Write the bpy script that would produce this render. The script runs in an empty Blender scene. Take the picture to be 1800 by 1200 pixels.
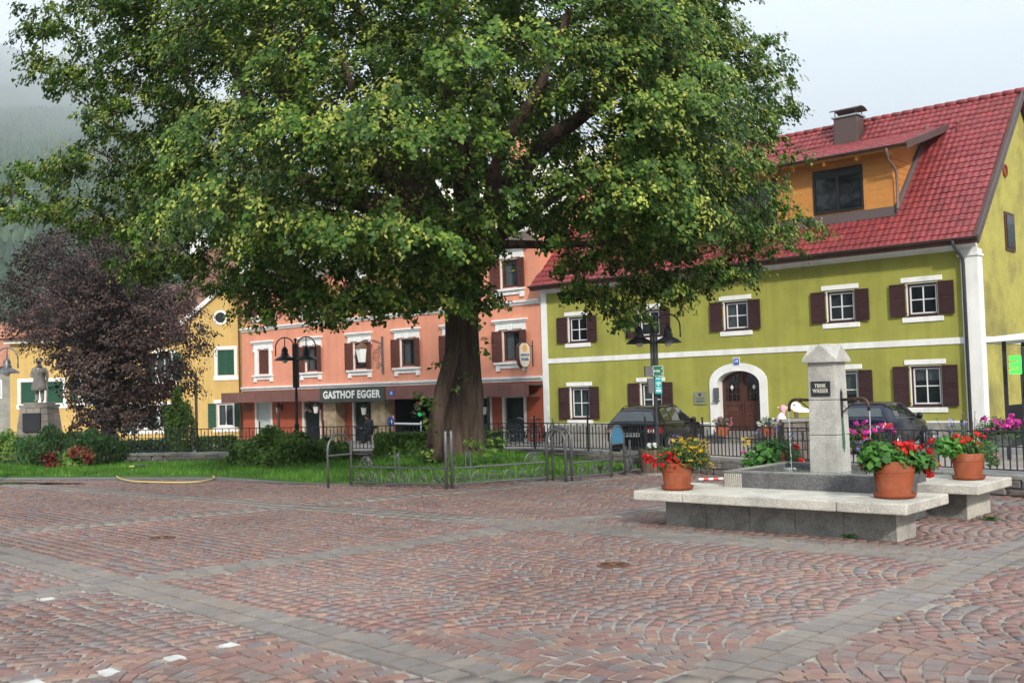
import bpy, bmesh, math, random
import numpy as np
from mathutils import Vector, Matrix
R = math.radians
rng = np.random.default_rng(7)
random.seed(7)
sc = bpy.context.scene
COL = sc.collection

# ------------------------------------------------------------------ camera
EYE = 1.753
F = 1847.2            # focal length in pixels of an 1800 px wide picture
CR = Vector((0.74755127, 0.66360623, -0.0281757))
CU = Vector((0.05127529, -0.01536393, 0.99856637))
CF = Vector((-0.66222198, 0.74792427, 0.04551192))
cam = bpy.data.cameras.new('camera')
cam.sensor_width = 36.0
cam.lens = F / 1800 * 36
cam.clip_start = 0.1
cam.clip_end = 14000
camo = bpy.data.objects.new('camera', cam)
COL.objects.link(camo)
camo.matrix_world = Matrix(((CR.x, CU.x, -CF.x, 0), (CR.y, CU.y, -CF.y, 0), (CR.z, CU.z, -CF.z, EYE), (0, 0, 0, 1)))
sc.camera = camo

# ------------------------------------------------------------------ light
SUN_AZ, SUN_EL = R(128), R(31)      # azimuth clockwise from +Y
world = bpy.data.worlds.new('World')
sc.world = world
world.use_nodes = True
wn, wl = world.node_tree.nodes, world.node_tree.links
bg = wn['Background']
bg.inputs['Strength'].default_value = 0.15
sky = wn.new('ShaderNodeTexSky')
sky.sky_type = 'NISHITA'
sky.sun_disc = False
sky.sun_elevation = SUN_EL
sky.sun_rotation = SUN_AZ
sky.altitude = 600
sky.air_density = 1.0
sky.dust_density = 4.0
sky.ozone_density = 1.0
# a thin high overcast: pale cloud mixed over the clear sky everywhere
tc = wn.new('ShaderNodeTexCoord')
nz = wn.new('ShaderNodeTexNoise')
nz.inputs['Scale'].default_value = 1.6
nz.inputs['Detail'].default_value = 5
nz.inputs['Roughness'].default_value = 0.55
mp = wn.new('ShaderNodeMapping')
mp.inputs['Scale'].default_value = (1, 1, 2.6)
cr = wn.new('ShaderNodeMapRange')
cr.inputs['From Min'].default_value = 0.3
cr.inputs['From Max'].default_value = 0.75
cr.inputs['To Min'].default_value = 0.72
cr.inputs['To Max'].default_value = 0.95
mx = wn.new('ShaderNodeMix')
mx.data_type = 'RGBA'
mx.inputs['B'].default_value = (5.5, 6.35, 7.1, 1)
wl.new(tc.outputs['Generated'], mp.inputs['Vector'])
wl.new(mp.outputs['Vector'], nz.inputs['Vector'])
wl.new(nz.outputs['Fac'], cr.inputs['Value'])
wl.new(cr.outputs['Result'], mx.inputs['Factor'])
wl.new(sky.outputs['Color'], mx.inputs['A'])
nz2 = wn.new('ShaderNodeTexNoise')
nz2.inputs['Scale'].default_value = 2.4
nz2.inputs['Detail'].default_value = 7
nz2.inputs['Roughness'].default_value = 0.5
cr2 = wn.new('ShaderNodeMapRange')
cr2.inputs['From Min'].default_value = 0.32
cr2.inputs['From Max'].default_value = 0.68
cr2.inputs['To Min'].default_value = 0.86
cr2.inputs['To Max'].default_value = 1.06
hs2 = wn.new('ShaderNodeHueSaturation')
wl.new(mp.outputs['Vector'], nz2.inputs['Vector'])
wl.new(nz2.outputs['Fac'], cr2.inputs['Value'])
wl.new(cr2.outputs['Result'], hs2.inputs['Value'])
wl.new(mx.outputs['Result'], hs2.inputs['Color'])
wl.new(hs2.outputs['Color'], bg.inputs['Color'])

sun = bpy.data.lights.new('sun', 'SUN')
sun.energy = 5.0
sun.angle = R(4)
sun.color = (1.0, 0.94, 0.85)
suno = bpy.data.objects.new('sun', sun)
COL.objects.link(suno)
SDIR = Vector((math.sin(SUN_AZ) * math.cos(SUN_EL), math.cos(SUN_AZ) * math.cos(SUN_EL), math.sin(SUN_EL)))
suno.rotation_euler = SDIR.to_track_quat('Z', 'Y').to_euler()
suno.location = SDIR * 60

sc.view_settings.view_transform = 'Standard'
sc.view_settings.look = 'None'
sc.view_settings.gamma = 1.0
sc.view_settings.use_curve_mapping = False
sc.view_settings.exposure = 1.47
sc.cycles.use_denoising = True
sc.cycles.max_bounces = 5
sc.cycles.glossy_bounces = 2
sc.cycles.transmission_bounces = 4
sc.cycles.use_adaptive_sampling = True
sc.cycles.adaptive_threshold = 0.02
sc.cycles.diffuse_bounces = 2
sc.cycles.transparent_max_bounces = 8
sc.cycles.volume_bounces = 0

# ------------------------------------------------------------------ helpers
def ray(x, y):
    return CF * F + CR * (x - 900) - CU * (y - 600)
def gp(x, y, z=0.0):                 # point at height z under a sight line
    d = ray(x, y); t = (z - EYE) / d.z
    return Vector((d.x * t, d.y * t, z))
def yp(x, y, Y):                     # point on the vertical plane Y
    d = ray(x, y); t = Y / d.y
    return Vector((d.x * t, Y, EYE + d.z * t))
def dp(x, y, dep):                   # point at a distance along the view axis
    d = ray(x, y) * (dep / F)
    return Vector((d.x, d.y, d.z + EYE))
def pix(p):
    v = Vector(p) - Vector((0, 0, EYE)); w = v.dot(CF)
    if w < .1: return (-9999, 9999, w)
    return (900 + F * v.dot(CR) / w, 600 - F * v.dot(CU) / w, w)
def street_z(X):
    return -0.34 + (X + 11) * 0.0085 if X < -11 else -0.34

MW = {}
def thing(name, label, cat, loc=(0, 0, 0), rz=0.0, group=None):
    o = bpy.data.objects.new(name, None)
    COL.objects.link(o)
    o.empty_display_size = .2
    o.location = loc
    o.rotation_euler = (0, 0, rz)
    MW[o] = Matrix.Translation(Vector(loc)) @ Matrix.Rotation(rz, 4, 'Z')
    return tag(o, label, cat, group)
def tag(o, label=None, cat=None, group=None, kind=None):
    if label: o['label'] = label
    if cat: o['category'] = cat
    if group: o['group'] = group
    if kind: o['kind'] = kind
    return o

class MB:
    def __init__(s): s.v = []; s.f = []
    def add(s, vs, fs):
        n = len(s.v)
        s.v += [tuple(p) for p in vs]
        s.f += [tuple(i + n for i in q) for q in fs]
        return s
    def box(s, x0, x1, y0, y1, z0, z1):
        return s.add([(x0,y0,z0),(x1,y0,z0),(x1,y1,z0),(x0,y1,z0),(x0,y0,z1),(x1,y0,z1),(x1,y1,z1),(x0,y1,z1)],
                     [(0,3,2,1),(4,5,6,7),(0,1,5,4),(1,2,6,5),(2,3,7,6),(3,0,4,7)])
    def hexa(s, b, t):               # two quads of four points
        return s.add(list(b) + list(t), [(3,2,1,0),(4,5,6,7),(0,1,5,4),(1,2,6,5),(2,3,7,6),(3,0,4,7)])
    def bar(s, a, b, w, h, up=(0, 0, 1)):  # a beam from a to b
        a, b = Vector(a), Vector(b); d = (b - a).normalized()
        sd = d.cross(Vector(up))
        if sd.length < 1e-4: sd = Vector((1, 0, 0))
        sd.normalize(); u2 = sd.cross(d).normalized()
        q = [sd * (w/2) * i + u2 * (h/2) * j for i, j in ((-1,-1),(1,-1),(1,1),(-1,1))]
        return s.hexa([a + k for k in q], [b + k for k in q])
    def prism(s, poly, p0, p1, axis='y'):  # polygon extruded along an axis
        f = {'y': lambda a, b, k: (a, k, b), 'z': lambda a, b, k: (a, b, k), 'x': lambda a, b, k: (k, a, b)}[axis]
        n = len(poly)
        vs = [f(a, b, p0) for a, b in poly] + [f(a, b, p1) for a, b in poly]
        return s.add(vs, [tuple(range(n - 1, -1, -1)), tuple(range(n, 2 * n))] + [(i, (i+1) % n, n + (i+1) % n, n + i) for i in range(n)])
    def tube(s, pts, r, n=8, closed=False):
        P_ = [Vector(p) for p in pts]; m = len(P_)
        rr = r if isinstance(r, (list, tuple)) else [r] * m
        vs = []; prev = None
        for i in range(m):
            if closed: d = P_[(i+1) % m] - P_[i-1]
            else: d = P_[min(i+1, m-1)] - P_[max(i-1, 0)]
            if d.length < 1e-9: d = Vector((0, 0, 1))
            d.normalize()
            if prev is None:
                a = d.orthogonal().normalized()
            else:
                a = prev - d * prev.dot(d)
                a = a.normalized() if a.length > 1e-6 else d.orthogonal().normalized()
            prev = a; b = d.cross(a)
            for k in range(n):
                t = 2 * math.pi * k / n
                vs.append(P_[i] + (a * math.cos(t) + b * math.sin(t)) * rr[i])
        fs = []
        for i in range(m if closed else m - 1):
            j = (i + 1) % m
            for k in range(n):
                fs.append((i*n + k, i*n + (k+1) % n, j*n + (k+1) % n, j*n + k))
        if not closed:
            fs.append(tuple(range(n - 1, -1, -1)))
            fs.append(tuple(range((m-1)*n, m*n)))
        return s.add(vs, fs)
    def lathe(s, prof, n=20, c=(0, 0, 0), axis='z', capb=True, capt=True):
        vs = []
        for r, z in prof:
            for k in range(n):
                t = 2 * math.pi * k / n
                a, b = r * math.cos(t), r * math.sin(t)
                p = {'z': (a, b, z), 'x': (z, a, b), 'y': (b, z, a)}[axis]
                vs.append((p[0] + c[0], p[1] + c[1], p[2] + c[2]))
        fs = [(i*n + k, i*n + (k+1) % n, (i+1)*n + (k+1) % n, (i+1)*n + k) for i in range(len(prof) - 1) for k in range(n)]
        if capb: fs.append(tuple(range(n - 1, -1, -1)))
        if capt: fs.append(tuple(range((len(prof)-1)*n, len(prof)*n)))
        return s.add(vs, fs)
    def grid(s, pts):                # rows of points
        m, n = len(pts), len(pts[0])
        return s.add([p for row in pts for p in row], [(i*n + j, i*n + j + 1, (i+1)*n + j + 1, (i+1)*n + j) for i in range(m-1) for j in range(n-1)])
    def build(s, name, mat, parent=None, smooth=False, world=False, bevel=0, loc=None, rot=None, recalc=True, sub=0):
        vs = s.v
        if world and parent is not None:
            I = chain(parent).inverted()
            vs = [I @ Vector(p) for p in vs]
        me = bpy.data.meshes.new(name)
        me.from_pydata(vs, [], s.f)
        if recalc and len(s.f) < 60000:
            bm = bmesh.new(); bm.from_mesh(me)
            bmesh.ops.recalc_face_normals(bm, faces=bm.faces)
            bm.to_mesh(me); bm.free()
        if smooth:
            me.polygons.foreach_set('use_smooth', [True] * len(me.polygons))
        return mobj(name, me, mat, parent, loc, rot, bevel, sub)
def chain(o):
    m = Matrix.Identity(4)
    while o is not None:
        if o in MW: m = MW[o] @ m
        elif o.type == 'MESH': m = Matrix.Translation(o.location) @ o.rotation_euler.to_matrix().to_4x4() @ m
        o = o.parent
    return m
def mobj(name, me, mat, parent=None, loc=None, rot=None, bevel=0, sub=0):
    if mat is not None and not me.materials:
        me.materials.append(mat if not isinstance(mat, str) else M[mat])
    o = bpy.data.objects.new(name, me)
    COL.objects.link(o)
    if parent is not None: o.parent = parent
    if loc is not None: o.location = loc
    if rot is not None: o.rotation_euler = rot
    if bevel:
        b = o.modifiers.new('bevel', 'BEVEL'); b.width = bevel; b.segments = 2; b.limit_method = 'ANGLE'
    if sub:
        m = o.modifiers.new('sub', 'SUBSURF'); m.levels = sub; m.render_levels = sub
    return o
def copy_tree(o, parent=None):
    c = o.copy(); COL.objects.link(c); c.parent = parent
    for ch in list(o.children): copy_tree(ch, c)
    return c
def place(o, loc, rz=0.0, label=None, scale=None):
    o.location = loc; o.rotation_euler = (0, 0, rz)
    if label: o['label'] = label
    if scale: o.scale = (scale,) * 3
    return o
def np_mesh(name, verts, quads, mat, parent=None, smooth=False, attr=None):
    me = bpy.data.meshes.new(name)
    verts = np.asarray(verts, dtype=np.float32); quads = np.asarray(quads, dtype=np.int32)
    k = quads.shape[1]
    me.vertices.add(len(verts)); me.vertices.foreach_set('co', verts.ravel())
    me.loops.add(quads.size); me.loops.foreach_set('vertex_index', quads.ravel())
    me.polygons.add(len(quads)); me.polygons.foreach_set('loop_start', np.arange(0, quads.size, k, dtype=np.int32))
    me.update(calc_edges=True)
    if smooth: me.polygons.foreach_set('use_smooth', np.ones(len(quads), dtype=bool))
    return mobj(name, me, mat, parent)
def text_mb(txt, size, bold=0.0, spacing=1.0, align='CENTER'):
    cu = bpy.data.curves.new('lettering', 'FONT')
    cu.body = txt; cu.size = size; cu.align_x = align; cu.align_y = 'CENTER'
    cu.offset = bold; cu.extrude = 0.004; cu.space_character = spacing; cu.resolution_u = 3
    o = bpy.data.objects.new('lettering', cu)
    me = bpy.data.meshes.new_from_object(o)
    bpy.data.objects.remove(o); bpy.data.curves.remove(cu)
    return me
def lettering(txt, size, mat, parent, origin, xdir, ydir, bold=0.0, spacing=1.0, fit=None, name='lettering'):
    """flat raised letters at a world origin with the given reading and up directions"""
    me = text_mb(txt, size, bold, spacing)
    x, y = Vector(xdir).normalized(), Vector(ydir).normalized(); z = x.cross(y)
    m = Matrix(((x.x, y.x, z.x, origin[0]), (x.y, y.y, z.y, origin[1]), (x.z, y.z, z.z, origin[2]), (0, 0, 0, 1)))
    if fit:
        xs = [v.co.x for v in me.vertices]; w = max(xs) - min(xs)
        m = m @ Matrix.Diagonal((fit / w, 1, 1, 1))
    me.transform(chain(parent).inverted() @ m)
    return mobj(name, me, mat, parent)

# ------------------------------------------------------------------ materials
M = {}
def mat(name, col, rough=.75, var=.15, scale=2.0, bump=.15, bscale=40.0, metal=0.0, spec=.4, col2=None, rand=0.0, coat=0.0,
        stain=None, stain_scale=.6, stain_amt=.5, vert=False, bdist=.01, speck=0.0, streak=0.0):
    m = bpy.data.materials.new(name); m.use_nodes = True
    nt = m.node_tree; n = nt.nodes; l = nt.links
    b = n['Principled BSDF']
    b.inputs['Roughness'].default_value = rough
    b.inputs['Metallic'].default_value = metal
    b.inputs['Specular IOR Level'].default_value = spec
    b.inputs['Coat Weight'].default_value = coat
    g = n.new('ShaderNodeNewGeometry')
    src = g.outputs['Position']
    if vert:
        mpp = n.new('ShaderNodeMapping'); mpp.inputs['Scale'].default_value = (1, 1, .12)
        l.new(src, mpp.inputs['Vector']); vsrc = mpp.outputs['Vector']
    else: vsrc = src
    t = n.new('ShaderNodeTexNoise'); t.inputs['Scale'].default_value = scale; t.inputs['Detail'].default_value = 6; t.inputs['Roughness'].default_value = .6
    l.new(vsrc, t.inputs['Vector'])
    c = Vector(col); c2 = Vector(col2) if col2 else c * (1 + var); c1 = c * (1 - var)
    mr = n.new('ShaderNodeMapRange'); mr.inputs['From Min'].default_value = .3; mr.inputs['From Max'].default_value = .7
    l.new(t.outputs['Fac'], mr.inputs['Value'])
    mxx = n.new('ShaderNodeMix'); mxx.data_type = 'RGBA'
    mxx.inputs['A'].default_value = (*c1, 1); mxx.inputs['B'].default_value = (*c2, 1)
    l.new(mr.outputs['Result'], mxx.inputs['Factor'])
    out = mxx.outputs['Result']
    if stain:
        t3 = n.new('ShaderNodeTexNoise'); t3.inputs['Scale'].default_value = stain_scale; t3.inputs['Detail'].default_value = 8; t3.inputs['Roughness'].default_value = .7
        l.new(vsrc, t3.inputs['Vector'])
        m3 = n.new('ShaderNodeMapRange'); m3.inputs['From Min'].default_value = .48; m3.inputs['From Max'].default_value = .68
        m3.inputs['To Max'].default_value = stain_amt
        l.new(t3.outputs['Fac'], m3.inputs['Value'])
        x3 = n.new('ShaderNodeMix'); x3.data_type = 'RGBA'; x3.inputs['B'].default_value = (*stain, 1)
        l.new(out, x3.inputs['A']); l.new(m3.outputs['Result'], x3.inputs['Factor'])
        out = x3.outputs['Result']
    if rand:
        oi = n.new('ShaderNodeObjectInfo')
        ad = n.new('ShaderNodeCombineXYZ')
        l.new(g.outputs['Random Per Island'], ad.inputs['X']); l.new(oi.outputs['Random'], ad.inputs['Y'])
        wn_ = n.new('ShaderNodeTexWhiteNoise'); l.new(ad.outputs['Vector'], wn_.inputs['Vector'])
        mr2 = n.new('ShaderNodeMapRange'); mr2.inputs['To Min'].default_value = 1 - rand; mr2.inputs['To Max'].default_value = 1 + rand
        l.new(wn_.outputs['Value'], mr2.inputs['Value'])
        hs = n.new('ShaderNodeHueSaturation')
        l.new(mr2.outputs['Result'], hs.inputs['Value']); l.new(out, hs.inputs['Color'])
        out = hs.outputs['Color']
    if streak:
        mp5 = n.new('ShaderNodeMapping'); mp5.inputs['Scale'].default_value = (2.6, 2.6, .16); l.new(src, mp5.inputs['Vector'])
        t5 = n.new('ShaderNodeTexNoise'); t5.inputs['Scale'].default_value = 1.0; t5.inputs['Detail'].default_value = 7; t5.inputs['Roughness'].default_value = .65
        l.new(mp5.outputs['Vector'], t5.inputs['Vector'])
        m5 = n.new('ShaderNodeMapRange'); m5.inputs['From Min'].default_value = .42; m5.inputs['From Max'].default_value = .75; m5.inputs['To Min'].default_value = 1.03; m5.inputs['To Max'].default_value = 1 - streak
        l.new(t5.outputs['Fac'], m5.inputs['Value'])
        h5 = n.new('ShaderNodeHueSaturation'); l.new(m5.outputs['Result'], h5.inputs['Value']); l.new(out, h5.inputs['Color']); out = h5.outputs['Color']
    if speck:
        t4 = n.new('ShaderNodeTexNoise'); t4.inputs['Scale'].default_value = 75; t4.inputs['Detail'].default_value = 3; t4.inputs['Roughness'].default_value = .8
        l.new(src, t4.inputs['Vector'])
        m4 = n.new('ShaderNodeMapRange'); m4.inputs['From Min'].default_value = .35; m4.inputs['From Max'].default_value = .65; m4.inputs['To Min'].default_value = 1 - speck; m4.inputs['To Max'].default_value = 1 + speck
        l.new(t4.outputs['Fac'], m4.inputs['Value'])
        h4 = n.new('ShaderNodeHueSaturation'); l.new(m4.outputs['Result'], h4.inputs['Value']); l.new(out, h4.inputs['Color']); out = h4.outputs['Color']
    l.new(out, b.inputs['Base Color'])
    if bump:
        t2 = n.new('ShaderNodeTexNoise'); t2.inputs['Scale'].default_value = bscale; t2.inputs['Detail'].default_value = 4
        l.new(vsrc, t2.inputs['Vector'])
        bp = n.new('ShaderNodeBump'); bp.inputs['Strength'].default_value = bump; bp.inputs['Distance'].default_value = bdist
        l.new(t2.outputs['Fac'], bp.inputs['Height']); l.new(bp.outputs['Normal'], b.inputs['Normal'])
    M[name] = m
    return m
def palette_mat(name, cols, rough=.7, bump=.3, bscale=60., var=.18, scale=9.0, wear=None):
    """each piece takes one colour of a list"""
    m = mat(name, (.5, .5, .5), rough, var, scale, bump, bscale)
    n = m.node_tree.nodes; l = m.node_tree.links; b = n['Principled BSDF']
    g = n.new('ShaderNodeNewGeometry'); oi = n.new('ShaderNodeObjectInfo'); ad = n.new('ShaderNodeCombineXYZ')
    l.new(g.outputs['Random Per Island'], ad.inputs['X']); l.new(oi.outputs['Random'], ad.inputs['Y'])
    w = n.new('ShaderNodeTexWhiteNoise'); l.new(ad.outputs['Vector'], w.inputs['Vector'])
    cr_ = n.new('ShaderNodeValToRGB'); cr_.color_ramp.interpolation = 'CONSTANT'
    e = cr_.color_ramp.elements
    while len(e) < len(cols): e.new(.5)
    for i, c in enumerate(cols):
        e[i].position = i / len(cols); e[i].color = (*c, 1)
    l.new(w.outputs['Value'], cr_.inputs['Fac'])
    old = b.inputs['Base Color'].links[0].from_socket
    mm = n.new('ShaderNodeMix'); mm.data_type = 'RGBA'; mm.blend_type = 'MULTIPLY'; mm.inputs['Factor'].default_value = 1
    sc2 = n.new('ShaderNodeMix'); sc2.data_type = 'RGBA'; sc2.blend_type = 'MULTIPLY'; sc2.inputs['Factor'].default_value = 1
    sc2.inputs['B'].default_value = (2, 2, 2, 1)
    l.new(old, sc2.inputs['A']); l.new(sc2.outputs['Result'], mm.inputs['A']); l.new(cr_.outputs['Color'], mm.inputs['B'])
    out = mm.outputs['Result']
    # large soft patches of dust and damp over the whole surface
    t = n.new('ShaderNodeTexNoise'); t.inputs['Scale'].default_value = .55; t.inputs['Detail'].default_value = 7; t.inputs['Roughness'].default_value = .65
    l.new(g.outputs['Position'], t.inputs['Vector'])
    mr = n.new('ShaderNodeMapRange'); mr.inputs['From Min'].default_value = .35; mr.inputs['From Max'].default_value = .7; mr.inputs['To Min'].default_value = 0; mr.inputs['To Max'].default_value = .55
    l.new(t.outputs['Fac'], mr.inputs['Value'])
    dd = n.new('ShaderNodeMix'); dd.data_type = 'RGBA'; dd.inputs['B'].default_value = (*(wear or (.3, .25, .22)), 1)
    l.new(out, dd.inputs['A']); l.new(mr.outputs['Result'], dd.inputs['Factor'])
    t6 = n.new('ShaderNodeTexNoise'); t6.inputs['Scale'].default_value = .3; t6.inputs['Detail'].default_value = 9; t6.inputs['Roughness'].default_value = .62
    l.new(g.outputs['Position'], t6.inputs['Vector'])
    m6 = n.new('ShaderNodeMapRange'); m6.inputs['From Min'].default_value = .36; m6.inputs['From Max'].default_value = .6; m6.inputs['To Min'].default_value = .74; m6.inputs['To Max'].default_value = 1.05
    l.new(t6.outputs['Fac'], m6.inputs['Value'])
    h6 = n.new('ShaderNodeHueSaturation'); l.new(m6.outputs['Result'], h6.inputs['Value']); l.new(dd.outputs['Result'], h6.inputs['Color'])
    l.new(h6.outputs['Color'], b.inputs['Base Color'])
    return m
def leaf_mat(name, cols, pos, rough=.5, trans=.35):
    m = bpy.data.materials.new(name); m.use_nodes = True
    n = m.node_tree.nodes; l = m.node_tree.links
    b = n['Principled BSDF']; b.inputs['Roughness'].default_value = rough; b.inputs['Specular IOR Level'].default_value = .3
    g = n.new('ShaderNodeNewGeometry')
    cr_ = n.new('ShaderNodeValToRGB'); e = cr_.color_ramp.elements
    while len(e) < len(cols): e.new(.5)
    for i, (c, p) in enumerate(zip(cols, pos)):
        e[i].position = p; e[i].color = (*c, 1)
    l.new(g.outputs['Random Per Island'], cr_.inputs['Fac'])
    tn = n.new('ShaderNodeTexNoise'); tn.inputs['Scale'].default_value = .9; tn.inputs['Detail'].default_value = 2
    l.new(g.outputs['Position'], tn.inputs['Vector'])
    mr = n.new('ShaderNodeMapRange'); mr.inputs['From Min'].default_value = .3; mr.inputs['From Max'].default_value = .7; mr.inputs['To Min'].default_value = .6; mr.inputs['To Max'].default_value = 1.4
    l.new(tn.outputs['Fac'], mr.inputs['Value'])
    hs = n.new('ShaderNodeHueSaturation'); l.new(cr_.outputs['Color'], hs.inputs['Color']); l.new(mr.outputs['Result'], hs.inputs['Value'])
    l.new(hs.outputs['Color'], b.inputs['Base Color'])
    tr = n.new('ShaderNodeBsdfTranslucent'); l.new(hs.outputs['Color'], tr.inputs['Color'])
    ms = n.new('ShaderNodeMixShader'); ms.inputs['Fac'].default_value = trans
    l.new(b.outputs['BSDF'], ms.inputs[1]); l.new(tr.outputs['BSDF'], ms.inputs[2])
    l.new(ms.outputs['Shader'], n['Material Output'].inputs['Surface'])
    M[name] = m
    return m
def glass_mat(name, tint=(.9, .95, .95), opac=.35, body=(.02, .024, .03), spec=.5):
    """window glass: mirror-like, partly see-through"""
    m = bpy.data.materials.new(name); m.use_nodes = True
    n = m.node_tree.nodes; l = m.node_tree.links
    b = n['Principled BSDF']; b.inputs['Roughness'].default_value = .03; b.inputs['Base Color'].default_value = (*body, 1)
    b.inputs['Specular IOR Level'].default_value = spec
    g = n.new('ShaderNodeNewGeometry'); t = n.new('ShaderNodeTexNoise'); t.inputs['Scale'].default_value = 1.1; t.inputs['Detail'].default_value = 1
    l.new(g.outputs['Position'], t.inputs['Vector'])
    bp = n.new('ShaderNodeBump'); bp.inputs['Strength'].default_value = .05; bp.inputs['Distance'].default_value = .05
    l.new(t.outputs['Fac'], bp.inputs['Height']); l.new(bp.outputs['Normal'], b.inputs['Normal'])
    tr = n.new('ShaderNodeBsdfTransparent'); tr.inputs['Color'].default_value = (*tint, 1)
    ms = n.new('ShaderNodeMixShader'); ms.inputs['Fac'].default_value = opac
    l.new(tr.outputs['BSDF'], ms.inputs[1]); l.new(b.outputs['BSDF'], ms.inputs[2])
    l.new(ms.outputs['Shader'], n['Material Output'].inputs['Surface'])
    M[name] = m
    return m
def emit_mat(name, col, s):
    m = bpy.data.materials.new(name); m.use_nodes = True
    b = m.node_tree.nodes['Principled BSDF']
    b.inputs['Base Color'].default_value = (*col, 1); b.inputs['Emission Color'].default_value = (*col, 1); b.inputs['Emission Strength'].default_value = s
    M[name] = m

mat('olive_plaster', (.335, .328, .064), .92, .09, 1.2, .4, 45, stain=(.24, .235, .05), stain_scale=.7, stain_amt=.45, streak=.2)
mat('gable_plaster', (.42, .37, .09), .95, .12, 1.5, .9, 16, stain=(.16, .135, .05), stain_scale=.45, stain_amt=.75, bdist=.03)
mat('white_plaster', (.82, .81, .78), .85, .05, 2, .2, 50, stain=(.58, .56, .51), stain_scale=1.2, stain_amt=.35, streak=.14)
mat('cream_plaster', (.72, .68, .56), .85, .06, 2, .15, 50, stain=(.5, .46, .38), stain_scale=1.0, stain_amt=.4)
mat('grey_plaster', (.3, .29, .255), .95, .16, 3, .6, 60, stain=(.17, .16, .135), stain_amt=.6, streak=.2)
mat('pink_plaster', (.7, .285, .18), .9, .07, 1.0, .3, 50, stain=(.6, .25, .17), stain_scale=.7, stain_amt=.4, streak=.14)
mat('brick_red_plaster', (.38, .085, .04), .85, .1, 1.3, .25, 40, stain=(.25, .06, .035), stain_amt=.4)
mat('yellow_plaster', (.56, .375, .13), .9, .07, 1.0, .3, 50, stain=(.58, .4, .14), stain_amt=.4, streak=.14)
mat('brown_shutter', (.05, .017, .017), .6, .2, 6, .1, 60)
mat('red_brown_shutter', (.11, .033, .022), .6, .2, 6, .1, 60)
mat('green_shutter', (.012, .075, .04), .55, .15, 6, .1, 60)
mat('white_frame', (.74, .74, .72), .45, .05, 5, 0)
mat('cream_frame', (.7, .66, .58), .6, .08, 5, .05)
mat('dark_wood', (.085, .03, .02), .5, .3, 8, .15, 90, vert=True)
mat('orange_wood', (.53, .225, .055), .6, .1, 4, .1, 60, rand=.04)
mat('brown_metal', (.085, .057, .052), .5, .1, 3, 0, spec=.5)
mat('canopy_metal', (.17, .075, .062), .5, .12, 1.5, .05, 10, rand=.1)
mat('gutter_brown', (.07, .045, .04), .45, .1, 3, 0)
mat('pipe_brown', (.16, .11, .09), .45, .15, 3, 0)
mat('dark_iron', (.035, .037, .042), .5, .25, 12, .1, 80, metal=.3)
mat('grey_iron', (.15, .15, .155), .42, .25, 12, .15, 90, metal=.5, stain=(.08, .07, .06), stain_scale=6, stain_amt=.5)
mat('pipe_dark', (.045, .045, .05), .45, .2, 4, 0)
mat('black_lacquer', (.012, .012, .014), .4, .1, 5, 0)
mat('red_tile', (.235, .038, .04), .5, .25, 3, .15, 60, spec=.4, rand=.15, stain=(.14, .032, .03), stain_scale=1.3, stain_amt=.55)
mat('brown_tile', (.17, .085, .06), .85, .25, 3, .3, 50, rand=.3)
mat('old_red_tile', (.34, .15, .09), .85, .25, 3, .3, 50, rand=.25)
mat('cream_sheet', (.62, .58, .48), .5, .1, 1.0, .05, 8, stain=(.4, .37, .3), stain_amt=.4)
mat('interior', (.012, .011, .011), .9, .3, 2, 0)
mat('curtain', (.6, .6, .6), .9, .2, 9, .3, 12, vert=True)
mat('blind', (.42, .47, .45), .8, .1, 4, .3, 12)
glass_mat('glass', opac=.42)
glass_mat('dark_glass', opac=.9, body=(.012, .013, .016))
glass_mat('car_glass', opac=.95, body=(.02, .028, .027), spec=1.0)
mat('granite', (.25, .24, .215), .85, .2, 5, 1.0, 38, stain=(.085, .08, .072), stain_scale=2.2, stain_amt=.8, bdist=.014, speck=.35)
mat('granite_light', (.5, .465, .4), .85, .14, 4, .8, 45, stain=(.22, .205, .18), stain_scale=1.5, stain_amt=.75, bdist=.01, speck=.28)
mat('granite_column', (.47, .445, .4), .85, .16, 4, .8, 50, stain=(.24, .225, .2), stain_scale=1.6, stain_amt=.7, bdist=.01, speck=.28, streak=.2)
mat('granite_basin', (.125, .121, .12), .8, .22, 5, 1.0, 30, stain=(.07, .068, .066), stain_scale=3, stain_amt=.8, bdist=.016, speck=.45, streak=.35)
palette_mat('rubble', [(.12, .115, .11), (.17, .16, .15), (.09, .085, .08), (.14, .12, .1)], .9, .9, 25)
palette_mat('statue_block', [(.22, .2, .17), (.3, .27, .23), (.18, .165, .14)], .9, .8, 25)
mat('statue_stone', (.24, .22, .19), .9, .2, 4, .6, 30, stain=(.15, .14, .12), stain_scale=2.5, stain_amt=.7)
palette_mat('cobble', [(.235, .125, .102), (.215, .135, .12), (.275, .15, .112), (.175, .117, .108), (.2, .158, .147), (.25, .138, .118), (.215, .108, .092), (.295, .18, .13), (.23, .158, .14), (.185, .16, .16)], .62, .6, 45, wear=(.25, .185, .16))
palette_mat('paver', [(.215, .185, .163), (.24, .208, .18), (.19, .168, .153), (.23, .19, .155), (.205, .182, .17)], .65, .5, 50, wear=(.23, .185, .16))
mat('marker_stone', (.5, .49, .46), .7, .22, 8, .3, 50)
mat('joint_sand', (.29, .255, .22), .95, .35, 14, .8, 70, stain=(.1, .095, .07), stain_scale=1.1, stain_amt=.8)
mat('asphalt', (.17, .165, .16), .9, .2, 2, .5, 80, stain=(.11, .11, .105), stain_scale=.4, stain_amt=.6)
mat('street_paving', (.30, .265, .235), .9, .12, 1.5, .4, 40, stain=(.22, .19, .17), stain_scale=.5, stain_amt=.6)
mat('soil', (.05, .035, .022), .95, .3, 8, .6, 40)
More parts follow.
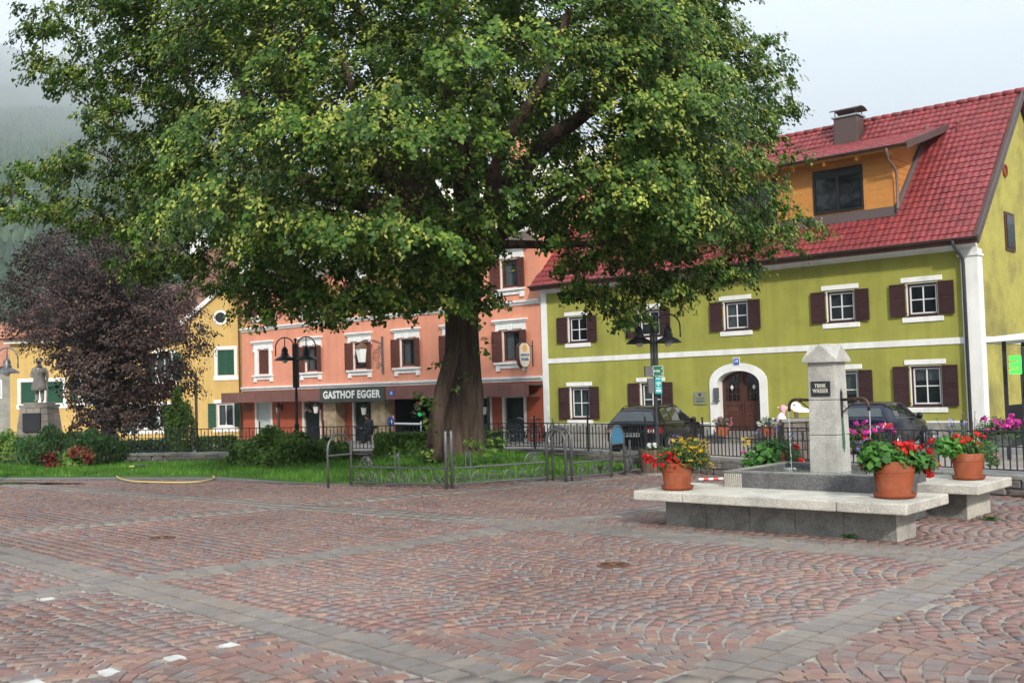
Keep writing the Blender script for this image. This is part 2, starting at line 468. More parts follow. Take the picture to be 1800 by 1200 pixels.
mat('lawn', (.055, .13, .018), .95, .3, 3, .6, 30, stain=(.03, .08, .012), stain_scale=1.2, stain_amt=.6)
mat('forest_floor', (.02, .045, .018), .95, .4, .03, .3, .1)
mat('meadow', (.07, .11, .03), .95, .3, .2, .3, 5)
mat('terracotta', (.245, .053, .016), .7, .16, 5, .25, 60, stain=(.4, .19, .11), stain_scale=3.5, stain_amt=.4, streak=.15)
mat('bark', (.072, .048, .036), .95, .5, 6, 1.0, 12, vert=True, bdist=.09, stain=(.13, .095, .07), stain_scale=3, stain_amt=.5)
mat('beech_bark', (.08, .075, .07), .9, .25, 4, .5, 14)
mat('twig', (.06, .045, .032), .9, .3, 6, .3, 30)
mat('black_paint', (.006, .006, .008), .22, .1, 3, 0, spec=.28, coat=.12)
mat('blue_paint', (.008, .009, .026), .22, .1, 3, 0, spec=.28, coat=.12)
mat('car_plastic', (.02, .02, .022), .5, .1, 3, 0)
mat('rubber', (.012, .012, .012), .85, .1, 3, 0)
mat('rim', (.42, .42, .43), .3, .05, 3, 0, metal=.8)
mat('tail_red', (.32, .008, .01), .15, .05, 3, 0, spec=.6, coat=.5)
mat('lamp_clear', (.75, .72, .7), .15, .05, 3, 0)
mat('plate_white', (.75, .75, .75), .4, .03, 3, 0)
mat('sign_green', (.006, .14, .075), .4, .05, 3, 0)
mat('sign_teal', (.01, .36, .37), .4, .05, 3, 0)
mat('sign_blue', (.02, .09, .45), .4, .05, 3, 0)
mat('plate_blue', (.06, .2, .33), .45, .12, 4, 0, stain=(.04, .13, .22), stain_scale=4)
mat('sign_board', (.05, .055, .045), .55, .1, 3, .05, 40)
mat('letter_white', (.8, .8, .77), .5, .03, 3, 0)
mat('letter_grey', (.62, .58, .5), .5, .03, 3, 0)
mat('letter_blue', (.03, .13, .32), .5, .03, 3, 0)
mat('plaque_black', (.02, .02, .022), .4, .1, 5, 0)
mat('brass', (.26, .28, .2), .4, .1, 4, 0, metal=.3)
mat('emblem_orange', (.75, .42, .12), .5, .1, 6, 0)
mat('copper', (.2, .1, .06), .45, .25, 6, 0, metal=.5)
mat('bronze_pipe', (.075, .045, .032), .45, .3, 9, .1, 40, metal=.6)
mat('verdigris', (.06, .12, .095), .8, .2, 6, .2, 40)
mat('opal', (.75, .7, .62), .3, .05, 3, 0)
mat('cladding_stone', (.46, .35, .22), .85, .3, 3.2, .5, 15, stain=(.25, .16, .1), stain_scale=2, stain_amt=.7)
mat('hose_yellow', (.6, .46, .17), .5, .08, 5, 0)
mat('hard_plastic_red', (.6, .04, .03), .4, .05, 5, 0)
mat('stork_white', (.8, .8, .79), .6, .04, 3, 0)
mat('stork_beak', (.68, .5, .18), .6, .05, 3, 0)
mat('pink_cloth', (.78, .42, .5), .8, .15, 6, .2, 20)
mat('pink_pale', (.8, .62, .68), .8, .1, 6, .2, 20)
mat('dark_cloth', (.03, .032, .042), .9, .2, 6, .3, 30)
mat('skin', (.5, .28, .2), .6, .1, 6, 0)
mat('hair', (.015, .012, .01), .7, .2, 20, .3, 60)
mat('wood_slat', (.12, .082, .056), .8, .3, 6, .4, 40, vert=True, rand=.25)
mat('white_roof', (.75, .77, .78), .5, .05, 2, 0)
emit_mat('neon_green', (.03, .9, .04), .9)
emit_mat('signal_green', (.0, .45, .16), .2)
leaf_mat('petal_red', [(0.32, 0.004, 0.008), (0.62, 0.012, 0.014), (0.8, 0.05, 0.03)], [0, .5, 1.0], rough=.6, trans=.3)
leaf_mat('petal_yellow', [(0.6, 0.3, 0.006), (0.82, 0.5, 0.012), (0.88, 0.62, 0.03)], [0, .5, 1.0], rough=.6, trans=.3)
leaf_mat('petal_magenta', [(0.32, 0.012, 0.17), (0.6, 0.035, 0.32), (0.75, 0.12, 0.45)], [0, .5, 1.0], rough=.6, trans=.3)
leaf_mat('petal_blue', [(0.1, 0.1, 0.42), (0.2, 0.2, 0.64), (0.32, 0.32, 0.75)], [0, .5, 1.0], rough=.6, trans=.3)
leaf_mat('petal_white', [(0.6, 0.6, 0.55), (0.78, 0.78, 0.74), (0.85, 0.85, 0.82)], [0, .5, 1.0], rough=.6, trans=.3)
leaf_mat('petal_pink', [(0.5, 0.14, 0.22), (0.74, 0.3, 0.4), (0.82, 0.5, 0.55)], [0, .5, 1.0], rough=.6, trans=.3)
leaf_mat('lime_leaf', [(.026, .072, .014), (.055, .13, .02), (.115, .2, .03), (.22, .3, .05)], [0, .35, .75, 1.0], trans=.36)
leaf_mat('lime_bract', [(.2, .28, .04), (.34, .4, .07), (.52, .52, .13)], [0, .5, 1.0], trans=.38)
leaf_mat('beech_leaf', [(.016, .009, .008), (.034, .018, .016), (.066, .034, .027), (.12, .07, .045)], [0, .4, .8, 1.0], trans=.22)
leaf_mat('shrub_leaf', [(.045, .11, .022), (.1, .2, .034), (.24, .33, .06)], [0, .5, 1.0], trans=.4)
leaf_mat('pine_leaf', [(.024, .07, .026), (.055, .125, .04), (.11, .18, .06)], [0, .6, 1.0], trans=.25)
leaf_mat('red_leaf', [(.09, .014, .012), (.19, .026, .018), (.24, .06, .03)], [0, .6, 1.0], trans=.2)
leaf_mat('pot_leaf', [(.03, .1, .016), (.06, .19, .028), (.11, .28, .045)], [0, .5, 1.0], trans=.3)
leaf_mat('pot_leaf_dark', [(.02, .065, .014), (.045, .12, .025), (.09, .19, .05)], [0, .5, 1.0], trans=.3)
leaf_mat('grass_blade', [(.05, .14, .015), (.085, .22, .025), (.15, .30, .04)], [0, .5, 1.0], trans=.35)
leaf_mat('forest_leaf', [(.012, .035, .014), (.025, .06, .02), (.045, .085, .025)], [0, .6, 1.0], trans=.0)
# ================================================================== setting: ground, street, hills
def sheet(name, poly, z, m, kind='structure'):
    b = MB(); b.add([(x, y, z if not callable(z) else z(x, y)) for x, y in poly], [tuple(range(len(poly)))])
    o = b.build(name, m, recalc=False)
    if o.data.polygons[0].normal.z < 0: o.data.flip_normals()
    return tag(o, kind=kind)
FL = [(9, 13.6), (-1.5, 15.6), (-5, 16.5), (-9, 17.4), (-13.3, 18.9), (-16.8, 19.5), (-20, 17.8), (-24.6, 15.9), (-28.5, 13.8), (-40, 7.5), (-52, 0.5)]
LAWN = [(-52, -3.5), (-40, 2.8), (-30, 8.3), (-25.7, 10.6), (-23, 11.9), (-20.2, 13.1), (-17.5, 13.0), (-15.6, 13.3), (-14.2, 14.2), (-13.3, 15.6), (-12.8, 17.2), (-12.9, 18.6)]
LAWN_BACK = [(-13.3, 18.75), (-16.8, 19.35), (-20, 17.65), (-24.6, 15.75), (-28.5, 13.65), (-40, 7.35), (-52, .35)]
LAWNP = LAWN + LAWN_BACK
def inpoly(px, py, poly):
    px = np.asarray(px); py = np.asarray(py); r = np.zeros(px.shape, bool)
    n = len(poly)
    for i in range(n):
        x0, y0 = poly[i]; x1, y1 = poly[(i + 1) % n]
        c = ((y0 > py) != (y1 > py)) & (px < (x1 - x0) * (py - y0) / (y1 - y0 + 1e-12) + x0)
        r ^= c
    return r
# the far ground, one sheet to the horizon
sheet('ground', [(-6980, -4480), (6480, -4480), (6480, 6980), (-6980, 6980)], -1.4, 'meadow')
# the street in front of the houses
b = MB()
ys = [-6, 6, 14, 22, 28, 34, 45, 70]; xs = [-130, -80, -60, -45, -30, -20, -11, 0, 15, 60]
b.grid([[(x, y, street_z(x) if y > 0 else street_z(x)) for x in xs] for y in ys])
st = b.build('street', 'asphalt', recalc=False); tag(st, kind='structure')
b = MB()
xs = [-75, -60, -45, -30, -20, -11, 0, 15]
b.grid([[(x, y, street_z(x) + .004) for x in xs] for y in (24.6, 28, 34.5)])
tag(b.build('pavement', 'street_paving', recalc=False), kind='structure')
# bed of sand under the paving of the square
plaza = sheet('plaza', [(14, -8), (14, 12.6)] + FL[:5] + [(-13.0, 18.6)] + list(reversed(LAWN[:-1])) + [(-52, -8)], -.011, 'joint_sand')

# paving stones: rows of arcs in columns, cut by bands of larger slabs
g0, g1, g2, g3 = gp(0, 936), gp(389, 901), gp(105, 858), gp(408, 880)
BANDS = [((-3.33, 0), (-3.33, 16)), ((-11.86, 5.26), (-5.34, 4.79)), ((-9.64, 5.0), (-8.45, 12.9)), ((-11.3, 10.23), (-5.9, 10.36)),
         ((g0.x, g0.y), (g1.x, g1.y)), ((g2.x, g2.y), (g3.x, g3.y)), ((.9, 0), (.9, 16)), ((-11.3, 15.2), (-5.9, 15.4))]
BL = []
for (ax, ay), (bx, by) in BANDS:
    d = Vector((bx - ax, by - ay)).normalized(); BL.append((Vector((ax, ay)), d, Vector((-d.y, d.x))))
HALF = .235
def in_view(x, y, m=240):
    vx, vy, vz = x, y, -EYE
    w = vx * CF.x + vy * CF.y + vz * CF.z
    u = 900 + F * (vx * CR.x + vy * CR.y + vz * CR.z) / np.maximum(w, .1)
    v = 600 - F * (vx * CU.x + vy * CU.y + vz * CU.z) / np.maximum(w, .1)
    return (w > .5) & (u > -m) & (u < 1800 + m) & (v < 1200 + m)
def on_plaza(x, y):
    fy = np.interp(-x, [-p[0] for p in FL[:6]] , [p[1] for p in FL[:6]])
    return (~inpoly(x, y, LAWNP)) & (y < fy - .18) & (y > 1.2) & (x > -27)
Wc, sp, nA, PH = 1.46, .138, 11, R(50)
rho = Wc / 2 / math.sin(PH)
ii, cc, jj = np.meshgrid(np.arange(-210, 40), np.arange(0, 13), np.arange(nA), indexing='ij')
ii, cc, jj = ii.ravel(), cc.ravel(), jj.ravel()
ph = ((jj + .5) / nA - .5) * 2 * PH + rng.normal(0, .012, ii.shape)
cx = ii * sp + (cc * .37 % 1) * sp - rho * np.cos(ph) + rho * math.cos(PH)
cy = cc * Wc + Wc / 2 + rho * np.sin(ph)
tx, ty = np.sin(ph), np.cos(ph)
rot = R(-4); co, si = math.cos(rot), math.sin(rot)
cx, cy = cx * co - cy * si, cx * si + cy * co
tx, ty = tx * co - ty * si, tx * si + ty * co
ha = np.full(cx.shape, rho * 2 * PH / nA / 2 - .0045) * rng.uniform(.88, 1.02, cx.shape)
hb = np.maximum(sp * np.cos(ph) / 2 - .005, .024) * rng.uniform(.92, 1.02, cx.shape)
keep = in_view(cx, cy) & on_plaza(cx, cy)
for p, d, nn in BL:
    keep &= np.abs((cx - p.x) * nn.x + (cy - p.y) * nn.y) > HALF - .005
MARK = [gp(*q) for q in ((405, 1133), (308, 1155), (190, 1179), (80, 1050), (143, 1040), (60, 1199))]
for p in MARK:
    keep &= ((cx - p.x) ** 2 + (cy - p.y) ** 2) > .09 ** 2
holes = [gp(1077, 991), gp(285, 944)]
for p in holes:
    keep &= ((cx - p.x) ** 2 + (cy - p.y) ** 2) > .2 ** 2
cob = [a[keep] for a in (cx, cy, tx, ty, ha, hb)]
# slabs in the bands
pv = []
for k, (p, d, nn) in enumerate(BL):
    for row in (-1, 1):
        for q in range(-110, 110):
            c = p + d * (q * .205 + (.06 if row > 0 else 0)) + nn * (row * .1125)
            if any(abs((c - p2).dot(n2)) < HALF for p2, d2, n2 in BL[:k]): continue
            pv.append((c.x, c.y, d.x, d.y, .0975 * random.uniform(.96, 1.01), .107 * random.uniform(.97, 1.0)))
pv = np.array(pv).T
kp = in_view(pv[0], pv[1]) & on_plaza(pv[0], pv[1])
for p in MARK: kp &= ((pv[0] - p.x) ** 2 + (pv[1] - p.y) ** 2) > .1 ** 2
pv = [a[kp] for a in pv]
mk = np.array([(p.x, p.y, 1, 0, .072, .054) for p in MARK]).T
def stones(arr, jit, zj, name, m, parent, n_single, tilt=.01, lift=0.0):
    x, y, tx, ty, a, b_ = arr
    N = len(x)
    dist = (x ** 2 + y ** 2)
    vis = in_view(x, y, -6)
    order = np.argsort(np.where(vis, dist, 1e9))
    ring = [(-1, -1), (1, -1), (1, 1), (-1, 1)]
    V = np.zeros((N, 8, 3))
    zc = lift + rng.normal(0, zj, N) + .004 * np.sin(x * 1.3 + y * .7) * np.sin(y * 1.1 - x * .4); t1 = rng.normal(0, tilt, N); t2 = rng.normal(0, tilt, N)
    ch = .007
    for q, (sa, sb) in enumerate(ring):
        ja = rng.normal(0, jit, N); jb = rng.normal(0, jit, N)
        A = a * sa + ja; B = b_ * sb + jb
        for lv, ins in ((0, 0.0), (4, ch)):
            A2 = A - sa * ins; B2 = B - sb * ins
            V[:, q + lv, 0] = tx * A2 - ty * B2
            V[:, q + lv, 1] = ty * A2 + tx * B2
            V[:, q + lv, 2] = (zc + t1 * A2 + t2 * B2) if lv else zc - .034
    Q = np.array([(4, 5, 6, 7), (0, 1, 5, 4), (1, 2, 6, 5), (2, 3, 7, 6), (3, 0, 4, 7)])
    single = order[:n_single]
    rest = np.setdiff1d(np.arange(N), single)
    for i in single:
        me = bpy.data.meshes.new(name)
        me.from_pydata(V[i].tolist(), [], Q.tolist())
        mobj(name, me, m, parent, loc=(x[i], y[i], 0))
    if len(rest):
        C = np.stack([x, y, np.zeros(N)], 1)[rest]
        VV = (V[rest] + C[:, None, :]).reshape(-1, 3)
        QQ = (Q[None] + (np.arange(len(rest)) * 8)[:, None, None]).reshape(-1, 4)
        o = np_mesh(name + '_field', VV, QQ, m, parent); o['kind'] = 'stuff'
stones(cob, .0055, .0022, 'cobblestone', 'cobble', plaza, 300)
stones(pv, .003, .0022, 'paving_slab', 'paver', plaza, 300, .005, .006)
stones(mk, .004, .001, 'marker_stone', 'marker_stone', plaza, 10, .003)
for k, p in enumerate(holes):
    b = MB(); b.lathe([(.17, -.03), (.17, .002), (.15, .006), (.145, .0), (.03, .0), (.028, .008)], 24)
    r_ = thing('drain_cover', ['round rusty drain cover in the cobbles in front of the fountain', 'round dark drain cover in the cobbles at far left'][k], 'drain cover', (p.x, p.y, 0), group='drain covers in the paving')
    b.build('lid', 'copper', r_)
    b = MB()
    for a in range(6):
        t = a * math.pi / 3; b.bar((.05 * math.cos(t), .05 * math.sin(t), .002), (.13 * math.cos(t), .13 * math.sin(t), .002), .012, .008)
    b.build('ribs', 'dark_iron', r_)
# lawn with a mound at the old tree
def lawn_z(x, y):
    return .035 + .34 * math.exp(-((x + 16.7) ** 2 + (y - 17.0) ** 2) / 4.4) + .05 * math.exp(-((x + 22) ** 2 + (y - 15) ** 2) / 9)
bm = bmesh.new()
f = bm.faces.new([bm.verts.new((x, y, 0)) for x, y in LAWNP])
bmesh.ops.triangulate(bm, faces=[f])
for it in range(4):
    bmesh.ops.subdivide_edges(bm, edges=[e for e in bm.edges if e.calc_length() > .7], cuts=1)
    bmesh.ops.triangulate(bm, faces=bm.faces)
for v in bm.verts: v.co.z = lawn_z(v.co.x, v.co.y)
ex_ = bmesh.ops.extrude_edge_only(bm, edges=[e for e in bm.edges if e.is_boundary])
for v in ex_['geom']:
    if isinstance(v, bmesh.types.BMVert): v.co.z -= .2
bmesh.ops.recalc_face_normals(bm, faces=bm.faces)
me = bpy.data.meshes.new('lawn'); bm.to_mesh(me); bm.free()
tag(mobj('lawn', me, 'lawn'), kind='structure')
# stone edge strip of the lawn (dark asphalt fillet between grass and stones)
b = MB()
o_, i_ = [], []
for k, (x, y) in enumerate(LAWN[1:]):
    x0, y0 = LAWN[1:][max(k - 1, 0)]; x1, y1 = LAWN[1:][min(k + 1, len(LAWN) - 2)]
    d = Vector((x1 - x0, y1 - y0)).normalized(); n_ = Vector((d.y, -d.x))
    w = .55 if k < 5 else .25
    i_.append((x - n_.x * .4, y - n_.y * .4, .012)); o_.append((x + n_.x * w, y + n_.y * w, .008))
b.grid([i_, o_]); tag(b.build('path_edging', 'asphalt', recalc=False), kind='structure')
gx = rng.uniform(-36, -12.7, 160000); gy = rng.uniform(4, 19.4, 160000)
ok = inpoly(gx, gy, LAWNP) & in_view(gx, gy, 150)
gx, gy = gx[ok][:52000], gy[ok][:52000]
gz = .035 + .34 * np.exp(-((gx + 16.7) ** 2 + (gy - 17.0) ** 2) / 4.4) + .05 * np.exp(-((gx + 22) ** 2 + (gy - 15) ** 2) / 9)
n = len(gx); a = rng.uniform(0, 6.28, n); h = rng.uniform(.035, .10, n) * rng.choice([1, 1, 1, 1.5], n); w = rng.uniform(.008, .016, n)
V = np.zeros((n, 3, 3))
V[:, 0] = np.stack([gx - w * np.cos(a), gy - w * np.sin(a), gz - .005], 1)
V[:, 1] = np.stack([gx + w * np.cos(a), gy + w * np.sin(a), gz - .005], 1)
V[:, 2] = np.stack([gx + rng.normal(0, .03, n), gy + rng.normal(0, .03, n), gz + h], 1)
tag(np_mesh('grass', V.reshape(-1, 3), np.arange(3 * n).reshape(-1, 3), 'grass_blade'), 'short bright green grass of the lawn round the old tree', 'grass', kind='stuff')
# puddle and damp at the lawn's edge
b = MB(); c = gp(35, 850); pts = []
for k in range(28):
    t = 2 * math.pi * k / 28; r1 = 1 + .22 * math.sin(3 * t + 1) + .12 * math.sin(7 * t)
    pts.append((c.x + 1.5 * r1 * math.cos(t) * .84 + .3 * r1 * math.sin(t) * .5, c.y + 1.0 * r1 * math.cos(t) * .5 + .32 * r1 * math.sin(t), .014))
b.add(pts, [tuple(range(28))])
mat('puddle_water', (.05, .045, .04), .05, .2, 2, .02, 6, spec=.6)
tag(b.build('puddle', 'puddle_water', recalc=False), kind='structure')

# hills behind the town, with a forest
def hill_h(a, r):      # a: degrees left of +Y, r: metres from the square
    k = np.interp(a, [-60, -20, 10, 25, 40, 50, 57, 63, 70, 90, 130], [.42, .42, .38, .36, .48, .66, .84, .96, 1.0, .97, .8])
    el = np.interp(r, [0, 300, 380, 500, 650, 1000, 1500, 2500, 4000, 6000, 7500], [0, 0, 3, 7.6, 10.4, 11.9, 13.2, 14.8, 16.4, 17.9, 17])
    return np.tan(np.radians(el * k)) * r * (1 + .02 * np.sin(a * .35) + .012 * np.sin(a * 1.3 + r / 230)) - 2
aa = np.linspace(-60, 130, 110); rr_ = np.concatenate([np.linspace(290, 1500, 34), np.linspace(1560, 6400, 40)])
b = MB()
b.grid([[(-r * math.sin(R(a)), r * math.cos(R(a)), float(hill_h(a, r)) + random.uniform(-.004, .004) * min(r, 2000) * (r > 320)) for r in rr_] for a in aa])
tag(b.build('hills', 'forest_floor', smooth=True, recalc=False), kind='structure')
n = 20000
a = rng.uniform(44, 76, n); r = rng.uniform(350 ** 1.3, 2600 ** 1.3, n) ** (1 / 1.3)
z = hill_h(a, r); X = -r * np.sin(np.radians(a)); Y = r * np.cos(np.radians(a))
H = rng.uniform(9, 19, n); W = H * rng.uniform(.2, .3, n)
V = np.zeros((n, 14, 3)); Q = []
for t in range(2):
    for k in range(6):
        an = k * math.pi / 3 + rng.uniform(0, 1, n)
        rad = W * (1 - .45 * t) * rng.uniform(.8, 1.2, n)
        V[:, t * 7 + k] = np.stack([X + rad * np.cos(an), Y + rad * np.sin(an), z + H * (.05 + .38 * t)], 1)
        Q.append((t * 7 + k, t * 7 + (k + 1) % 6, t * 7 + 6))
    V[:, t * 7 + 6] = np.stack([X, Y, z + H * (.68 + .32 * t)], 1)
QQ = (np.array(Q)[None] + (np.arange(n) * 14)[:, None, None]).reshape(-1, 3)
tag(np_mesh('forest', V.reshape(-1, 3), QQ, 'forest_leaf'), 'dark wooded mountainside fading into mist behind the houses', 'forest', kind='stuff')
# ================================================================== houses
def holed(b, u0, u1, z0, z1, holes, fn):
    us = sorted({u0, u1, *[h[0] for h in holes], *[h[1] for h in holes]}); zs = sorted({z0, z1, *[h[2] for h in holes], *[h[3] for h in holes]})
    us = [u for u in us if u0 <= u <= u1]; zs = [z for z in zs if z0 <= z <= z1]
    for i in range(len(us) - 1):
        for j in range(len(zs) - 1):
            cu, cz = (us[i] + us[i+1]) / 2, (zs[j] + zs[j+1]) / 2
            if any(h[0] < cu < h[1] and h[2] < cz < h[3] for h in holes): continue
            b.add([fn(us[i], zs[j]), fn(us[i+1], zs[j]), fn(us[i+1], zs[j+1]), fn(us[i], zs[j+1])], [(0, 1, 2, 3)])
    return b
def tile_template(w, l, th=.022, amp=.03, waves=1):
    xs = np.linspace(0, w, 7)
    hump = amp * np.array([.0, .15, .75, 1.0, .75, .15, .0])
    V = []
    for k, (s, lift) in enumerate(((-.02, -th + .028), (-.02, .03), (l * .55, .016), (l + .01, 0.0))):
        for x, h in zip(xs, hump): V.append((x, s, h * (.96 if k else .6) + lift))
    Q = [(r * 7 + i, r * 7 + i + 1, (r + 1) * 7 + i + 1, (r + 1) * 7 + i) for r in range(3) for i in range(6)]
    return np.array(V), np.array(Q)
def tiled(parent, name, o, u, v, nu, nv, w, l, m, n_single=0, skip=None, amp=.03):
    """o: lower corner, u: along the eave, v: up the slope (world space)"""
    u, v = Vector(u).normalized(), Vector(v).normalized(); n_ = u.cross(v)
    V, Q = tile_template(w, l, amp=amp)
    I = chain(parent).inverted()
    pos = []
    for j in range(nv):
        for i in range(nu):
            p = Vector(o) + u * (i * w + random.uniform(-.003, .003)) + v * (j * l + random.uniform(-.008, .008)) + n_ * (random.uniform(-.005, .005) + .012 * math.sin(i * .13) * math.sin(j * .3))
            c = p + u * (w / 2) + v * (l / 2)
            if skip and skip(c): continue
            pos.append(p)
    if n_single:
        pos.sort(key=lambda p: (Vector((0, 0, EYE)) - p).length)
    rotm = Matrix(((u.x, v.x, n_.x), (u.y, v.y, n_.y), (u.z, v.z, n_.z)))
    eul = (I.to_3x3() @ rotm).to_euler()
    if n_single:
        me = bpy.data.meshes.new(name); me.from_pydata(V.tolist(), [], Q.tolist()); me.materials.append(M[m])
        for p in pos[:n_single]:
            o_ = mobj(name, me, None, parent, loc=I @ p, rot=eul)
    rest = pos[n_single:]
    if rest:
        Rm = np.array(rotm); Vw = V @ Rm.T
        P_ = np.array([tuple(p) for p in rest])
        VV = (Vw[None] + P_[:, None, :]).reshape(-1, 3)
        I4 = np.array(I); VV = VV @ I4[:3, :3].T + I4[:3, 3]
        QQ = (Q[None] + (np.arange(len(rest)) * len(V))[:, None, None]).reshape(-1, 4)
        o_ = np_mesh(name + '_field', VV, QQ, m, parent); o_['kind'] = 'stuff'

def shutter_mesh(w, h, pitch=.055, back=True):
    b = MB(); t = .04
    b.box(0, t, -.035, 0, 0, h); b.box(w - t, w, -.035, 0, 0, h)
    b.box(t, w - t, -.034, -.001, 0, t * 1.3); b.box(t, w - t, -.034, -.001, h - t * 1.3, h); b.box(t, w - t, -.034, -.001, h * .5 - .025, h * .5 + .025)
    z = t * 1.3 + .02
    while z < h - t * 1.3 - .02:
        if abs(z - h / 2) > .04:
            b.hexa([(t, -.03, z), (w - t, -.03, z), (w - t, -.024, z - .008), (t, -.024, z - .008)], [(t, -.008, z + .036), (w - t, -.008, z + .036), (w - t, -.002, z + .028), (t, -.002, z + .028)])
        z += pitch
    if back: b.box(t * .5, w - t * .5, -.006, -.001, .01, h - .01)
    return b
def interior(b, x0, x1, z0, z1, y0, y1):
    b.add([(x0, y0, z0), (x1, y0, z0), (x1, y1, z0), (x0, y1, z0), (x0, y0, z1), (x1, y0, z1), (x1, y1, z1), (x0, y1, z1)],
          [(0, 1, 2, 3), (4, 5, 6, 7), (1, 2, 6, 5), (2, 3, 7, 6), (3, 0, 4, 7)])
def ring_frame(b, x0, x1, z0, z1, t, y0, y1):
    b.box(x0, x0 + t, y0, y1, z0, z1); b.box(x1 - t, x1, y0, y1, z0, z1); b.box(x0 + t, x1 - t, y0, y1, z0, z0 + t); b.box(x0 + t, x1 - t, y0, y1, z1 - t, z1)
def small_window(parent, cx, Y, z0, w, h, kind, curtain=None, closed=False, mats=None, shutters=True):
    """a window part with its sub-parts, origin in the wall plane; y points into the house"""
    k = mats
    b = MB(); ring_frame(b, -w/2, w/2, 0, h, .07, .10, .19); b.box(-w/2 + .0, w/2, .06, .1, 0, .05)
    loc = chain(parent).inverted() @ Vector((cx, Y, z0))
    f_ = b.build('window', k['frame'], parent, loc=loc)
    b = MB()
    b.box(-w/2 - .02, -w/2 + .012, .002, .2, -.02, h + .02); b.box(w/2 - .012, w/2 + .02, .002, .2, -.02, h + .02)
    b.box(-w/2 + .012, w/2 - .012, .002, .2, h - .012, h + .02); b.box(-w/2 + .012, w/2 - .012, .002, .2, -.02, .012)
    b.build('reveal', k['reveal'], f_)
    if not closed:
        b = MB(); s = .07; ring_frame(b, -w/2 + s, w/2 - s, s, h - s, .045, .12, .165)
        if kind == 'cross':
            b.box(-.02, .02, .122, .16, s + .045, h - s - .045); b.box(-w/2 + s + .045, -.02, .123, .159, h/2 - .016, h/2 + .016); b.box(.02, w/2 - s - .045, .123, .159, h/2 - .016, h/2 + .016)
        elif kind == 'tall':
            b.box(-.025, .025, .122, .16, s + .045, h - s - .045)
        b.build('sash', k['sash'], f_)
        xs_ = [(-w/2 + s + .03, -.01), (.01, w/2 - s - .03)] if kind in ('cross', 'tall') else [(-w/2 + s + .03, w/2 - s - .03)]
        zs_ = [(s + .03, h/2 - .008), (h/2 + .008, h - s - .03)] if kind == 'cross' else [(s + .03, h - s - .03)]
        for x0, x1 in xs_:
            for q0, q1 in zs_:
                b = MB(); b.box(x0, x1, .137, .143, q0, q1); b.build('pane', 'glass', f_)
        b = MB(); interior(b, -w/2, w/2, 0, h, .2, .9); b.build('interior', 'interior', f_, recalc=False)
        if curtain:
            b = MB(); n = 22; c0, c1 = curtain[1]
            b.grid([[(-w/2 + .05 + (w - .1) * i / n if c0 == 0 else c0 + (c1 - c0) * i / n, .24 + .012 * math.sin(i * 1.9), z) for i in range(n + 1)] for z in (.05 + h * curtain[2], h - .05)])
            b.build('curtain', curtain[0], f_, recalc=False)
    if shutters:
        if closed:
            b = shutter_mesh(w / 2 - .01, h - .02)
            for x in (-w/2 + .005, .005): b.build('shutter', k['shutter'], f_, loc=(x, .08, .01))
        else:
            sw = k.get('sw', .5); ang = k.get('ang', R(4))
            b = shutter_mesh(sw, h)
            b.build('shutter', k['shutter'], f_, loc=(-w/2 - .03 - sw * math.cos(ang), -.02 - sw * math.sin(ang), 0), rot=(0, 0, ang))
            b.build('shutter', k['shutter'], f_, loc=(w/2 + .03, -.02, 0), rot=(0, 0, -ang))
    if k.get('hinge'):
        b = MB()
        for z in (.08, h - .12): b.box(-w/2 - .05, -w/2 + .02, -.035, -.01, z, z + .03)
        b.build('hinge', 'dark_iron', f_)
    return f_

# ------------------------------------------------------------------ olive green house
YF = 34.0
GX0, GX1 = -28.4, -10.7
gh = thing('green_house', 'olive green two-storey house with red tiled roof, white bands and brown shutters', 'house', (-19.5, 34, -.4))
GW = [-26.5, -23.0, -19.2, -15.2, -12.45]
lowz = lambda x: .47 + (x + 26.5) * .0264
upz = lambda x: 3.6 + (x + 26.5) * .0105
holes_ = []
for x in GW:
    holes_.append((x - .5, x + .5, upz(x), upz(x) + 1.06))
    if x != -19.2: holes_.append((x - .5, x + .5, lowz(x), lowz(x) + 1.3))
DX, DW, DZ, DT = -19.2, .87, .0, 2.3
holes_.append((DX - DW, DX + DW, -.9, DT))
b = MB(); holed(b, GX0, GX1, -.9, 6.2, holes_, lambda u, z: (u, YF, z))
b.build('wall', 'olive_plaster', gh, world=True, recalc=False)
# gable wall with the pitch of the roof
b = MB(); gh_holes = []
b.add([(GX1, YF, -.9), (GX1, 44.2, -.9), (GX1, 44.2, 6.2), (GX1, 39.05, 11.35), (GX1, YF, 6.2)], [(0, 1, 2, 3, 4)])
b.build('gable_wall', 'gable_plaster', gh, world=True, recalc=False)
b = MB(); b.add([(GX0, 44.2, -.9), (GX1, 44.2, -.9), (GX1, 44.2, 6.2), (GX0, 44.2, 6.2)], [(0, 1, 2, 3)])
b.add([(GX0, YF, -.9), (GX0, 44.2, -.9), (GX0, 44.2, 6.2), (GX0, 39.05, 11.35), (GX0, YF, 6.2)], [(0, 1, 2, 3, 4)])
b.build('rear_wall', 'olive_plaster', gh, world=True, recalc=False)
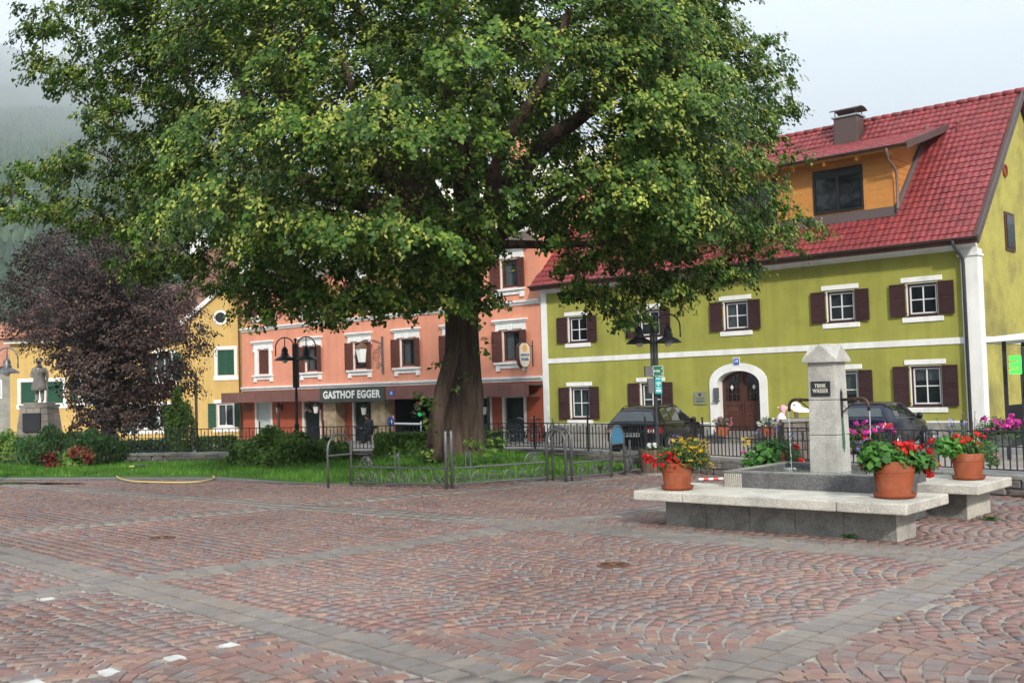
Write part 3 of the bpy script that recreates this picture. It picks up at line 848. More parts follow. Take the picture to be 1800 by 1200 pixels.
# plinth, bands, cornice, corner strips
b = MB()
for x0, x1 in ((GX0 + .01, -20.42), (-17.98, -11.2)):
    zt = [.235 + (x + 28.4) * .005 for x in (x0, x1)]
    b.hexa([(x0, YF - .035, -.9), (x1, YF - .035, -.9), (x1, YF + .02, -.9), (x0, YF + .02, -.9)], [(x0, YF - .035, zt[0]), (x1, YF - .035, zt[1]), (x1, YF + .02, zt[1]), (x0, YF + .02, zt[0])])
b.build('plinth', 'grey_plaster', gh, world=True)
b = MB()
for x0, x1 in ((GX0 + .3, -20.42), (-17.98, -11.2)):
    zt = [.237 + (x + 28.4) * .005 for x in (x0, x1)]
    b.hexa([(x0, YF - .045, zt[0]), (x1, YF - .045, zt[1]), (x1, YF + .02, zt[1]), (x0, YF + .02, zt[0])], [(x0, YF - .045, zt[0] + .055), (x1, YF - .045, zt[1] + .055), (x1, YF + .02, zt[1] + .055), (x0, YF + .02, zt[0] + .055)])
b.build('plinth_trim', 'white_plaster', gh, world=True)
b = MB(); b.box(GX0 + .3, -11.2, YF - .03, YF + .02, 2.79, 2.99); b.build('band', 'white_plaster', gh, world=True)
b = MB(); b.box(GX1 - .02, GX1 + .03, 34.36, 44, 2.79, 2.99); b.build('gable_band', 'white_plaster', gh, world=True)
b = MB(); b.prism([(YF + .02, 5.72), (YF - .05, 5.72), (YF - .06, 5.8), (YF - .2, 5.92), (YF - .36, 6.08), (YF - .38, 6.16), (YF + .02, 6.16)], GX0 - .02, GX1 + .02, 'x')
b.build('cornice', 'white_plaster', gh, world=True)
b = MB(); b.box(GX0 - .001, GX0 + .3, YF - .04, YF + .03, -.9, 5.72); b.build('corner_strip', 'white_plaster', gh, world=True)
b = MB(); b.box(-11.2, GX1 + .045, YF - .05, YF + .36, -.9, 5.74); b.box(-11.28, GX1 + .09, YF - .09, YF + .4, 5.5, 5.58)
b.build('corner_strip', 'white_plaster', gh, world=True, bevel=.015)
b = MB(); b.box(GX1 - .02, GX1 + .04, 34.36, 44.2, -.9, .2); b.build('gable_plinth', 'grey_plaster', gh, world=True)
# windows
gk = dict(frame='brown_shutter', reveal='white_plaster', sash='white_frame', shutter='brown_shutter', sw=.5, ang=R(5), hinge=True)
cur = {0: ('blind', (0, 0), 0.0), 1: ('blind', (0, 0), 0.0)}
for i, x in enumerate(GW):
    for lv in (0, 1):
        if lv == 0 and x == -19.2: continue
        z0, h = (lowz(x), 1.3) if lv == 0 else (upz(x), 1.06)
        cu_ = None
        if lv == 0: cu_ = ('blind', (0, 0), 0.0) if i < 2 else ('curtain', (0, 0), .35 if i == 3 else .6)
        elif i == 2: cu_ = ('curtain', (-.4, -.1), .0)
        f_ = small_window(gh, x, YF, z0, 1.0, h, 'cross', cu_, mats=gk)
        b = MB(); b.box(-.66, .66, -.035, .01, h + .04, h + .2); b.build('lintel', 'white_plaster', f_, bevel=.008)
        b = MB(); b.box(-.66, .66, -.035, .01, -.2, -.035); b.build('sill', 'white_plaster', f_, bevel=.008)
        b = MB(); b.box(-.5, .5, -.03, .05, -.034, .012); b.build('sill_board', 'brown_shutter', f_)
# arched door
arch = lambda hw, zs, rise, n=14: [(hw * math.cos(math.pi * k / n), zs + rise * math.sin(math.pi * k / n)) for k in range(n + 1)]
b = MB()
inn, out = arch(.87, 1.72, .48), arch(1.17, 1.8, .68)
rows = [[(DX + 1.17, -.3), (DX + .87, -.3)]] + [[(DX + a[0], a[1]), (DX + c[0], c[1])] for a, c in zip(out, inn)] + [[(DX - 1.17, -.3), (DX - .87, -.3)]]
for y in (YF - .05,): b.grid([[(p[0], y, p[1]) for p in r_] for r_ in rows])
b.grid([[(r_[1][0], y, r_[1][1]) for y in (YF - .05, YF + .5)] for r_ in rows])
b.grid([[(r_[0][0], y, r_[0][1]) for y in (YF - .05, YF + .02)] for r_ in rows])
sr = b.build('door_surround', 'white_plaster', gh, world=True)
door = MB(); poly = [(DX - .87, -.02)] + [(DX + .87, -.02)] + [(DX + a, c) for a, c in arch(.87, 1.72, .48)]
door.prism(poly, YF + .36, YF + .44, 'y')
do = door.build('door', 'dark_wood', gh, world=True)
b = MB()
for s in (-1, 1):
    x0, x1 = (DX - .8, DX - .06) if s < 0 else (DX + .06, DX + .8)
    ring_frame(b, x0, x1, .05, .5, .07, YF + .335, YF + .359); ring_frame(b, x0, x1, .56, 1.0, .07, YF + .335, YF + .359)
    b.box(x0 + .14, x1 - .14, YF + .343, YF + .359, .19, .36); b.box(x0 + .14, x1 - .14, YF + .343, YF + .359, .7, .86)
b.box(DX - .03, DX + .03, YF + .32, YF + .359, 0, 2.16)
b.build('panel', 'dark_wood', do, world=True)
for s in (-1, 1):
    pts = [(.14, 1.1), (.76, 1.1)] + [(x, z - .1) for x, z in arch(.8, 1.7, .46) if .14 < x < .77]
    b = MB(); b.prism([(DX + s * x, z) for x, z in pts], YF + .347, YF + .36, 'y'); b.build('pane', 'dark_glass', do, world=True)
    b = MB()
    for x in (.29, .45, .61): b.box(DX + s * x - .01, DX + s * x + .01, YF + .332, YF + .346, 1.1, 1.98 - .18 * (x > .55))
    for z in (1.36, 1.62): b.box(DX + s * .45 - .31, DX + s * .45 + .31, YF + .334, YF + .345, z - .01, z + .01)
    b.build('lattice', 'dark_wood', do, world=True)
    b = MB(); b.prism([(DX + s * .45 - .07, 1.6), (DX + s * .45, 1.5), (DX + s * .45 + .07, 1.6), (DX + s * .45, 1.7)], YF + .328, YF + .335, 'y'); b.build('rosette', 'plate_white', do, world=True)
b = MB(); b.tube([(DX - .02, YF + .31, .95), (DX - .14, YF + .3, .95)], .015); b.build('handle', 'dark_iron', do, world=True)
b = MB(); b.box(DX - 1.25, DX + 1.25, YF - .42, YF + .4, -.5, -.12); b.box(DX - 1.0, DX + 1.0, YF - .1, YF + .4, -.12, .0)
b.build('door_step', 'granite', gh, world=True, bevel=.01)
b = MB(); b.box(DX - .12, DX + .1, YF - .075, YF - .052, 2.42, 2.64); npl = b.build('number_plate', 'sign_blue', gh, world=True)
b = MB(); b.box(DX - .155, DX + .135, YF - .062, YF - .051, 2.385, 2.675); b.build('plate_frame', 'white_frame', npl, world=True)
lettering('19', .16, 'letter_white', npl, (DX - .01, YF - .08, 2.53), (1, 0, 0), (0, 0, 1), .004)
b = MB(); b.box(-21.06, -20.55, YF - .04, YF - .005, 1.0, 1.47); pq = b.build('plaque', 'brass', gh, world=True)
b = MB(); b.prism([(-20.86, 1.42), (-20.74, 1.42), (-20.74, 1.34), (-20.8, 1.28), (-20.86, 1.34)], YF - .046, YF - .041, 'y'); b.build('crest', 'sign_board', pq, world=True)
b = MB()
for k, (z, w) in enumerate(((1.23, .2), (1.18, .15), (1.12, .18), (1.08, .14))): b.box(-20.8 - w, -20.8 + w, YF - .044, YF - .0415, z, z + .018)
b.build('text_line', 'sign_board', pq, world=True)
b = MB(); b.box(-20.18, -19.97, YF - .12, YF - .052, 1.18, 1.6); b.box(-20.19, -19.96, YF - .16, YF - .052, 1.08, 1.16); b.build('letter_box', 'grey_iron', gh, world=True, bevel=.01)
b = MB(); b.box(-25.1, -24.55, YF - .06, YF - .034, -.4, .2); b.build('hatch', 'dark_iron', gh, world=True)
# gable details
b = MB(); b.lathe([(.22, 0), (.22, .06), (.17, .06), (.17, .02)], 18, (GX1 + .0, 37.2, 8.6), 'x'); b.build('round_vent', 'terracotta', gh, world=True)
b = MB(); b.box(GX1 - .02, GX1 + .05, 36.9, 37.9, 5.9, 7.2); gw = b.build('gable_window', 'dark_wood', gh, world=True)
b = MB(); b.box(GX1 + .05, GX1 + .07, 37.0, 37.8, 6.0, 7.1); b.build('pane', 'dark_glass', gw, world=True)
# roof
RS = math.sqrt(.5)
b = MB()
e0, e1, rg = (33.42, 6.02), (44.7, 6.02), (39.05, 11.65)
for (y0, z0), (y1, z1) in ((e0, rg), (rg, e1)):
    b.add([(x, y, z + t) for t in (-.17, -.03) for x, y, z in ((GX0 - .15, y0, z0), (GX1 + .22, y0, z0), (GX1 + .22, y1, z1), (GX0 - .15, y1, z1))],
          [(0, 1, 2, 3), (4, 5, 6, 7), (0, 1, 5, 4), (2, 3, 7, 6), (0, 3, 7, 4), (1, 2, 6, 5)])
roof = b.build('roof', 'dark_wood', gh, world=True)
DXL, DXR, DYF, DYE = -24.6, -13.5, 34.65, 34.0
def skip_main(c):
    if DXL < c.x < DXR - .02 and 34.6 < c.y < 38.0: return True
    if -17.05 < c.x < -16.05 and 38.05 < c.y < 38.7: return True
    return False
tw, tl = .213, .318
tiled(roof, 'roof_tile', (GX0 - .15, e0[0], e0[1] - .02), (1, 0, 0), (0, rg[0] - e0[0], rg[1] - e0[1]), int((GX1 + .22 - GX0 + .15) / tw), 25, tw, tl, 'red_tile', 300, skip_main)
b = MB()
for k in range(46):
    x = GX0 - .1 + k * .395
    b.lathe([(.13, x), (.105, x + .4)], 10, (0, rg[0], rg[1] - .02), 'x')
b.build('ridge', 'red_tile', roof, world=True, smooth=True)
for y0, z0, y1, z1 in ((e0[0] - .02, e0[1], rg[0], rg[1]), (e1[0] + .02, e1[1], rg[0], rg[1])):
    b = MB(); b.hexa([(GX1 + .2, y0, z0 - .22), (GX1 + .27, y0, z0 - .22), (GX1 + .27, y1, z1 - .22), (GX1 + .2, y1, z1 - .22)], [(GX1 + .2, y0, z0 + .06), (GX1 + .27, y0, z0 + .06), (GX1 + .27, y1, z1 + .08), (GX1 + .2, y1, z1 + .08)])
    b.build('verge_board', 'brown_metal', roof, world=True)
b = MB(); b.box(GX0 - .12, GX1 + .2, 33.46, 33.5, 5.84, 6.0); b.build('fascia', 'dark_wood', roof, world=True)
b = MB(); b.box(GX0 - .12, GX1 + .18, 33.5, 33.64, 5.95, 5.98); b.build('soffit', 'dark_wood', roof, world=True)
def gutter(x0, x1, y, z, r, name, parent, m='gutter_brown'):
    b = MB(); pts = []
    for x in (x0, x1):
        row = [(x, y + r * math.cos(t), z + r * math.sin(t)) for t in [math.pi + math.pi * k / 8 for k in range(9)]]
        pts.append(row)
    b.grid(pts); b.tube([(x0, y - r, z), (x1, y - r, z)], .012, 6)
    o_ = b.build(name, m, parent, world=True, recalc=False)
    md = o_.modifiers.new('t', 'SOLIDIFY'); md.thickness = .006
    return o_
gutter(GX0 - .14, GX1 + .24, 33.36, 6.03, .075, 'gutter', roof)
b = MB(); b.tube([(-11.2, 33.36, 5.98), (-11.2, 33.36, 5.86), (-11.15, 33.5, 5.7), (-11.08, 33.8, 5.45), (-11.07, 33.84, 5.3), (-11.07, 33.84, -.35)], .055, 10)
b.build('downpipe', 'pipe_dark', gh, world=True, smooth=True)
for k in range(8):
    x = -11.6 - k * 1.2
    if -17.2 < x < -15.9: continue
    y = 38.35; z = e0[1] + (y - e0[0]) + .03
    b = MB(); b.add([(x - .09, y - .05, z - .02), (x + .09, y - .05, z - .02), (x, y, z + .1), (x, y + .12, z + .1)], [(0, 1, 2), (0, 2, 3), (1, 3, 2)]); b.build('vent_tile', 'red_tile', roof, world=True)
b = MB(); b.tube([(-12.3, 37.7, 10.3), (-12.3, 37.7, 10.62)], .05, 10); b.lathe([(.09, 10.6), (.09, 10.66), (.02, 10.74)], 12, (-12.3, 37.7, 0)); b.build('roof_vent', 'red_tile', roof, world=True)
# chimney
ch = MB(); ch.box(-17.0, -16.08, 38.1, 38.75, 10.3, 11.72); chim = ch.build('chimney', 'brown_metal', roof, world=True, bevel=.01)
b = MB(); b.box(-17.06, -16.02, 38.04, 38.81, 11.72, 11.78); b.build('rim', 'rim', chim, world=True)
b = MB()
for x in (-16.95, -16.13):
    for y in (38.15, 38.7): b.box(x - .015, x + .015, y - .015, y + .015, 11.78, 11.98)
b.build('cap_post', 'brown_metal', chim, world=True)
b = MB(); b.grid([[(x, 38.42 + .47 * math.sin(t), 11.86 + .22 * math.cos(t)) for t in [R(-62 + 124 * k / 10) for k in range(11)]] for x in (-17.12, -15.96)])
o_ = b.build('cap', 'brown_metal', chim, world=True, recalc=False, smooth=True); md = o_.modifiers.new('t', 'SOLIDIFY'); md.thickness = .015
# dormer with orange boards
b = MB()
wins = [(-16.3, -14.5, 7.57, 9.08), (-19.5, -17.72, 7.57, 9.08), (-23.4, -21.6, 7.57, 9.08)]
holed(b, DXL, DXR, 7.1, 9.6, wins, lambda u, z: (u, DYF + .02, z))
b.add([(DXR, DYF + .02, 7.1), (DXR, 38.2, 10.55), (DXR, DYF + .02, 9.6)], [(0, 1, 2)])
dm = b.build('dormer', 'orange_wood', gh, world=True, recalc=False)
secs = [(-14.5, DXR + .02), (-17.72, -16.3), (-21.6, -19.5), (DXL, -23.4)]
for x0, x1 in secs:
    for k in range(9):
        z = 7.5 + k * .215
        b = MB(); b.box(x0 + .004, x1 - .004, DYF - .012, DYF + .02, z + .001, min(z + .2135, 9.42)); b.build('board', 'orange_wood', dm, world=True, bevel=.0015)
for x0, x1, z0, z1 in wins:
    b = MB(); b.box(x0 + .004, x1 - .004, DYF - .012, DYF + .02, z1 + .004, z1 + .2); b.build('board', 'orange_wood', dm, world=True)
for k in range(8):
    z = 7.62 + k * .215
    # side cheek boards run from the front back to the roof slope
    yb = 33.42 + (z + .1 - 6.02)
    b = MB(); b.box(DXR + .002, DXR + .03, DYF - .01, max(yb, DYF + .1), z, z + .205); b.build('cheek_board', 'orange_wood', dm, world=True, bevel=.004)
for x0, x1, z0, z1 in wins:
    b = MB(); ring_frame(b, x0, x1, z0, z1, .07, DYF - .05, DYF + .06); b.box((x0 + x1) / 2 - .04, (x0 + x1) / 2 + .04, DYF - .03, DYF + .05, z0 + .07, z1 - .07); b.box(x0 + .07, x1 - .07, DYF - .04, DYF + .05, z1 - .3, z1 - .07)
    wf = b.build('dormer_window', 'black_lacquer', dm, world=True)
    for a, c in ((x0 + .07, (x0 + x1) / 2 - .04), ((x0 + x1) / 2 + .04, x1 - .07)):
        b = MB(); b.box(a, c, DYF + .0, DYF + .01, z0 + .07, z1 - .3); b.build('pane', 'dark_glass', wf, world=True)
b = MB(); b.hexa([(DXL, DYF - .12, 7.16), (DXR + .1, DYF - .12, 7.16), (DXR + .1, DYF + .02, 7.2), (DXL, DYF + .02, 7.2)], [(DXL, DYF - .03, 7.5), (DXR + .04, DYF - .03, 7.5), (DXR + .04, DYF + .02, 7.5), (DXL, DYF + .02, 7.5)])
b.build('flashing', 'brown_metal', dm, world=True)
b = MB(); b.hexa([(DXR + .03, DYF - .05, 7.2), (DXR + .2, DYF - .05, 7.2), (DXR + .2, 38.0, 10.62), (DXR + .03, 38.0, 10.62)], [(DXR + .03, DYF - .05, 7.42), (DXR + .1, DYF - .05, 7.4), (DXR + .1, 38.0, 10.75), (DXR + .03, 38.0, 10.78)])
b.build('side_flashing', 'brown_metal', dm, world=True)
# dormer roof
DE = (DYE, 9.38); DM = (38.15, 10.66)
b = MB()
x0, x1 = DXL - .4, -12.75
b.add([(x, y, z + t) for t in (-.14, 0) for x, y, z in ((x0, *DE), (x1, *DE), (x1, *DM), (x0, *DM))], [(0, 1, 2, 3), (4, 5, 6, 7), (0, 1, 5, 4), (2, 3, 7, 6), (0, 3, 7, 4), (1, 2, 6, 5)])
dr = b.build('dormer_roof', 'orange_wood', dm, world=True)
b = MB(); sl = Vector((0, DM[0] - DE[0], DM[1] - DE[1])).length
b = MB(); b.hexa([(x1, DE[0] - .03, DE[1] - .17), (x1 + .06, DE[0] - .03, DE[1] - .17), (x1 + .06, DM[0], DM[1] - .15), (x1, DM[0], DM[1] - .15)], [(x1, DE[0] - .03, DE[1] + .09), (x1 + .06, DE[0] - .03, DE[1] + .09), (x1 + .06, DM[0], DM[1] + .1), (x1, DM[0], DM[1] + .1)])
b.build('dormer_verge', 'brown_metal', dm, world=True)
for k in range(10):
    x = -13.3 - k * 1.15
    b = MB(); b.bar((x, DE[0] + .03, DE[1] - .2), (x, DE[0] + 1.2, DE[1] + .17), .1, .14); b.build('rafter', 'orange_wood', dm, world=True)
tiled(roof, 'dormer_tile', (x0, DE[0] - .04, DE[1] + .0), (1, 0, 0), (0, DM[0] - DE[0], DM[1] - DE[1]), int((x1 - x0) / tw), 13, tw, .335, 'red_tile', 0)
gutter(x0, x1 + .08, DE[0] - .1, DE[1] + .0, .07, 'dormer_gutter', dm)
b = MB(); b.tube([(-13.35, DE[0] - .1, 9.32), (-13.35, DE[0] - .1, 9.2), (-13.38, DE[0] + .1, 8.98), (-13.3, DYF - .22, 8.7), (-13.3, DYF - .1, 8.5), (-13.3, DYF - .1, 7.5), (-13.28, DYF - .22, 7.36)], .045, 10); b.build('dormer_downpipe', 'pipe_brown', dm, world=True, smooth=True)

# ------------------------------------------------------------------ pink guesthouse
PX0, PX1, YP = -50.4, -28.42, 34.04
ph_ = thing('guesthouse', 'three-storey salmon pink guesthouse with white trim, brown shutters and brown canopy', 'guesthouse', (-39.4, 34, -.6))
PW = [-48.35, -44.15, -40.25, -36.8, -33.5, -30.2]
hl = []
for x in PW:
    hl += [(x - .5, x + .5, 2.97, 4.3), (x - .5, x + .5, 6.15, 7.4)]
b = MB(); holed(b, PX0, PX1, 2.05, 8.2, hl, lambda u, z: (u, YP, z)); b.build('wall', 'pink_plaster', ph_, world=True, recalc=False)
DRS = [(-48.4, 1.3), (-44.17, 1.3), (-40.1, 1.3), (-32.2, 1.3), (-30.1, 1.1)]
hl = [(x - w/2, x + w/2, -.65, 1.4) for x, w in DRS] + [(-37.75, -33.4, -.9, 1.7)]
b = MB(); holed(b, PX0, PX1, -1.2, 2.05, hl, lambda u, z: (u, YP, z)); b.build('ground_floor_wall', 'brick_red_plaster', ph_, world=True, recalc=False)
b = MB()
b.add([(PX1, YP, 6.1), (PX1, 46, 6.1), (PX1, 46, 8.2), (PX1, 40.2, 12.9), (PX1, YP, 8.2)], [(0, 1, 2, 3, 4)])
b.add([(PX0, YP, -1.2), (PX0, 46, -1.2), (PX0, 46, 8.2), (PX0, 40.2, 12.9), (PX0, YP, 8.2)], [(0, 1, 2, 3, 4)])
b.add([(PX0, 46, -1.2), (PX1, 46, -1.2), (PX1, 46, 8.2), (PX0, 46, 8.2)], [(0, 1, 2, 3)])
b.build('side_wall', 'pink_plaster', ph_, world=True, recalc=False)
for z in (2.08, 5.36):
    b = MB(); b.prism([(YP + .02, z), (YP - .05, z), (YP - .07, z + .08), (YP - .14, z + .12), (YP - .15, z + .2), (YP + .02, z + .22)], PX0 + .02, PX1 - .02, 'x'); b.build('string_course', 'white_plaster', ph_, world=True)
b = MB(); b.prism([(YP + .02, 7.9), (YP - .06, 7.9), (YP - .1, 8.0), (YP - .5, 8.3), (YP - .55, 8.42), (YP + .02, 8.42)], PX0 - .1, PX1 - .02, 'x'); b.build('eaves_cornice', 'cream_plaster', ph_, world=True)
b = MB()
for (y0, z0), (y1, z1) in (((33.4, 8.36), (40.2, 13.1)), ((40.2, 13.1), (46.6, 8.36))):
    b.add([(x, y, z + t) for t in (0, .14) for x, y, z in ((PX0 - .35, y0, z0), (PX1 + .1, y0, z0), (PX1 + .1, y1, z1), (PX0 - .35, y1, z1))], [(0, 1, 2, 3), (4, 5, 6, 7), (0, 1, 5, 4), (2, 3, 7, 6), (0, 3, 7, 4), (1, 2, 6, 5)])
pr = b.build('roof', 'cream_sheet', ph_, world=True)
for k in range(28):
    x = PX0 - .2 + k * .8
    b = MB(); b.bar((x, 33.42, 8.53), (x, 40.18, 13.26), .03, .05); b.build('seam', 'cream_sheet', pr, world=True)
gutter(PX0 - .35, PX1 + .1, 33.34, 8.42, .08, 'gutter', pr, 'white_frame')
b = MB(); b.tube([(PX0 - .12, 33.36, 8.35), (PX0 - .12, 33.4, 8.1), (PX0 - .06, 33.9, 7.7), (PX0 - .06, 33.93, -.6)], .055, 8); b.build('downpipe', 'copper', ph_, world=True, smooth=True)
b = MB(); b.box(-34.6, -33.8, 39.3, 40.1, 12.4, 14.2); cm = b.build('chimney', 'pink_plaster', pr, world=True)
b = MB(); b.box(-34.68, -33.72, 39.22, 40.18, 14.2, 14.32); b.build('cap', 'cream_plaster', cm, world=True)
pk = dict(frame='red_brown_shutter', reveal='white_plaster', sash='red_brown_shutter', shutter='red_brown_shutter', sw=.48, ang=R(14))
for i, x in enumerate(PW):
    for lv in (0, 1):
        z0, h = (2.97, 1.33) if lv == 0 else (6.15, 1.25)
        closed = lv == 0 and i == 0
        f_ = small_window(ph_, x, YP, z0, 1.0, h, 'plain' if i != 1 else 'tall', ('curtain', ((-.42, -.02) if i % 2 else (0, 0)), 0.0), closed=closed, mats=pk)
        b = MB()
        b.box(-.98, .98, -.16, .01, h + .42, h + .5); b.box(-.92, .92, -.1, .01, h + .34, h + .42); b.box(-.86, .86, -.05, .01, h + .06, h + .34)
        for s in (-1, 1): b.box(s * .8 - .09, s * .8 + .09, -.08, .01, h - .1, h + .06)
        b.box(-.1, .1, -.09, .0, h + .02, h + .3)
        b.build('window_head', 'white_plaster', f_)
        b = MB(); b.box(-.92, .92, -.15, .01, -.12, -.04); b.box(-.86, .86, -.06, .01, -.3, -.12)
        for s in (-1, 1): b.box(s * .75 - .1, s * .75 + .1, -.09, .01, -.42, -.12)
        b.build('window_sill', 'white_plaster', f_)
        if closed:
            b = MB()
            for s in (-1, 1): b.box(s * .66 - .12, s * .66 + .12, -.05, .01, -.04, h + .06)
            b.build('side_trim', 'white_plaster', f_)
# ground floor openings
for i, (x, w) in enumerate(DRS):
    z0, z1 = -.65, 1.4
    b = MB(); b.box(x - w/2 - .14, x - w/2, YP - .04, YP + .14, z0, z1 + .12); b.box(x + w/2, x + w/2 + .14, YP - .04, YP + .14, z0, z1 + .12); b.box(x - w/2, x + w/2, YP - .04, YP + .14, z1, z1 + .12)
    sf = b.build('shop_window', 'cream_frame', ph_, world=True)
    b = MB(); b.box(x - w/2, x + w/2, YP + .08, YP + .09, z0, z1); b.build('pane', 'glass' if i else 'blind', sf, world=True)
    if i:
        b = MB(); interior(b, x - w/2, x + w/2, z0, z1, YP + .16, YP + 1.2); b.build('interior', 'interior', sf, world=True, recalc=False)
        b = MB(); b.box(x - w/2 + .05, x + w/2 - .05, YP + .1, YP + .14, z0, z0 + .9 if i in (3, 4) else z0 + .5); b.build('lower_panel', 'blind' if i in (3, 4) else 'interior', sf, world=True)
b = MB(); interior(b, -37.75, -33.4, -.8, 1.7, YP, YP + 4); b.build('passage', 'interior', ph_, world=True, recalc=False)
for x in (-42.0, -38.35):
    b = MB(); b.box(x - .5, x + .5, 33.45, 34.1, -1.0, 1.6); b.build('pillar', 'cladding_stone', ph_, world=True, bevel=.02)
for x in (-46.2, -31.05):
    b = MB(); b.tube([(x, 33.4, -.9), (x, 33.4, 1.5)], .06, 10); b.build('canopy_post', 'dark_iron', ph_, world=True)
# canopy
CY = 33.05
b = MB(); b.box(-51.0, -28.45, CY + .06, YP - .01, 1.9, 1.98); b.box(-51.0, -28.45, CY + .06, YP - .1, 1.46, 1.5); cn = b.build('canopy', 'brown_metal', ph_, world=True)
x = -51.0
while x < -28.6:
    x1 = min(x + .8, -28.45)
    b = MB(); b.box(x + .006, x1 - .006, CY, CY + .06, 1.45, 2.0); b.build('canopy_panel', 'canopy_metal', cn, world=True, bevel=.01)
    x = x1
b = MB(); b.box(-51.02, -50.96, CY + .07, YP, 1.45, 2.0); b.build('canopy_panel', 'canopy_metal', cn, world=True)
sb = MB(); sb.box(-42.15, -37.3, CY - .07, CY - .005, 1.36, 2.08); sgn = sb.build('sign_board', 'sign_board', ph_, world=True, bevel=.01)
lettering('GASTHOF EGGER', .5, 'letter_white', sgn, (-39.75, CY - .072, 1.715), (1, 0, 0), (0, 0, 1), .018, 1.08, fit=4.3)
b = MB(); b.box(-37.0, -36.72, CY - .03, CY - .005, 1.6, 1.86); hp = b.build('number_plate', 'sign_blue', ph_, world=True)
lettering('15', .17, 'letter_white', hp, (-36.86, CY - .033, 1.73), (1, 0, 0), (0, 0, 1), .004)
b = MB(); b.box(-50.2, -49.5, YP - .05, YP - .002, .95, 1.3); b.build('vent_grille', 'dark_wood', ph_, world=True)

# lanterns on the guesthouse front
def lantern(loc, label, s=1.0, glass='opal', body='dark_iron'):
    t = thing('wall_lantern', label, 'lantern', loc, group='lanterns on the guesthouse front')
    b = MB(); b.box(-.05 * s, .05 * s, -.02, .02, -.2 * s, .1 * s); b.tube([(0, -.02, 0), (0, -.12 * s, .06 * s), (0, -.22 * s, .1 * s), (0, -.24 * s, .02 * s)], .014 * s, 6); b.build('bracket', body, t)
    b = MB(); b.lathe([(.075 * s, -.34 * s), (.12 * s, -.06 * s)], 6, (0, -.24 * s, 0)); b.build('glass', glass, t)
    b = MB(); b.lathe([(.16 * s, -.06 * s), (.06 * s, .03 * s), (.02 * s, .08 * s)], 6, (0, -.24 * s, 0)); b.build('hood', body, t)
    b = MB(); b.lathe([(.03 * s, -.4 * s), (.085 * s, -.34 * s)], 6, (0, -.24 * s, 0)); b.build('base', body, t)
    return t
lantern((-42.7, 33.44, 1.25), 'small iron lantern on the left stone pillar under the canopy', 1.2)
lantern((-39.0, 33.44, 1.15), 'small iron lantern on the right stone pillar by the passage', 1.2)
lantern((-46.75, 34.02, 1.2), 'dark wall lantern between the two left doors of the guesthouse', 1.0)
lantern((-31.6, 34.02, 1.1), 'dark wall lantern on red wall right of the old tree', 1.2, 'opal')
# lantern on a wrought iron bracket
wl_ = thing('hanging_lantern', 'large white glass lantern with copper hood on wrought iron bracket, first floor', 'lantern', (-38.5, 34.0, 3.6))
b = MB(); b.box(-.05, .05, -.05, .0, -.9, .9)
b.tube([(0, -.02, .55), (-.6, -.02, .75), (-1.35, -.02, .8), (-1.5, -.02, .7)], .02, 6)
for c, r0, tn in (((-.42, .0), .34, 2.2), ((-.3, -.5), .2, 1.8), ((-.95, .45), .2, 1.8), ((-.25, .35), .14, 1.6)):
    b.tube([(c[0] + r0 * (1 - k / 34) * math.cos(k / 30 * tn * 6.28), -.02, c[1] + r0 * (1 - k / 34) * math.sin(k / 30 * tn * 6.28)) for k in range(31)], .013, 5)
b.build('bracket', 'grey_iron', wl_)
b = MB(); b.lathe([(.2, -.05), (.34, .66)], 6, (-1.5, -.02, -.25)); b.build('glass', 'letter_white', wl_)
b = MB(); b.lathe([(.42, .65), (.2, .84), (.05, .95)], 6, (-1.5, -.02, -.25)); b.build('hood', 'copper', wl_)
b = MB(); b.lathe([(.12, -.12), (.22, -.05)], 6, (-1.5, -.02, -.25)); b.build('base', 'copper', wl_)
b = MB(); b.lathe([(.1, -.26), (.1, -.24)], 12, (-1.45, .0, .18), 'y'); b.build('emblem', 'hard_plastic_red', wl_)
# oval sign on the house corner
os_ = thing('oval_sign', 'cream oval hanging sign with blue lettering on iron arm by corner', 'sign', (-28.95, 34.0, 3.2))
sg = [(.36 * math.cos(t) * (1 if math.sin(t) < .3 else .95), .56 * math.sin(t)) for t in [2 * math.pi * k / 28 for k in range(28)]]
sg = [(-.3, .42), (-.18, .52), (.18, .52), (.3, .42), (.37, .36), (.37, -.2), (.3, -.42), (.15, -.56), (-.15, -.56), (-.3, -.42), (-.37, -.2), (-.37, .36)]
b = MB(); b.prism([(y - .62, z) for y, z in sg], -.08, .08, 'x'); b.build('frame', 'dark_wood', os_, bevel=.01)
b = MB(); b.prism([(y * .88 - .62, z * .92) for y, z in sg], -.095, .095, 'x'); bd = b.build('board', 'opal', os_)
b = MB(); b.tube([(0, 0, .35), (0, -1.0, .62)], .015, 6); b.tube([(0, 0, -.5), (0, 0, .6)], .02, 6)
for s in (-1, 1):
    b.tube([(0, -.62 + .1 * math.cos(k / 16 * 7) * (1 - k / 22) + s * .12, s * .0 + .62 + .07 * math.sin(k / 16 * 7) * (1 - k / 22)) for k in range(17)], .01, 5)
    b.tube([(0, -.62 + s * .1 + .07 * math.cos(k / 16 * 7) * (1 - k / 22), -.62 + .05 * math.sin(k / 16 * 7) * (1 - k / 22)) for k in range(17)], .01, 5)
b.build('arm', 'dark_iron', os_)
b = MB(); b.lathe([(.16, .094), (.16, .099)], 18, (0, -.62, .27), 'x'); b.build('emblem', 'emblem_orange', os_)
lettering('GASTHOF', .13, 'letter_blue', os_, (-28.95 + .1, 34 - .62, 3.2 - .02), (0, 1, 0), (0, 0, 1), .006, fit=.56)
lettering('EGGER', .15, 'letter_blue', os_, (-28.95 + .1, 34 - .62, 3.2 - .2), (0, 1, 0), (0, 0, 1), .006, fit=.48)

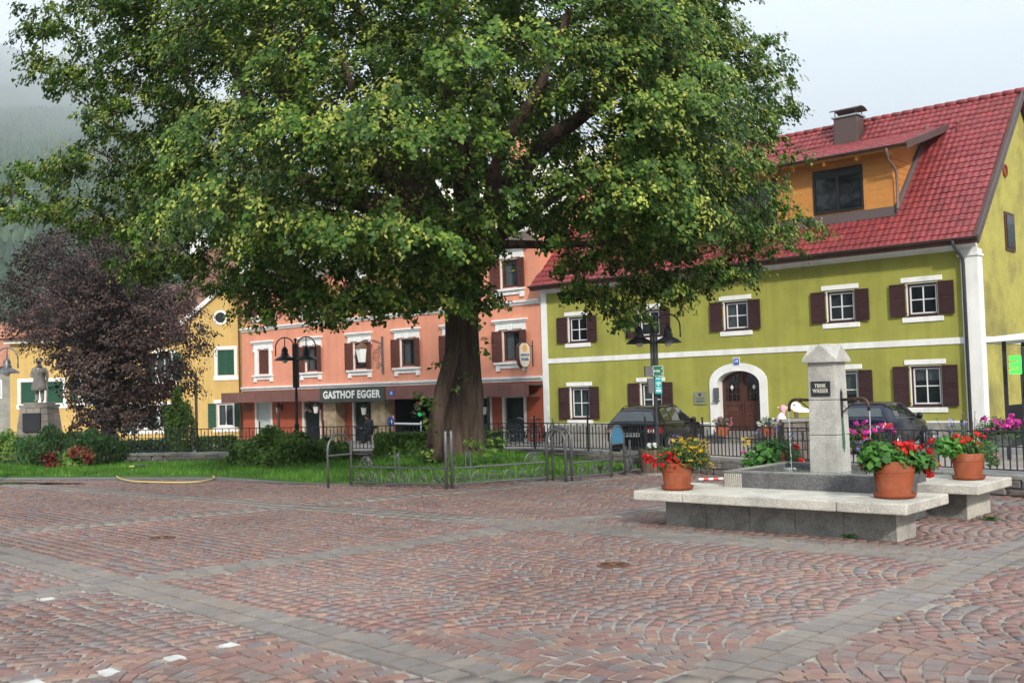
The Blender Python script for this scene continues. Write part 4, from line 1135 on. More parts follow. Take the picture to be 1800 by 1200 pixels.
# ------------------------------------------------------------------ yellow house on the left
RZ = math.atan2(CR.y, CR.x)
c0 = dp(425, 760, 60)
yh = thing('yellow_house', 'yellow house with white window surrounds, green shutters and brown tiled roof', 'house', (c0.x, c0.y, -.7), RZ)
yx = lambda px: (px - 425) * 60 / F
yz = lambda py, px=300: 0.7 + EYE + (697.6 - (px - 425) * .0282 - py) * 60 / F
yk = dict(frame='white_frame', reveal='white_plaster', sash='white_frame', shutter='green_shutter', sw=.45, ang=R(8))
fnw = lambda y: (lambda u, z: (u, y, z))
def local_window(x, y, z0, w, h, kind, closed=False, shutters=True, surround=True):
    p = MW[yh] @ Vector((x, y, z0))
    f_ = small_window(yh, p.x, p.y, p.z, w, h, kind, ('curtain', (0, 0), 0), closed=closed, mats=yk, shutters=shutters)
    if surround:
        b = MB(); t = .17
        b.box(-w/2 - t, -w/2 - .021, -.03, .01, -.2, h + .2); b.box(w/2 + .021, w/2 + t, -.03, .01, -.2, h + .2); b.box(-w/2 - .021, w/2 + .021, -.03, .01, h + .021, h + .2); b.box(-w/2 - t - .05, w/2 + t + .05, -.05, .01, -.28, -.021)
        b.build('surround', 'white_plaster', f_)
    return f_
xa = yx(333)
# right bay with the low gable
wl1 = [(yx(399) - .48, yx(399) + .48, yz(662), yz(617)), (yx(397) - .5, yx(397) + .5, yz(753), yz(711))]
b = MB(); holed(b, xa, .6, -.6, yz(566), wl1, fnw(0)); 
zt0, zt1 = yz(566), yz(566) + (0.6 - xa) * .86
b.add([(xa, 0, zt0), (.6, 0, zt0), (.6, 0, zt1)], [(0, 1, 2)])
b.add([(xa, 0, -.6), (xa, 3, -.6), (xa, 3, zt0), (xa, 0, zt0)], [(0, 1, 2, 3)])
b.build('wall', 'yellow_plaster', yh, recalc=False)
b = MB(); b.hexa([(xa - .35, -.25, zt0 - .22), (.6, -.25, zt1 - .06), (.6, 3.5, zt1 - .06), (xa - .35, 3.5, zt0 - .22)], [(xa - .35, -.25, zt0 + .06), (.6, -.25, zt1 + .2), (.6, 3.5, zt1 + .2), (xa - .35, 3.5, zt0 + .06)]); b.build('verge', 'white_plaster', yh)
local_window(yx(399), 0, yz(662), .96, yz(617) - yz(662), 'plain', closed=True)
local_window(yx(397), 0, yz(753), 1.0, yz(711) - yz(753), 'tall')
b = MB(); b.lathe([(.42, -.04), (.3, -.04), (.3, .01)], 22, (yx(391), 0, yz(560)), 'y', False, False); b.build('round_window_rim', 'white_plaster', yh)
b = MB(); b.lathe([(.31, -.012), (.0, -.012)], 22, (yx(391), 0, yz(560)), 'y', False, False); b.build('round_window', 'dark_glass', yh)
# long left wing set back a little
yb_ = .5
xl = yx(11)
zt = yz(590)
wl2 = []
for px, py0, py1 in ((45, 703, 664), (90, 703, 664), (285, 668, 620), (148, 700, 655), (240, 753, 712), (288, 753, 712)):
    wl2.append((yx(px) - .5, yx(px) + .5, yz(py0), yz(py1)))
b = MB(); holed(b, xl, xa, -.6, zt, wl2, fnw(yb_)); b.add([(xl, yb_, -.6), (xl, 9, -.6), (xl, 9, zt), (xl, yb_, zt)], [(0, 1, 2, 3)])
b.build('wing_wall', 'yellow_plaster', yh, recalc=False)
for k, (a, c, z0, z1) in enumerate(wl2): local_window((a + c) / 2, yb_, z0, c - a, z1 - z0, 'tall', closed=k in (0, 1))
b = MB(); b.box(xl - .2, xa + .1, yb_ - .35, yb_ + .02, zt - .18, zt); b.build('cornice', 'cream_plaster', yh)
def slab(name, m, e, t, x0, x1, parent=yh):
    b = MB(); b.hexa([(x0, e[0], e[1]), (x1, e[0], e[1]), (x1, t[0], t[1]), (x0, t[0], t[1])], [(x0, e[0], e[1] + .12), (x1, e[0], e[1] + .12), (x1, t[0], t[1] + .12), (x0, t[0], t[1] + .12)])
    return b.build(name, m, parent)
r1 = slab('wing_roof', 'dark_wood', (yb_ - .5, zt), (6.5, zt + 3.6), xl - .5, xa + .3)
tl0 = chain(yh)
def ytiled(name, o, u, v, nu, nv, w, l, m, parent):
    tiled(parent, name, tl0 @ Vector(o), tl0.to_3x3() @ Vector(u), tl0.to_3x3() @ Vector(v), nu, nv, w, l, m)
ytiled('wing_tile', (xl - .5, yb_ - .5, zt + .12), (1, 0, 0), (0, 7.0, 3.6), int((xa + .8 - xl) / .3), 19, .3, .41, 'old_red_tile', r1)
# tall brown roof behind the bay
r2 = slab('main_roof', 'dark_wood', (1.2, zt0 - .2), (7.5, zt0 + 5.2), xa - 1.5, 1.2)
ytiled('roof_tile', (xa - 1.5, 1.2, zt0 - .08), (1, 0, 0), (0, 6.3, 5.4), int((2.7 - xa) / .28), 21, .28, .39, 'brown_tile', r2)
b = MB(); b.box(-1.7, -1.1, 6.2, 6.8, zt0 + 4, zt0 + 6.3); b.build('chimney', 'white_plaster', yh)
b = MB(); b.box(-4.9, -3.9, 6.9, 7.6, zt0 + 2.5, zt0 + 6.2); b.build('tall_chimney', 'white_plaster', yh)
# neighbouring house at the left edge
p = dp(-30, 760, 72)
fh = thing('far_house', 'dark grey house with red roof half hidden at the left edge', 'house', (p.x, p.y, -.8), RZ)
b = MB(); b.box(-7, 2.6, 0, 8, 0, 5.2); b.build('wall', 'grey_plaster', fh)
b = MB(); b.hexa([(-7.4, -.5, 5.1), (3.0, -.5, 5.1), (3.0, 8.5, 5.1), (-7.4, 8.5, 5.1)], [(-7.4, 3.8, 8.4), (3.0, 3.8, 8.4), (3.0, 4.2, 8.4), (-7.4, 4.2, 8.4)]); b.build('roof', 'old_red_tile', fh)
for x in (-2.0, .9):
    b = MB(); ring_frame(b, x - .45, x + .45, 2.9, 4.2, .12, -.06, .02); w_ = b.build('window', 'white_frame', fh)
    b = MB(); b.box(x - .34, x + .34, -.02, -.01, 3.0, 4.1); b.build('pane', 'dark_glass', w_)
# ================================================================== vegetation
def leaf_mesh(name, C, N, S, m, parent, fold=.25, aspect=.8, kind='stuff', T=None):
    """C: leaf centres, N: normals, S: sizes; folded four-cornered leaves"""
    n = len(C)
    N = N / (np.linalg.norm(N, axis=1, keepdims=True) + 1e-9)
    if T is None: T = rng.normal(0, 1, (n, 3))
    T = T - N * (T * N).sum(1, keepdims=True); T /= np.linalg.norm(T, axis=1, keepdims=True) + 1e-9
    B = np.cross(N, T)
    s = S[:, None]
    V = np.zeros((n, 4, 3))
    V[:, 0] = C - T * s * .5
    V[:, 1] = C + B * s * .5 * aspect + N * s * fold * .5 - T * s * .08
    V[:, 2] = C + T * s * .5
    V[:, 3] = C - B * s * .5 * aspect + N * s * fold * .5 - T * s * .08
    Iv = np.array(chain(parent).inverted())
    VV = V.reshape(-1, 3) @ Iv[:3, :3].T + Iv[:3, 3]
    o = np_mesh(name, VV, np.arange(4 * n).reshape(-1, 4), m, parent)
    if kind: o['kind'] = kind
    return o
def pads(centres, radius, n_leaf, droop=.35, thick=.3, sub=5):
    """leafy pads: clusters of small sprays, hanging at the rim"""
    Cs, Ns = [], []
    for c, r_, outw in zip(centres, radius, [None] * len(centres)):
        k = max(3, int(n_leaf * r_ * r_))
        ns = max(3, int(sub * r_ * 2))
        sa = rng.uniform(0, 6.283, ns); sr = np.sqrt(rng.uniform(.03, 1, ns)) * r_
        sx, sy = sr * np.cos(sa), sr * np.sin(sa)
        sz = -droop * (sr / r_) ** 2 * r_ + rng.normal(0, thick * r_ * .6, ns)
        w = rng.integers(0, ns, k)
        e = rng.normal(0, .17 * (r_ ** .5), (k, 3)); e[:, 2] *= .55
        p = np.stack([sx[w], sy[w], sz[w]], 1) + e
        p[:, 2] -= (e[:, 0] ** 2 + e[:, 1] ** 2) * .9
        nn = np.stack([p[:, 0] / r_ * .55, p[:, 1] / r_ * .55, np.full(k, .85)], 1) + rng.normal(0, .42, (k, 3))
        Cs.append(p + np.array(c)); Ns.append(nn)
    return np.concatenate(Cs), np.concatenate(Ns)
def wiggle(a, b, n, amp, sag=0.0):
    a, b = Vector(a), Vector(b); L = (b - a).length
    off = [Vector((random.gauss(0, amp), random.gauss(0, amp), random.gauss(0, amp * .6))) * L for _ in range(n + 1)]
    return [a.lerp(b, k / n) + off[k] * math.sin(math.pi * k / n) + Vector((0, 0, -sag * L * (math.sin(math.pi * k / n)))) for k in range(n + 1)]

# ------------------------------------------------------------------ the old lime tree
LX, LY, LZ = -16.65, 16.95, .3
lime = thing('lime_tree', 'huge old lime tree in leaf with thick furrowed trunk on the lawn', 'tree', (LX, LY, LZ))
LD = 22.6
b = MB()
prof = [(-.3, .74), (.0, .6), (.25, .52), (.6, .47), (1.0, .455), (1.3, .48), (1.6, .44), (2.1, .39), (2.7, .365), (3.3, .37), (3.9, .4), (4.5, .42), (5.0, .38)]
nseg = 64; pts = []
for z, r0 in prof:
    cxx = LX + .05 * z * .55 + .05 * math.sin(z * 1.1); cyy = LY + .02 * z
    row = []
    for k in range(nseg):
        t = 2 * math.pi * k / nseg
        fl = max(0, 1 - (z + .25) / 1.3)
        r1 = r0 * (1 + .10 * fl * math.sin(5 * t + .6) + .06 * math.sin(7 * t + z * .7) + .045 * math.sin(13 * t - z * .9) + .035 * math.sin(23 * t + z * .6 + .4 * math.sin(z * 3)) + .06 * math.sin(2 * t + z * 1.3) + .05 * math.sin(3 * t - 2.1 * z) * math.sin(1.7 * z)) + random.uniform(-.008, .008)
        row.append((cxx + r1 * math.cos(t), cyy + r1 * math.sin(t), LZ + z))
    row.append(row[0]); pts.append(row)
b.grid(pts)
b.build('trunk', 'bark', lime, world=True, smooth=True, sub=1)
b = MB(); b.tube([dp(764, 806, 22.25), dp(766, 770, 22.25), dp(768, 735, 22.25), dp(777, 690, 22.25), dp(790, 640, 22.3), dp(803, 590, 22.4)], [.25, .19, .17, .17, .16, .12], 14); b.build('side_stem', 'bark', lime, world=True, smooth=True)
top = Vector((LX + .2, LY + .1, LZ + 4.6))
LIMB = []
def limb(pts_px, r0, r1):
    P_ = [top] + [dp(x, y, d) for x, y, d in pts_px]
    Q_ = []
    for i in range(len(P_) - 1):
        for k in range(5):
            t = k / 5; p0 = P_[max(i-1, 0)]; p1 = P_[i]; p2 = P_[i+1]; p3 = P_[min(i+2, len(P_)-1)]
            Q_.append(.5 * ((2*p1) + (p2 - p0)*t + (2*p0 - 5*p1 + 4*p2 - p3)*t*t + (3*p1 - p0 - 3*p2 + p3)*t**3))
    Q_.append(P_[-1])
    n = len(Q_); rad = [r0 + (r1 - r0) * (k / (n - 1)) ** .8 for k in range(n)]
    LIMB.append((Q_, rad))
    bb = MB(); bb.tube(Q_, rad, 9); bb.build('limb', 'bark', lime, world=True, smooth=True)
limb([(720, 380, 22), (560, 330, 21.5), (455, 260, 21), (430, 150, 21), (370, 60, 21), (330, -60, 21.5)], .3, .07)
limb([(700, 330, 22.5), (600, 240, 22), (470, 130, 22.5), (450, 0, 23), (440, -150, 23.5)], .27, .08)
limb([(820, 330, 22.5), (790, 180, 22.6), (800, 0, 22.8), (820, -220, 22.8), (800, -420, 22.8)], .36, .08)
limb([(870, 360, 22.2), (960, 250, 21.8), (1040, 190, 21.4), (1150, 60, 21.4), (1220, -80, 21.6)], .28, .06)
limb([(900, 400, 23.2), (1000, 330, 24), (1120, 300, 25), (1250, 250, 25.5), (1340, 180, 26)], .2, .025)
limb([(760, 420, 23.4), (600, 380, 25), (420, 330, 26.5), (250, 300, 27), (160, 260, 27)], .2, .025)
limb([(790, 400, 21), (700, 300, 19.2), (640, 220, 18.2), (600, 90, 18)], .22, .05)
limb([(850, 400, 21), (880, 270, 19.2), (950, 150, 18.3), (1000, 20, 18)], .22, .05)
limb([(780, 430, 22), (620, 400, 21), (450, 390, 20.4), (330, 345, 20)], .13, .015)
limb([(880, 430, 22), (1000, 430, 21), (1130, 420, 20.4), (1260, 400, 20.2)], .14, .02)
limb([(820, 300, 24.5), (860, 120, 26), (930, -60, 27)], .26, .06)
limb([(740, 300, 24.5), (650, 100, 26.5), (600, -120, 27.5)], .26, .06)
LP = [(p, r) for Q_, rad in LIMB for p, r in list(zip(Q_, rad))[6:]]
LPA = np.array([tuple(p) for p, r in LP])
# outline of the crown in the photograph, continued above the frame
OUT = [(35, 15), (32, 85), (75, 135), (130, 120), (185, 180), (130, 205), (140, 250), (125, 290), (15, 300), (-20, 372), (90, 378), (140, 400), (230, 425), (228, 495), (330, 475), (400, 510), (455, 565), (520, 525), (570, 562), (640, 550), (700, 578), (765, 530), (835, 490), (850, 440), (880, 395), (945, 380), (1000, 425), (1000, 520), (1060, 545), (1110, 565), (1155, 520), (1215, 545), (1245, 515), (1250, 470), (1320, 510), (1355, 455), (1420, 405), (1330, 335), (1390, 258), (1390, 130), (1340, 70), (1285, -10), (1260, -130), (1160, -290), (1000, -420), (800, -480), (560, -440), (330, -300), (150, -150), (65, -60)]
def edge_dist(x, y):
    d = np.full(x.shape, 1e9)
    for i in range(len(OUT)):
        x0, y0 = OUT[i]; x1, y1 = OUT[(i + 1) % len(OUT)]
        vx, vy = x1 - x0, y1 - y0; t = np.clip(((x - x0) * vx + (y - y0) * vy) / (vx * vx + vy * vy), 0, 1)
        d = np.minimum(d, np.hypot(x - x0 - t * vx, y - y0 - t * vy))
    return d
GAPS = [(240, 208, 40), (250, 118, 30), (340, 128, 26), (290, 45, 22), (180, 120, 20), (385, 215, 20), (300, 270, 22), (620, 112, 30), (900, 140, 22), (925, 180, 20), (975, 210, 24), (610, 270, 12), (640, 140, 14), (1120, 60, 18), (1090, 20, 16), (755, 80, 14), (1280, 110, 22), (1330, 240, 30), (1300, 285, 20), (30, 330, 30), (90, 275, 36), (1010, 335, 16), (960, 300, 16), (500, 480, 20), (620, 520, 14), (560, 440, 12), (680, 470, 14), (560, 320, 14), (230, 330, 16), (1200, 200, 14)]
LANES = [(430, 120, 34), (456, 92, 26), (398, 140, 26), (450, 225, 24), (1010, 212, 32), (955, 235, 26), (1045, 185, 20), (842, 150, 18), (690, 125, 16), (800, 130, 14), (760, 300, 22), (880, 250, 20), (640, 60, 14), (940, 300, 24), (660, 330, 26), (560, 345, 18)]
def crown_pads(n, xr, lat, latz, r0, r1, cap):
    px = rng.uniform(xr[0], xr[1], n); py = rng.uniform(-480, 620, n)
    ins = inpoly(px, py, OUT); px, py = px[ins], py[ins]
    ed = edge_dist(px, py)
    # the crown is about an ellipsoid round the stem, thinner towards its edges
    half = 6.6 * np.sqrt(np.clip(1 - ((px - 735) / 760) ** 2, .06, 1)) * np.clip(ed / 170, .2, 1) ** .6
    half *= np.where(py > 400, .5, 1.0) * np.where(px < 330, .5, 1.0)
    s_ = rng.uniform(-1, 1, len(px)); s_ = np.sign(s_) * np.abs(s_) ** .36
    dep = LD + s_ * half
    gapf = np.zeros(len(px), bool)
    for gx_, gy_, gr in GAPS: gapf |= np.hypot(px - gx_, (py - gy_) * 1.3) < gr
    for gx_, gy_, gr in LANES: gapf |= (np.hypot(px - gx_, py - gy_) < gr + 14) & (dep < LD - 1)
    gapf |= (px < 430) & (py < 430) & (rng.uniform(0, 1, len(px)) < np.clip((430 - px) / 500, 0, .55))
    gapf |= (py > 400) & (px > 880) & (rng.uniform(0, 1, len(px)) < .25)
    rad = rng.uniform(r0, r1, len(px)) * np.clip(ed / 90, .42, 1)
    idx = np.where(~gapf & (ed > rad * 42))[0]
    cells = set(); out = []
    for q in idx:
        p = dp(px[q], py[q], dep[q])
        key = (int(p.x // lat), int(p.y // lat), int(p.z // latz))
        if key in cells: continue
        cells.add(key); out.append((p.x, p.y, p.z, rad[q]))
        if len(out) >= cap: break
    return out
PD = crown_pads(30000, (200, 1260), 1.4, 1.02, .7, 1.3, 740) + crown_pads(16000, (-40, 330), 1.05, .8, .42, .75, 130) + crown_pads(14000, (1100, 1440), .85, .62, .45, .85, 300)
PD += [(*dp(random.uniform(430, 860), random.uniform(400, 545), LD + random.uniform(-3.2, 2.5)), random.uniform(.5, .8)) for _ in range(70)]
for i in range(len(OUT)):
    x0, y0 = OUT[i]; x1, y1 = OUT[(i + 1) % len(OUT)]
    for k in range(int(math.hypot(x1 - x0, y1 - y0) / 13)):
        t = random.random(); x = x0 + (x1 - x0) * t; y = y0 + (y1 - y0) * t
        g_ = random.uniform(-.03, .09); x += (735 - x) * g_; y += (180 - y) * (g_ + .03)
        PD.append((*dp(x, y, LD + random.uniform(-2.8, 1.4)), random.uniform(.28, .5)))
PD = np.array(PD); C1, R1 = PD[:, :3], PD[:, 3]
ctr = np.array([LX, LY, 6.0])
def tiers(C, Rr, per, droop, lf=16):
    """flat drooping tiers of twigs; each twig carries a row of leaves"""
    ns = np.maximum(3, (per * Rr ** 2 + 3).astype(int))
    w = np.repeat(np.arange(len(C)), ns); N = len(w); r = Rr[w]
    th = rng.uniform(0, 6.283, N); lob = .72 + .2 * np.sin(2 * th + w * 1.7) + .14 * np.sin(5 * th + w * 2.9)
    ro = np.sqrt(rng.uniform(.0, 1, N)) * lob
    base = C[w] + np.stack([ro * r * np.cos(th), ro * r * np.sin(th), -droop * ro ** 2 * r + rng.normal(0, .05, N) * (1 + r)], 1)
    th2 = th + rng.normal(0, .6, N); dz = -.25 - .55 * ro
    dr = np.stack([np.cos(th2), np.sin(th2), dz], 1)
    k = np.tile(np.arange(lf), N); W = np.repeat(np.arange(N), lf)
    t = (k + rng.uniform(0, 1, len(k))) / lf * rng.uniform(.3, .5, N)[W] * np.clip(r[W], .5, 1.1)
    P_ = base[W] + dr[W] * t[:, None] + rng.normal(0, .05, (len(k), 3))
    P_[:, 2] -= .5 * t ** 2
    ou = P_ - ctr; ou[:, 2] *= .55; ou /= np.linalg.norm(ou, axis=1, keepdims=True) + 1e-6
    nn = ou * .75 + np.stack([np.cos(th2)[W] * .25, np.sin(th2)[W] * .25, np.full(len(k), .5)], 1) + rng.normal(0, .33, (len(k), 3))
    return P_, nn
Lc, Ln = tiers(C1, R1, 16, .42, 22)
T_ = rng.normal(0, .5, Lc.shape); T_[:, 2] -= .9
leaf_mesh('crown', Lc, Ln, rng.uniform(.062, .118, len(Lc)), 'lime_leaf', lime, fold=.3, aspect=.86, T=T_)
# pale flower bracts over the outer tiers
outw = (C1 - ctr) / np.array([9.5, 7.5, 7.0]); far = (np.linalg.norm(outw, axis=1) > .5) & (rng.uniform(0, 1, len(C1)) < .7)
Bc, Bn = tiers(C1[far] + np.array([0, 0, .07]), R1[far] * 1.02, 16, .42, 10)
T_ = rng.normal(0, .5, Bc.shape); T_[:, 2] -= .7
leaf_mesh('blossom', Bc, Bn + np.array([.1, -.1, .25]), rng.uniform(.06, .11, len(Bc)), 'lime_bract', lime, fold=.2, aspect=.55, T=T_)
print('leaves', len(Lc), len(Bc), 'pads', len(PD))
# branches from the limbs to each pad
b = MB()
axis_d = np.hypot(C1[:, 0] - LX, C1[:, 1] - LY) + np.abs(C1[:, 2] - 6) * .5
nodes = np.concatenate([LPA, np.zeros((len(C1), 3))]); nn_ = len(LPA)
for q in np.argsort(axis_d):
    c = C1[q]
    d = np.linalg.norm(nodes[:nn_] - c, axis=1) + np.maximum(0, nodes[:nn_, 2] - c[2]) * .3
    a = Vector(nodes[int(np.argmin(d))]); e = Vector(c) + Vector((0, 0, -.05))
    L = (e - a).length
    w = wiggle(a, e, 5, .05, .05)
    r0 = min(.01 + .01 * L, .04)
    b.tube(w, [r0 + (.008 - r0) * k / 5 for k in range(6)], 4)
    nodes[nn_] = c + np.array([0, 0, -.05]); nn_ += 1
o_ = b.build('branches', 'twig', lime, world=True, smooth=True, recalc=False); o_['kind'] = 'stuff'
# shoots on the trunk and at its foot
cs, rs = [], []
for x, y, d, r_ in ((770, 640, 21.8, .22), (748, 700, 21.6, .3), (740, 720, 21.6, .24), (752, 740, 21.4, .2), (800, 690, 21.7, .14), (815, 660, 21.6, .16), (845, 610, 21.8, .2), (862, 600, 21.9, .2), (778, 760, 21.3, .18), (850, 775, 21.3, .38), (870, 765, 21.5, .34), (842, 790, 21, .24), (730, 785, 21.3, .4), (760, 795, 21, .3), (705, 795, 21.4, .28), (826, 545, 21.6, .3), (810, 520, 21.6, .4), (845, 500, 21.7, .3)):
    cs.append(tuple(dp(x, y, d))); rs.append(r_)
Lc, Ln = pads(np.array(cs), np.array(rs), 300, .2, .4, 8)
leaf_mesh('shoots', Lc, Ln, rng.uniform(.08, .15, len(Lc)), 'shrub_leaf', lime)

# ------------------------------------------------------------------ copper beech
bp_ = dp(190, 772, 40)
beech = thing('copper_beech', 'dark purple copper beech with drooping crown in front of the yellow house', 'tree', (bp_.x, bp_.y, -.3))
b = MB(); base = Vector((bp_.x, bp_.y, -.4))
b.tube([base + Vector((.05 * math.sin(k), .04 * math.cos(k), k * .8)) for k in range(9)], [.38, .3, .27, .25, .22, .2, .16, .12, .07], 12); b.build('trunk', 'beech_bark', beech, world=True, smooth=True)
BO = [(18, 470), (60, 415), (110, 395), (180, 370), (250, 385), (300, 420), (330, 470), (355, 540), (368, 590), (340, 640), (350, 680), (310, 690), (285, 725), (262, 745), (200, 745), (140, 745), (122, 720), (122, 690), (110, 650), (70, 610), (30, 585), (-5, 540)]
n = 20000
px = rng.uniform(-30, 400, n); py = rng.uniform(360, 780, n); ins = inpoly(px, py, BO); px, py = px[ins], py[ins]
cxm, cym = 190, 560
s_ = rng.uniform(-1, 1, len(px)); s_ = np.sign(s_) * np.abs(s_) ** .5
rn = np.clip(1 - ((px - cxm) / 205) ** 2 * .8 - ((py - cym) / 215) ** 2 * .5, .03, 1)
dep = 40 + s_ * 3.6 * np.sqrt(rn)
P3 = [tuple(dp(x, y, d)) for x, y, d in zip(px, py, dep)]
cells = set(); ch_ = []
for p in P3:
    key = (int(p[0] // .62), int(p[1] // .62), int(p[2] // .34))
    if key in cells: continue
    cells.add(key); ch_.append(p)
    if len(ch_) >= 700: break
CB = np.array(ch_)
Lc, Ln = pads(CB, rng.uniform(.32, .62, len(CB)), 270, .7, .25, 7)
ou = Lc - np.array([bp_.x, bp_.y, 3.5]); ou[:, 2] *= .4; ou /= np.linalg.norm(ou, axis=1, keepdims=True)
T_ = rng.normal(0, .5, Lc.shape); T_[:, 2] -= .9
leaf_mesh('crown', Lc, Ln * .5 + ou * .8, rng.uniform(.08, .14, len(Lc)), 'beech_leaf', beech, aspect=.7, T=T_)
b = MB()
for c in CB:
    a = base + Vector((0, 0, max(1.2, min(6.2, (c[2] + .4) * .75))))
    w = wiggle(a, c, 4, .05, -.04); b.tube(w, [.045, .035, .025, .015, .008], 4)
o_ = b.build('branches', 'beech_bark', beech, world=True, recalc=False); o_['kind'] = 'stuff'

# ------------------------------------------------------------------ shrubs, hedges
def shrub(name, label, cat, c, rx, ry, h, m, n_leaf, size, spiky=0.0, group=None, extra=None, box=False, rz=0.0):
    t = thing(name, label, cat, c, rz, group)
    n = n_leaf
    if box:
        p = rng.uniform(-1, 1, (n, 3)); ax = rng.integers(0, 3, n); sg = rng.choice([-1, 1], n)
        p[np.arange(n), ax] = sg * rng.uniform(.88, 1.03, n)
        P_ = np.stack([p[:, 0] * rx, p[:, 1] * ry, (p[:, 2] * .5 + .5) * h], 1)
        nn = np.zeros((n, 3)); nn[np.arange(n), ax] = sg
        nn += rng.normal(0, .5, (n, 3)); nn[:, 2] += .3
        P_ += rng.normal(0, .025, (n, 3))
    else:
        v = rng.normal(0, 1, (n, 3)); v[:, 2] = np.abs(v[:, 2]); v /= np.linalg.norm(v, axis=1, keepdims=True)
        lump = 1 + .16 * np.sin(v[:, 0] * 7 + 1.3 * rx) * np.cos(v[:, 1] * 6 + ry) + .12 * np.sin(v[:, 2] * 9 + v[:, 0] * 5)
        rr = rng.uniform(.55, 1, n) ** .4 * lump
        P_ = np.stack([v[:, 0] * rr * rx, v[:, 1] * rr * ry, v[:, 2] ** .8 * rr * h], 1)
        nn = v + rng.normal(0, .5, (n, 3)); nn[:, 2] += .35
    Mx = np.array(MW[t]); W_ = P_ @ Mx[:3, :3].T + Mx[:3, 3]; NN = nn @ Mx[:3, :3].T
    T = None
    if spiky:
        T = NN * .6 + rng.normal(0, .4, NN.shape); T[:, 2] += .5
        NN = np.cross(T, rng.normal(0, 1, T.shape))
    leaf_mesh('foliage', W_, NN, rng.uniform(.7, 1.3, n) * size, m, t, aspect=.28 if spiky else .7, T=T)
    b = MB()
    for k in range(7):
        a = rng.uniform(0, 6.28); b.tube(wiggle((rx * .12 * math.cos(a), ry * .12 * math.sin(a), -.05), (rx * .65 * math.cos(a), ry * .65 * math.sin(a), h * random.uniform(.45, .8)), 4, .06), [.022, .018, .014, .01, .006], 5)
    o = b.build('stems', 'twig', t); o['kind'] = 'stuff'
    if extra:
        P2, m2, s2 = extra
        Cs = []
        for (x, y, z, r_, k) in P2: Cs.append(rng.normal(0, r_ * .5, (k, 3)) + np.array([x, y, z]))
        Cs = np.concatenate(Cs); Cw = Cs @ Mx[:3, :3].T + Mx[:3, 3]
        leaf_mesh('red_foliage', Cw, rng.normal(0, .6, Cs.shape) + np.array([.3, -.5, .6]), rng.uniform(.7, 1.3, len(Cs)) * s2, m2, t)
    return t
def at_px(x, y, z): p = gp(x, y, z); return (p.x, p.y, z)
c = gp(95, 815, .05)
shrub('mountain_pine', 'low bushy mountain pine left of the red-leaved shrub on the lawn', 'shrub', (c.x, c.y, .0), 1.0, .9, .98, 'pine_leaf', 7000, .13, 1.0, 'shrubs along the lawn', rz=RZ)
c = gp(165, 815, .05)
shrub('mountain_pine', 'bushy mountain pine with sprays of rust-red leaves in front', 'shrub', (c.x, c.y, .0), .85, .8, .88, 'pine_leaf', 5500, .13, 1.0, 'shrubs along the lawn', rz=RZ)
c = gp(130, 820, .05)
shrub('red_shrub', 'small shrub with rust-red leaves between two mountain pines', 'shrub', (c.x, c.y, .0), .5, .4, .5, 'shrub_leaf', 1200, .09, 0, 'shrubs along the lawn', ([(-.42, -.45, .34, .2, 90), (-.5, -.45, .2, .16, 60), (.15, -.4, .45, .14, 45), (.45, -.4, .42, .16, 60), (.55, -.4, .3, .12, 40), (-.3, -.4, .1, .1, 25)], 'red_leaf', .09), rz=RZ)
c = gp(20, 812, .05)
shrub('green_bush', 'pale green leafy bush at the far left end of the lawn', 'shrub', (c.x, c.y, .0), 1.0, .8, .85, 'shrub_leaf', 4200, .11, 0, 'shrubs along the lawn', rz=RZ)
c = gp(485, 818, .06)
shrub('broad_bush', 'wide loose green bush in front of the street lamp on the lawn', 'shrub', (c.x, c.y, .03), 1.15, .9, .86, 'shrub_leaf', 9000, .1, 0, 'shrubs along the lawn', rz=RZ)
c = gp(575, 812, .06)
shrub('small_bush', 'small dark bush at the right end of the wide loose bush', 'shrub', (c.x, c.y, .03), .6, .55, .6, 'shrub_leaf', 3200, .09, 0, 'shrubs along the lawn', rz=RZ)
a, e = gp(665, 800, .1), gp(765, 800, .1)
def hedge(label, x0, x1, yb, ztop, dep, th, m='shrub_leaf', n=6000, size=.09):
    a, e = dp(x0, yb, dep), dp(x1, yb, dep); mid = (a + e) / 2
    zt = dp((x0 + x1) / 2, ztop, dep).z
    ang = math.atan2(e.y - a.y, e.x - a.x)
    return shrub('clipped_hedge', label, 'hedge', (mid.x, mid.y, a.z), (e - a).length / 2, th, zt - a.z, m, n, size, box=True, rz=ang, group='clipped hedges')
hedge('clipped box hedge behind the railing left of the old tree trunk', 664, 772, 806, 762, 26.6, .45)
hedge('clipped box hedge behind the railing right of the old tree trunk', 836, 882, 806, 760, 26.6, .45, n=3500)
hedge('low dark hedge in front of the yellow house beneath the copper beech', 222, 290, 800, 775, 33, .35, 'pine_leaf', 2600, .1)
hedge('low clipped hedge under the yellow house ground-floor window', 350, 412, 794, 768, 36, .35, n=2600)
p = dp(314, 800, 36)
shrub('columnar_thuja', 'tall rounded green thuja beside the thin lamp post before yellow house', 'shrub', (p.x, p.y, p.z), .52, .5, 2.1, 'shrub_leaf', 5200, .1, rz=RZ)
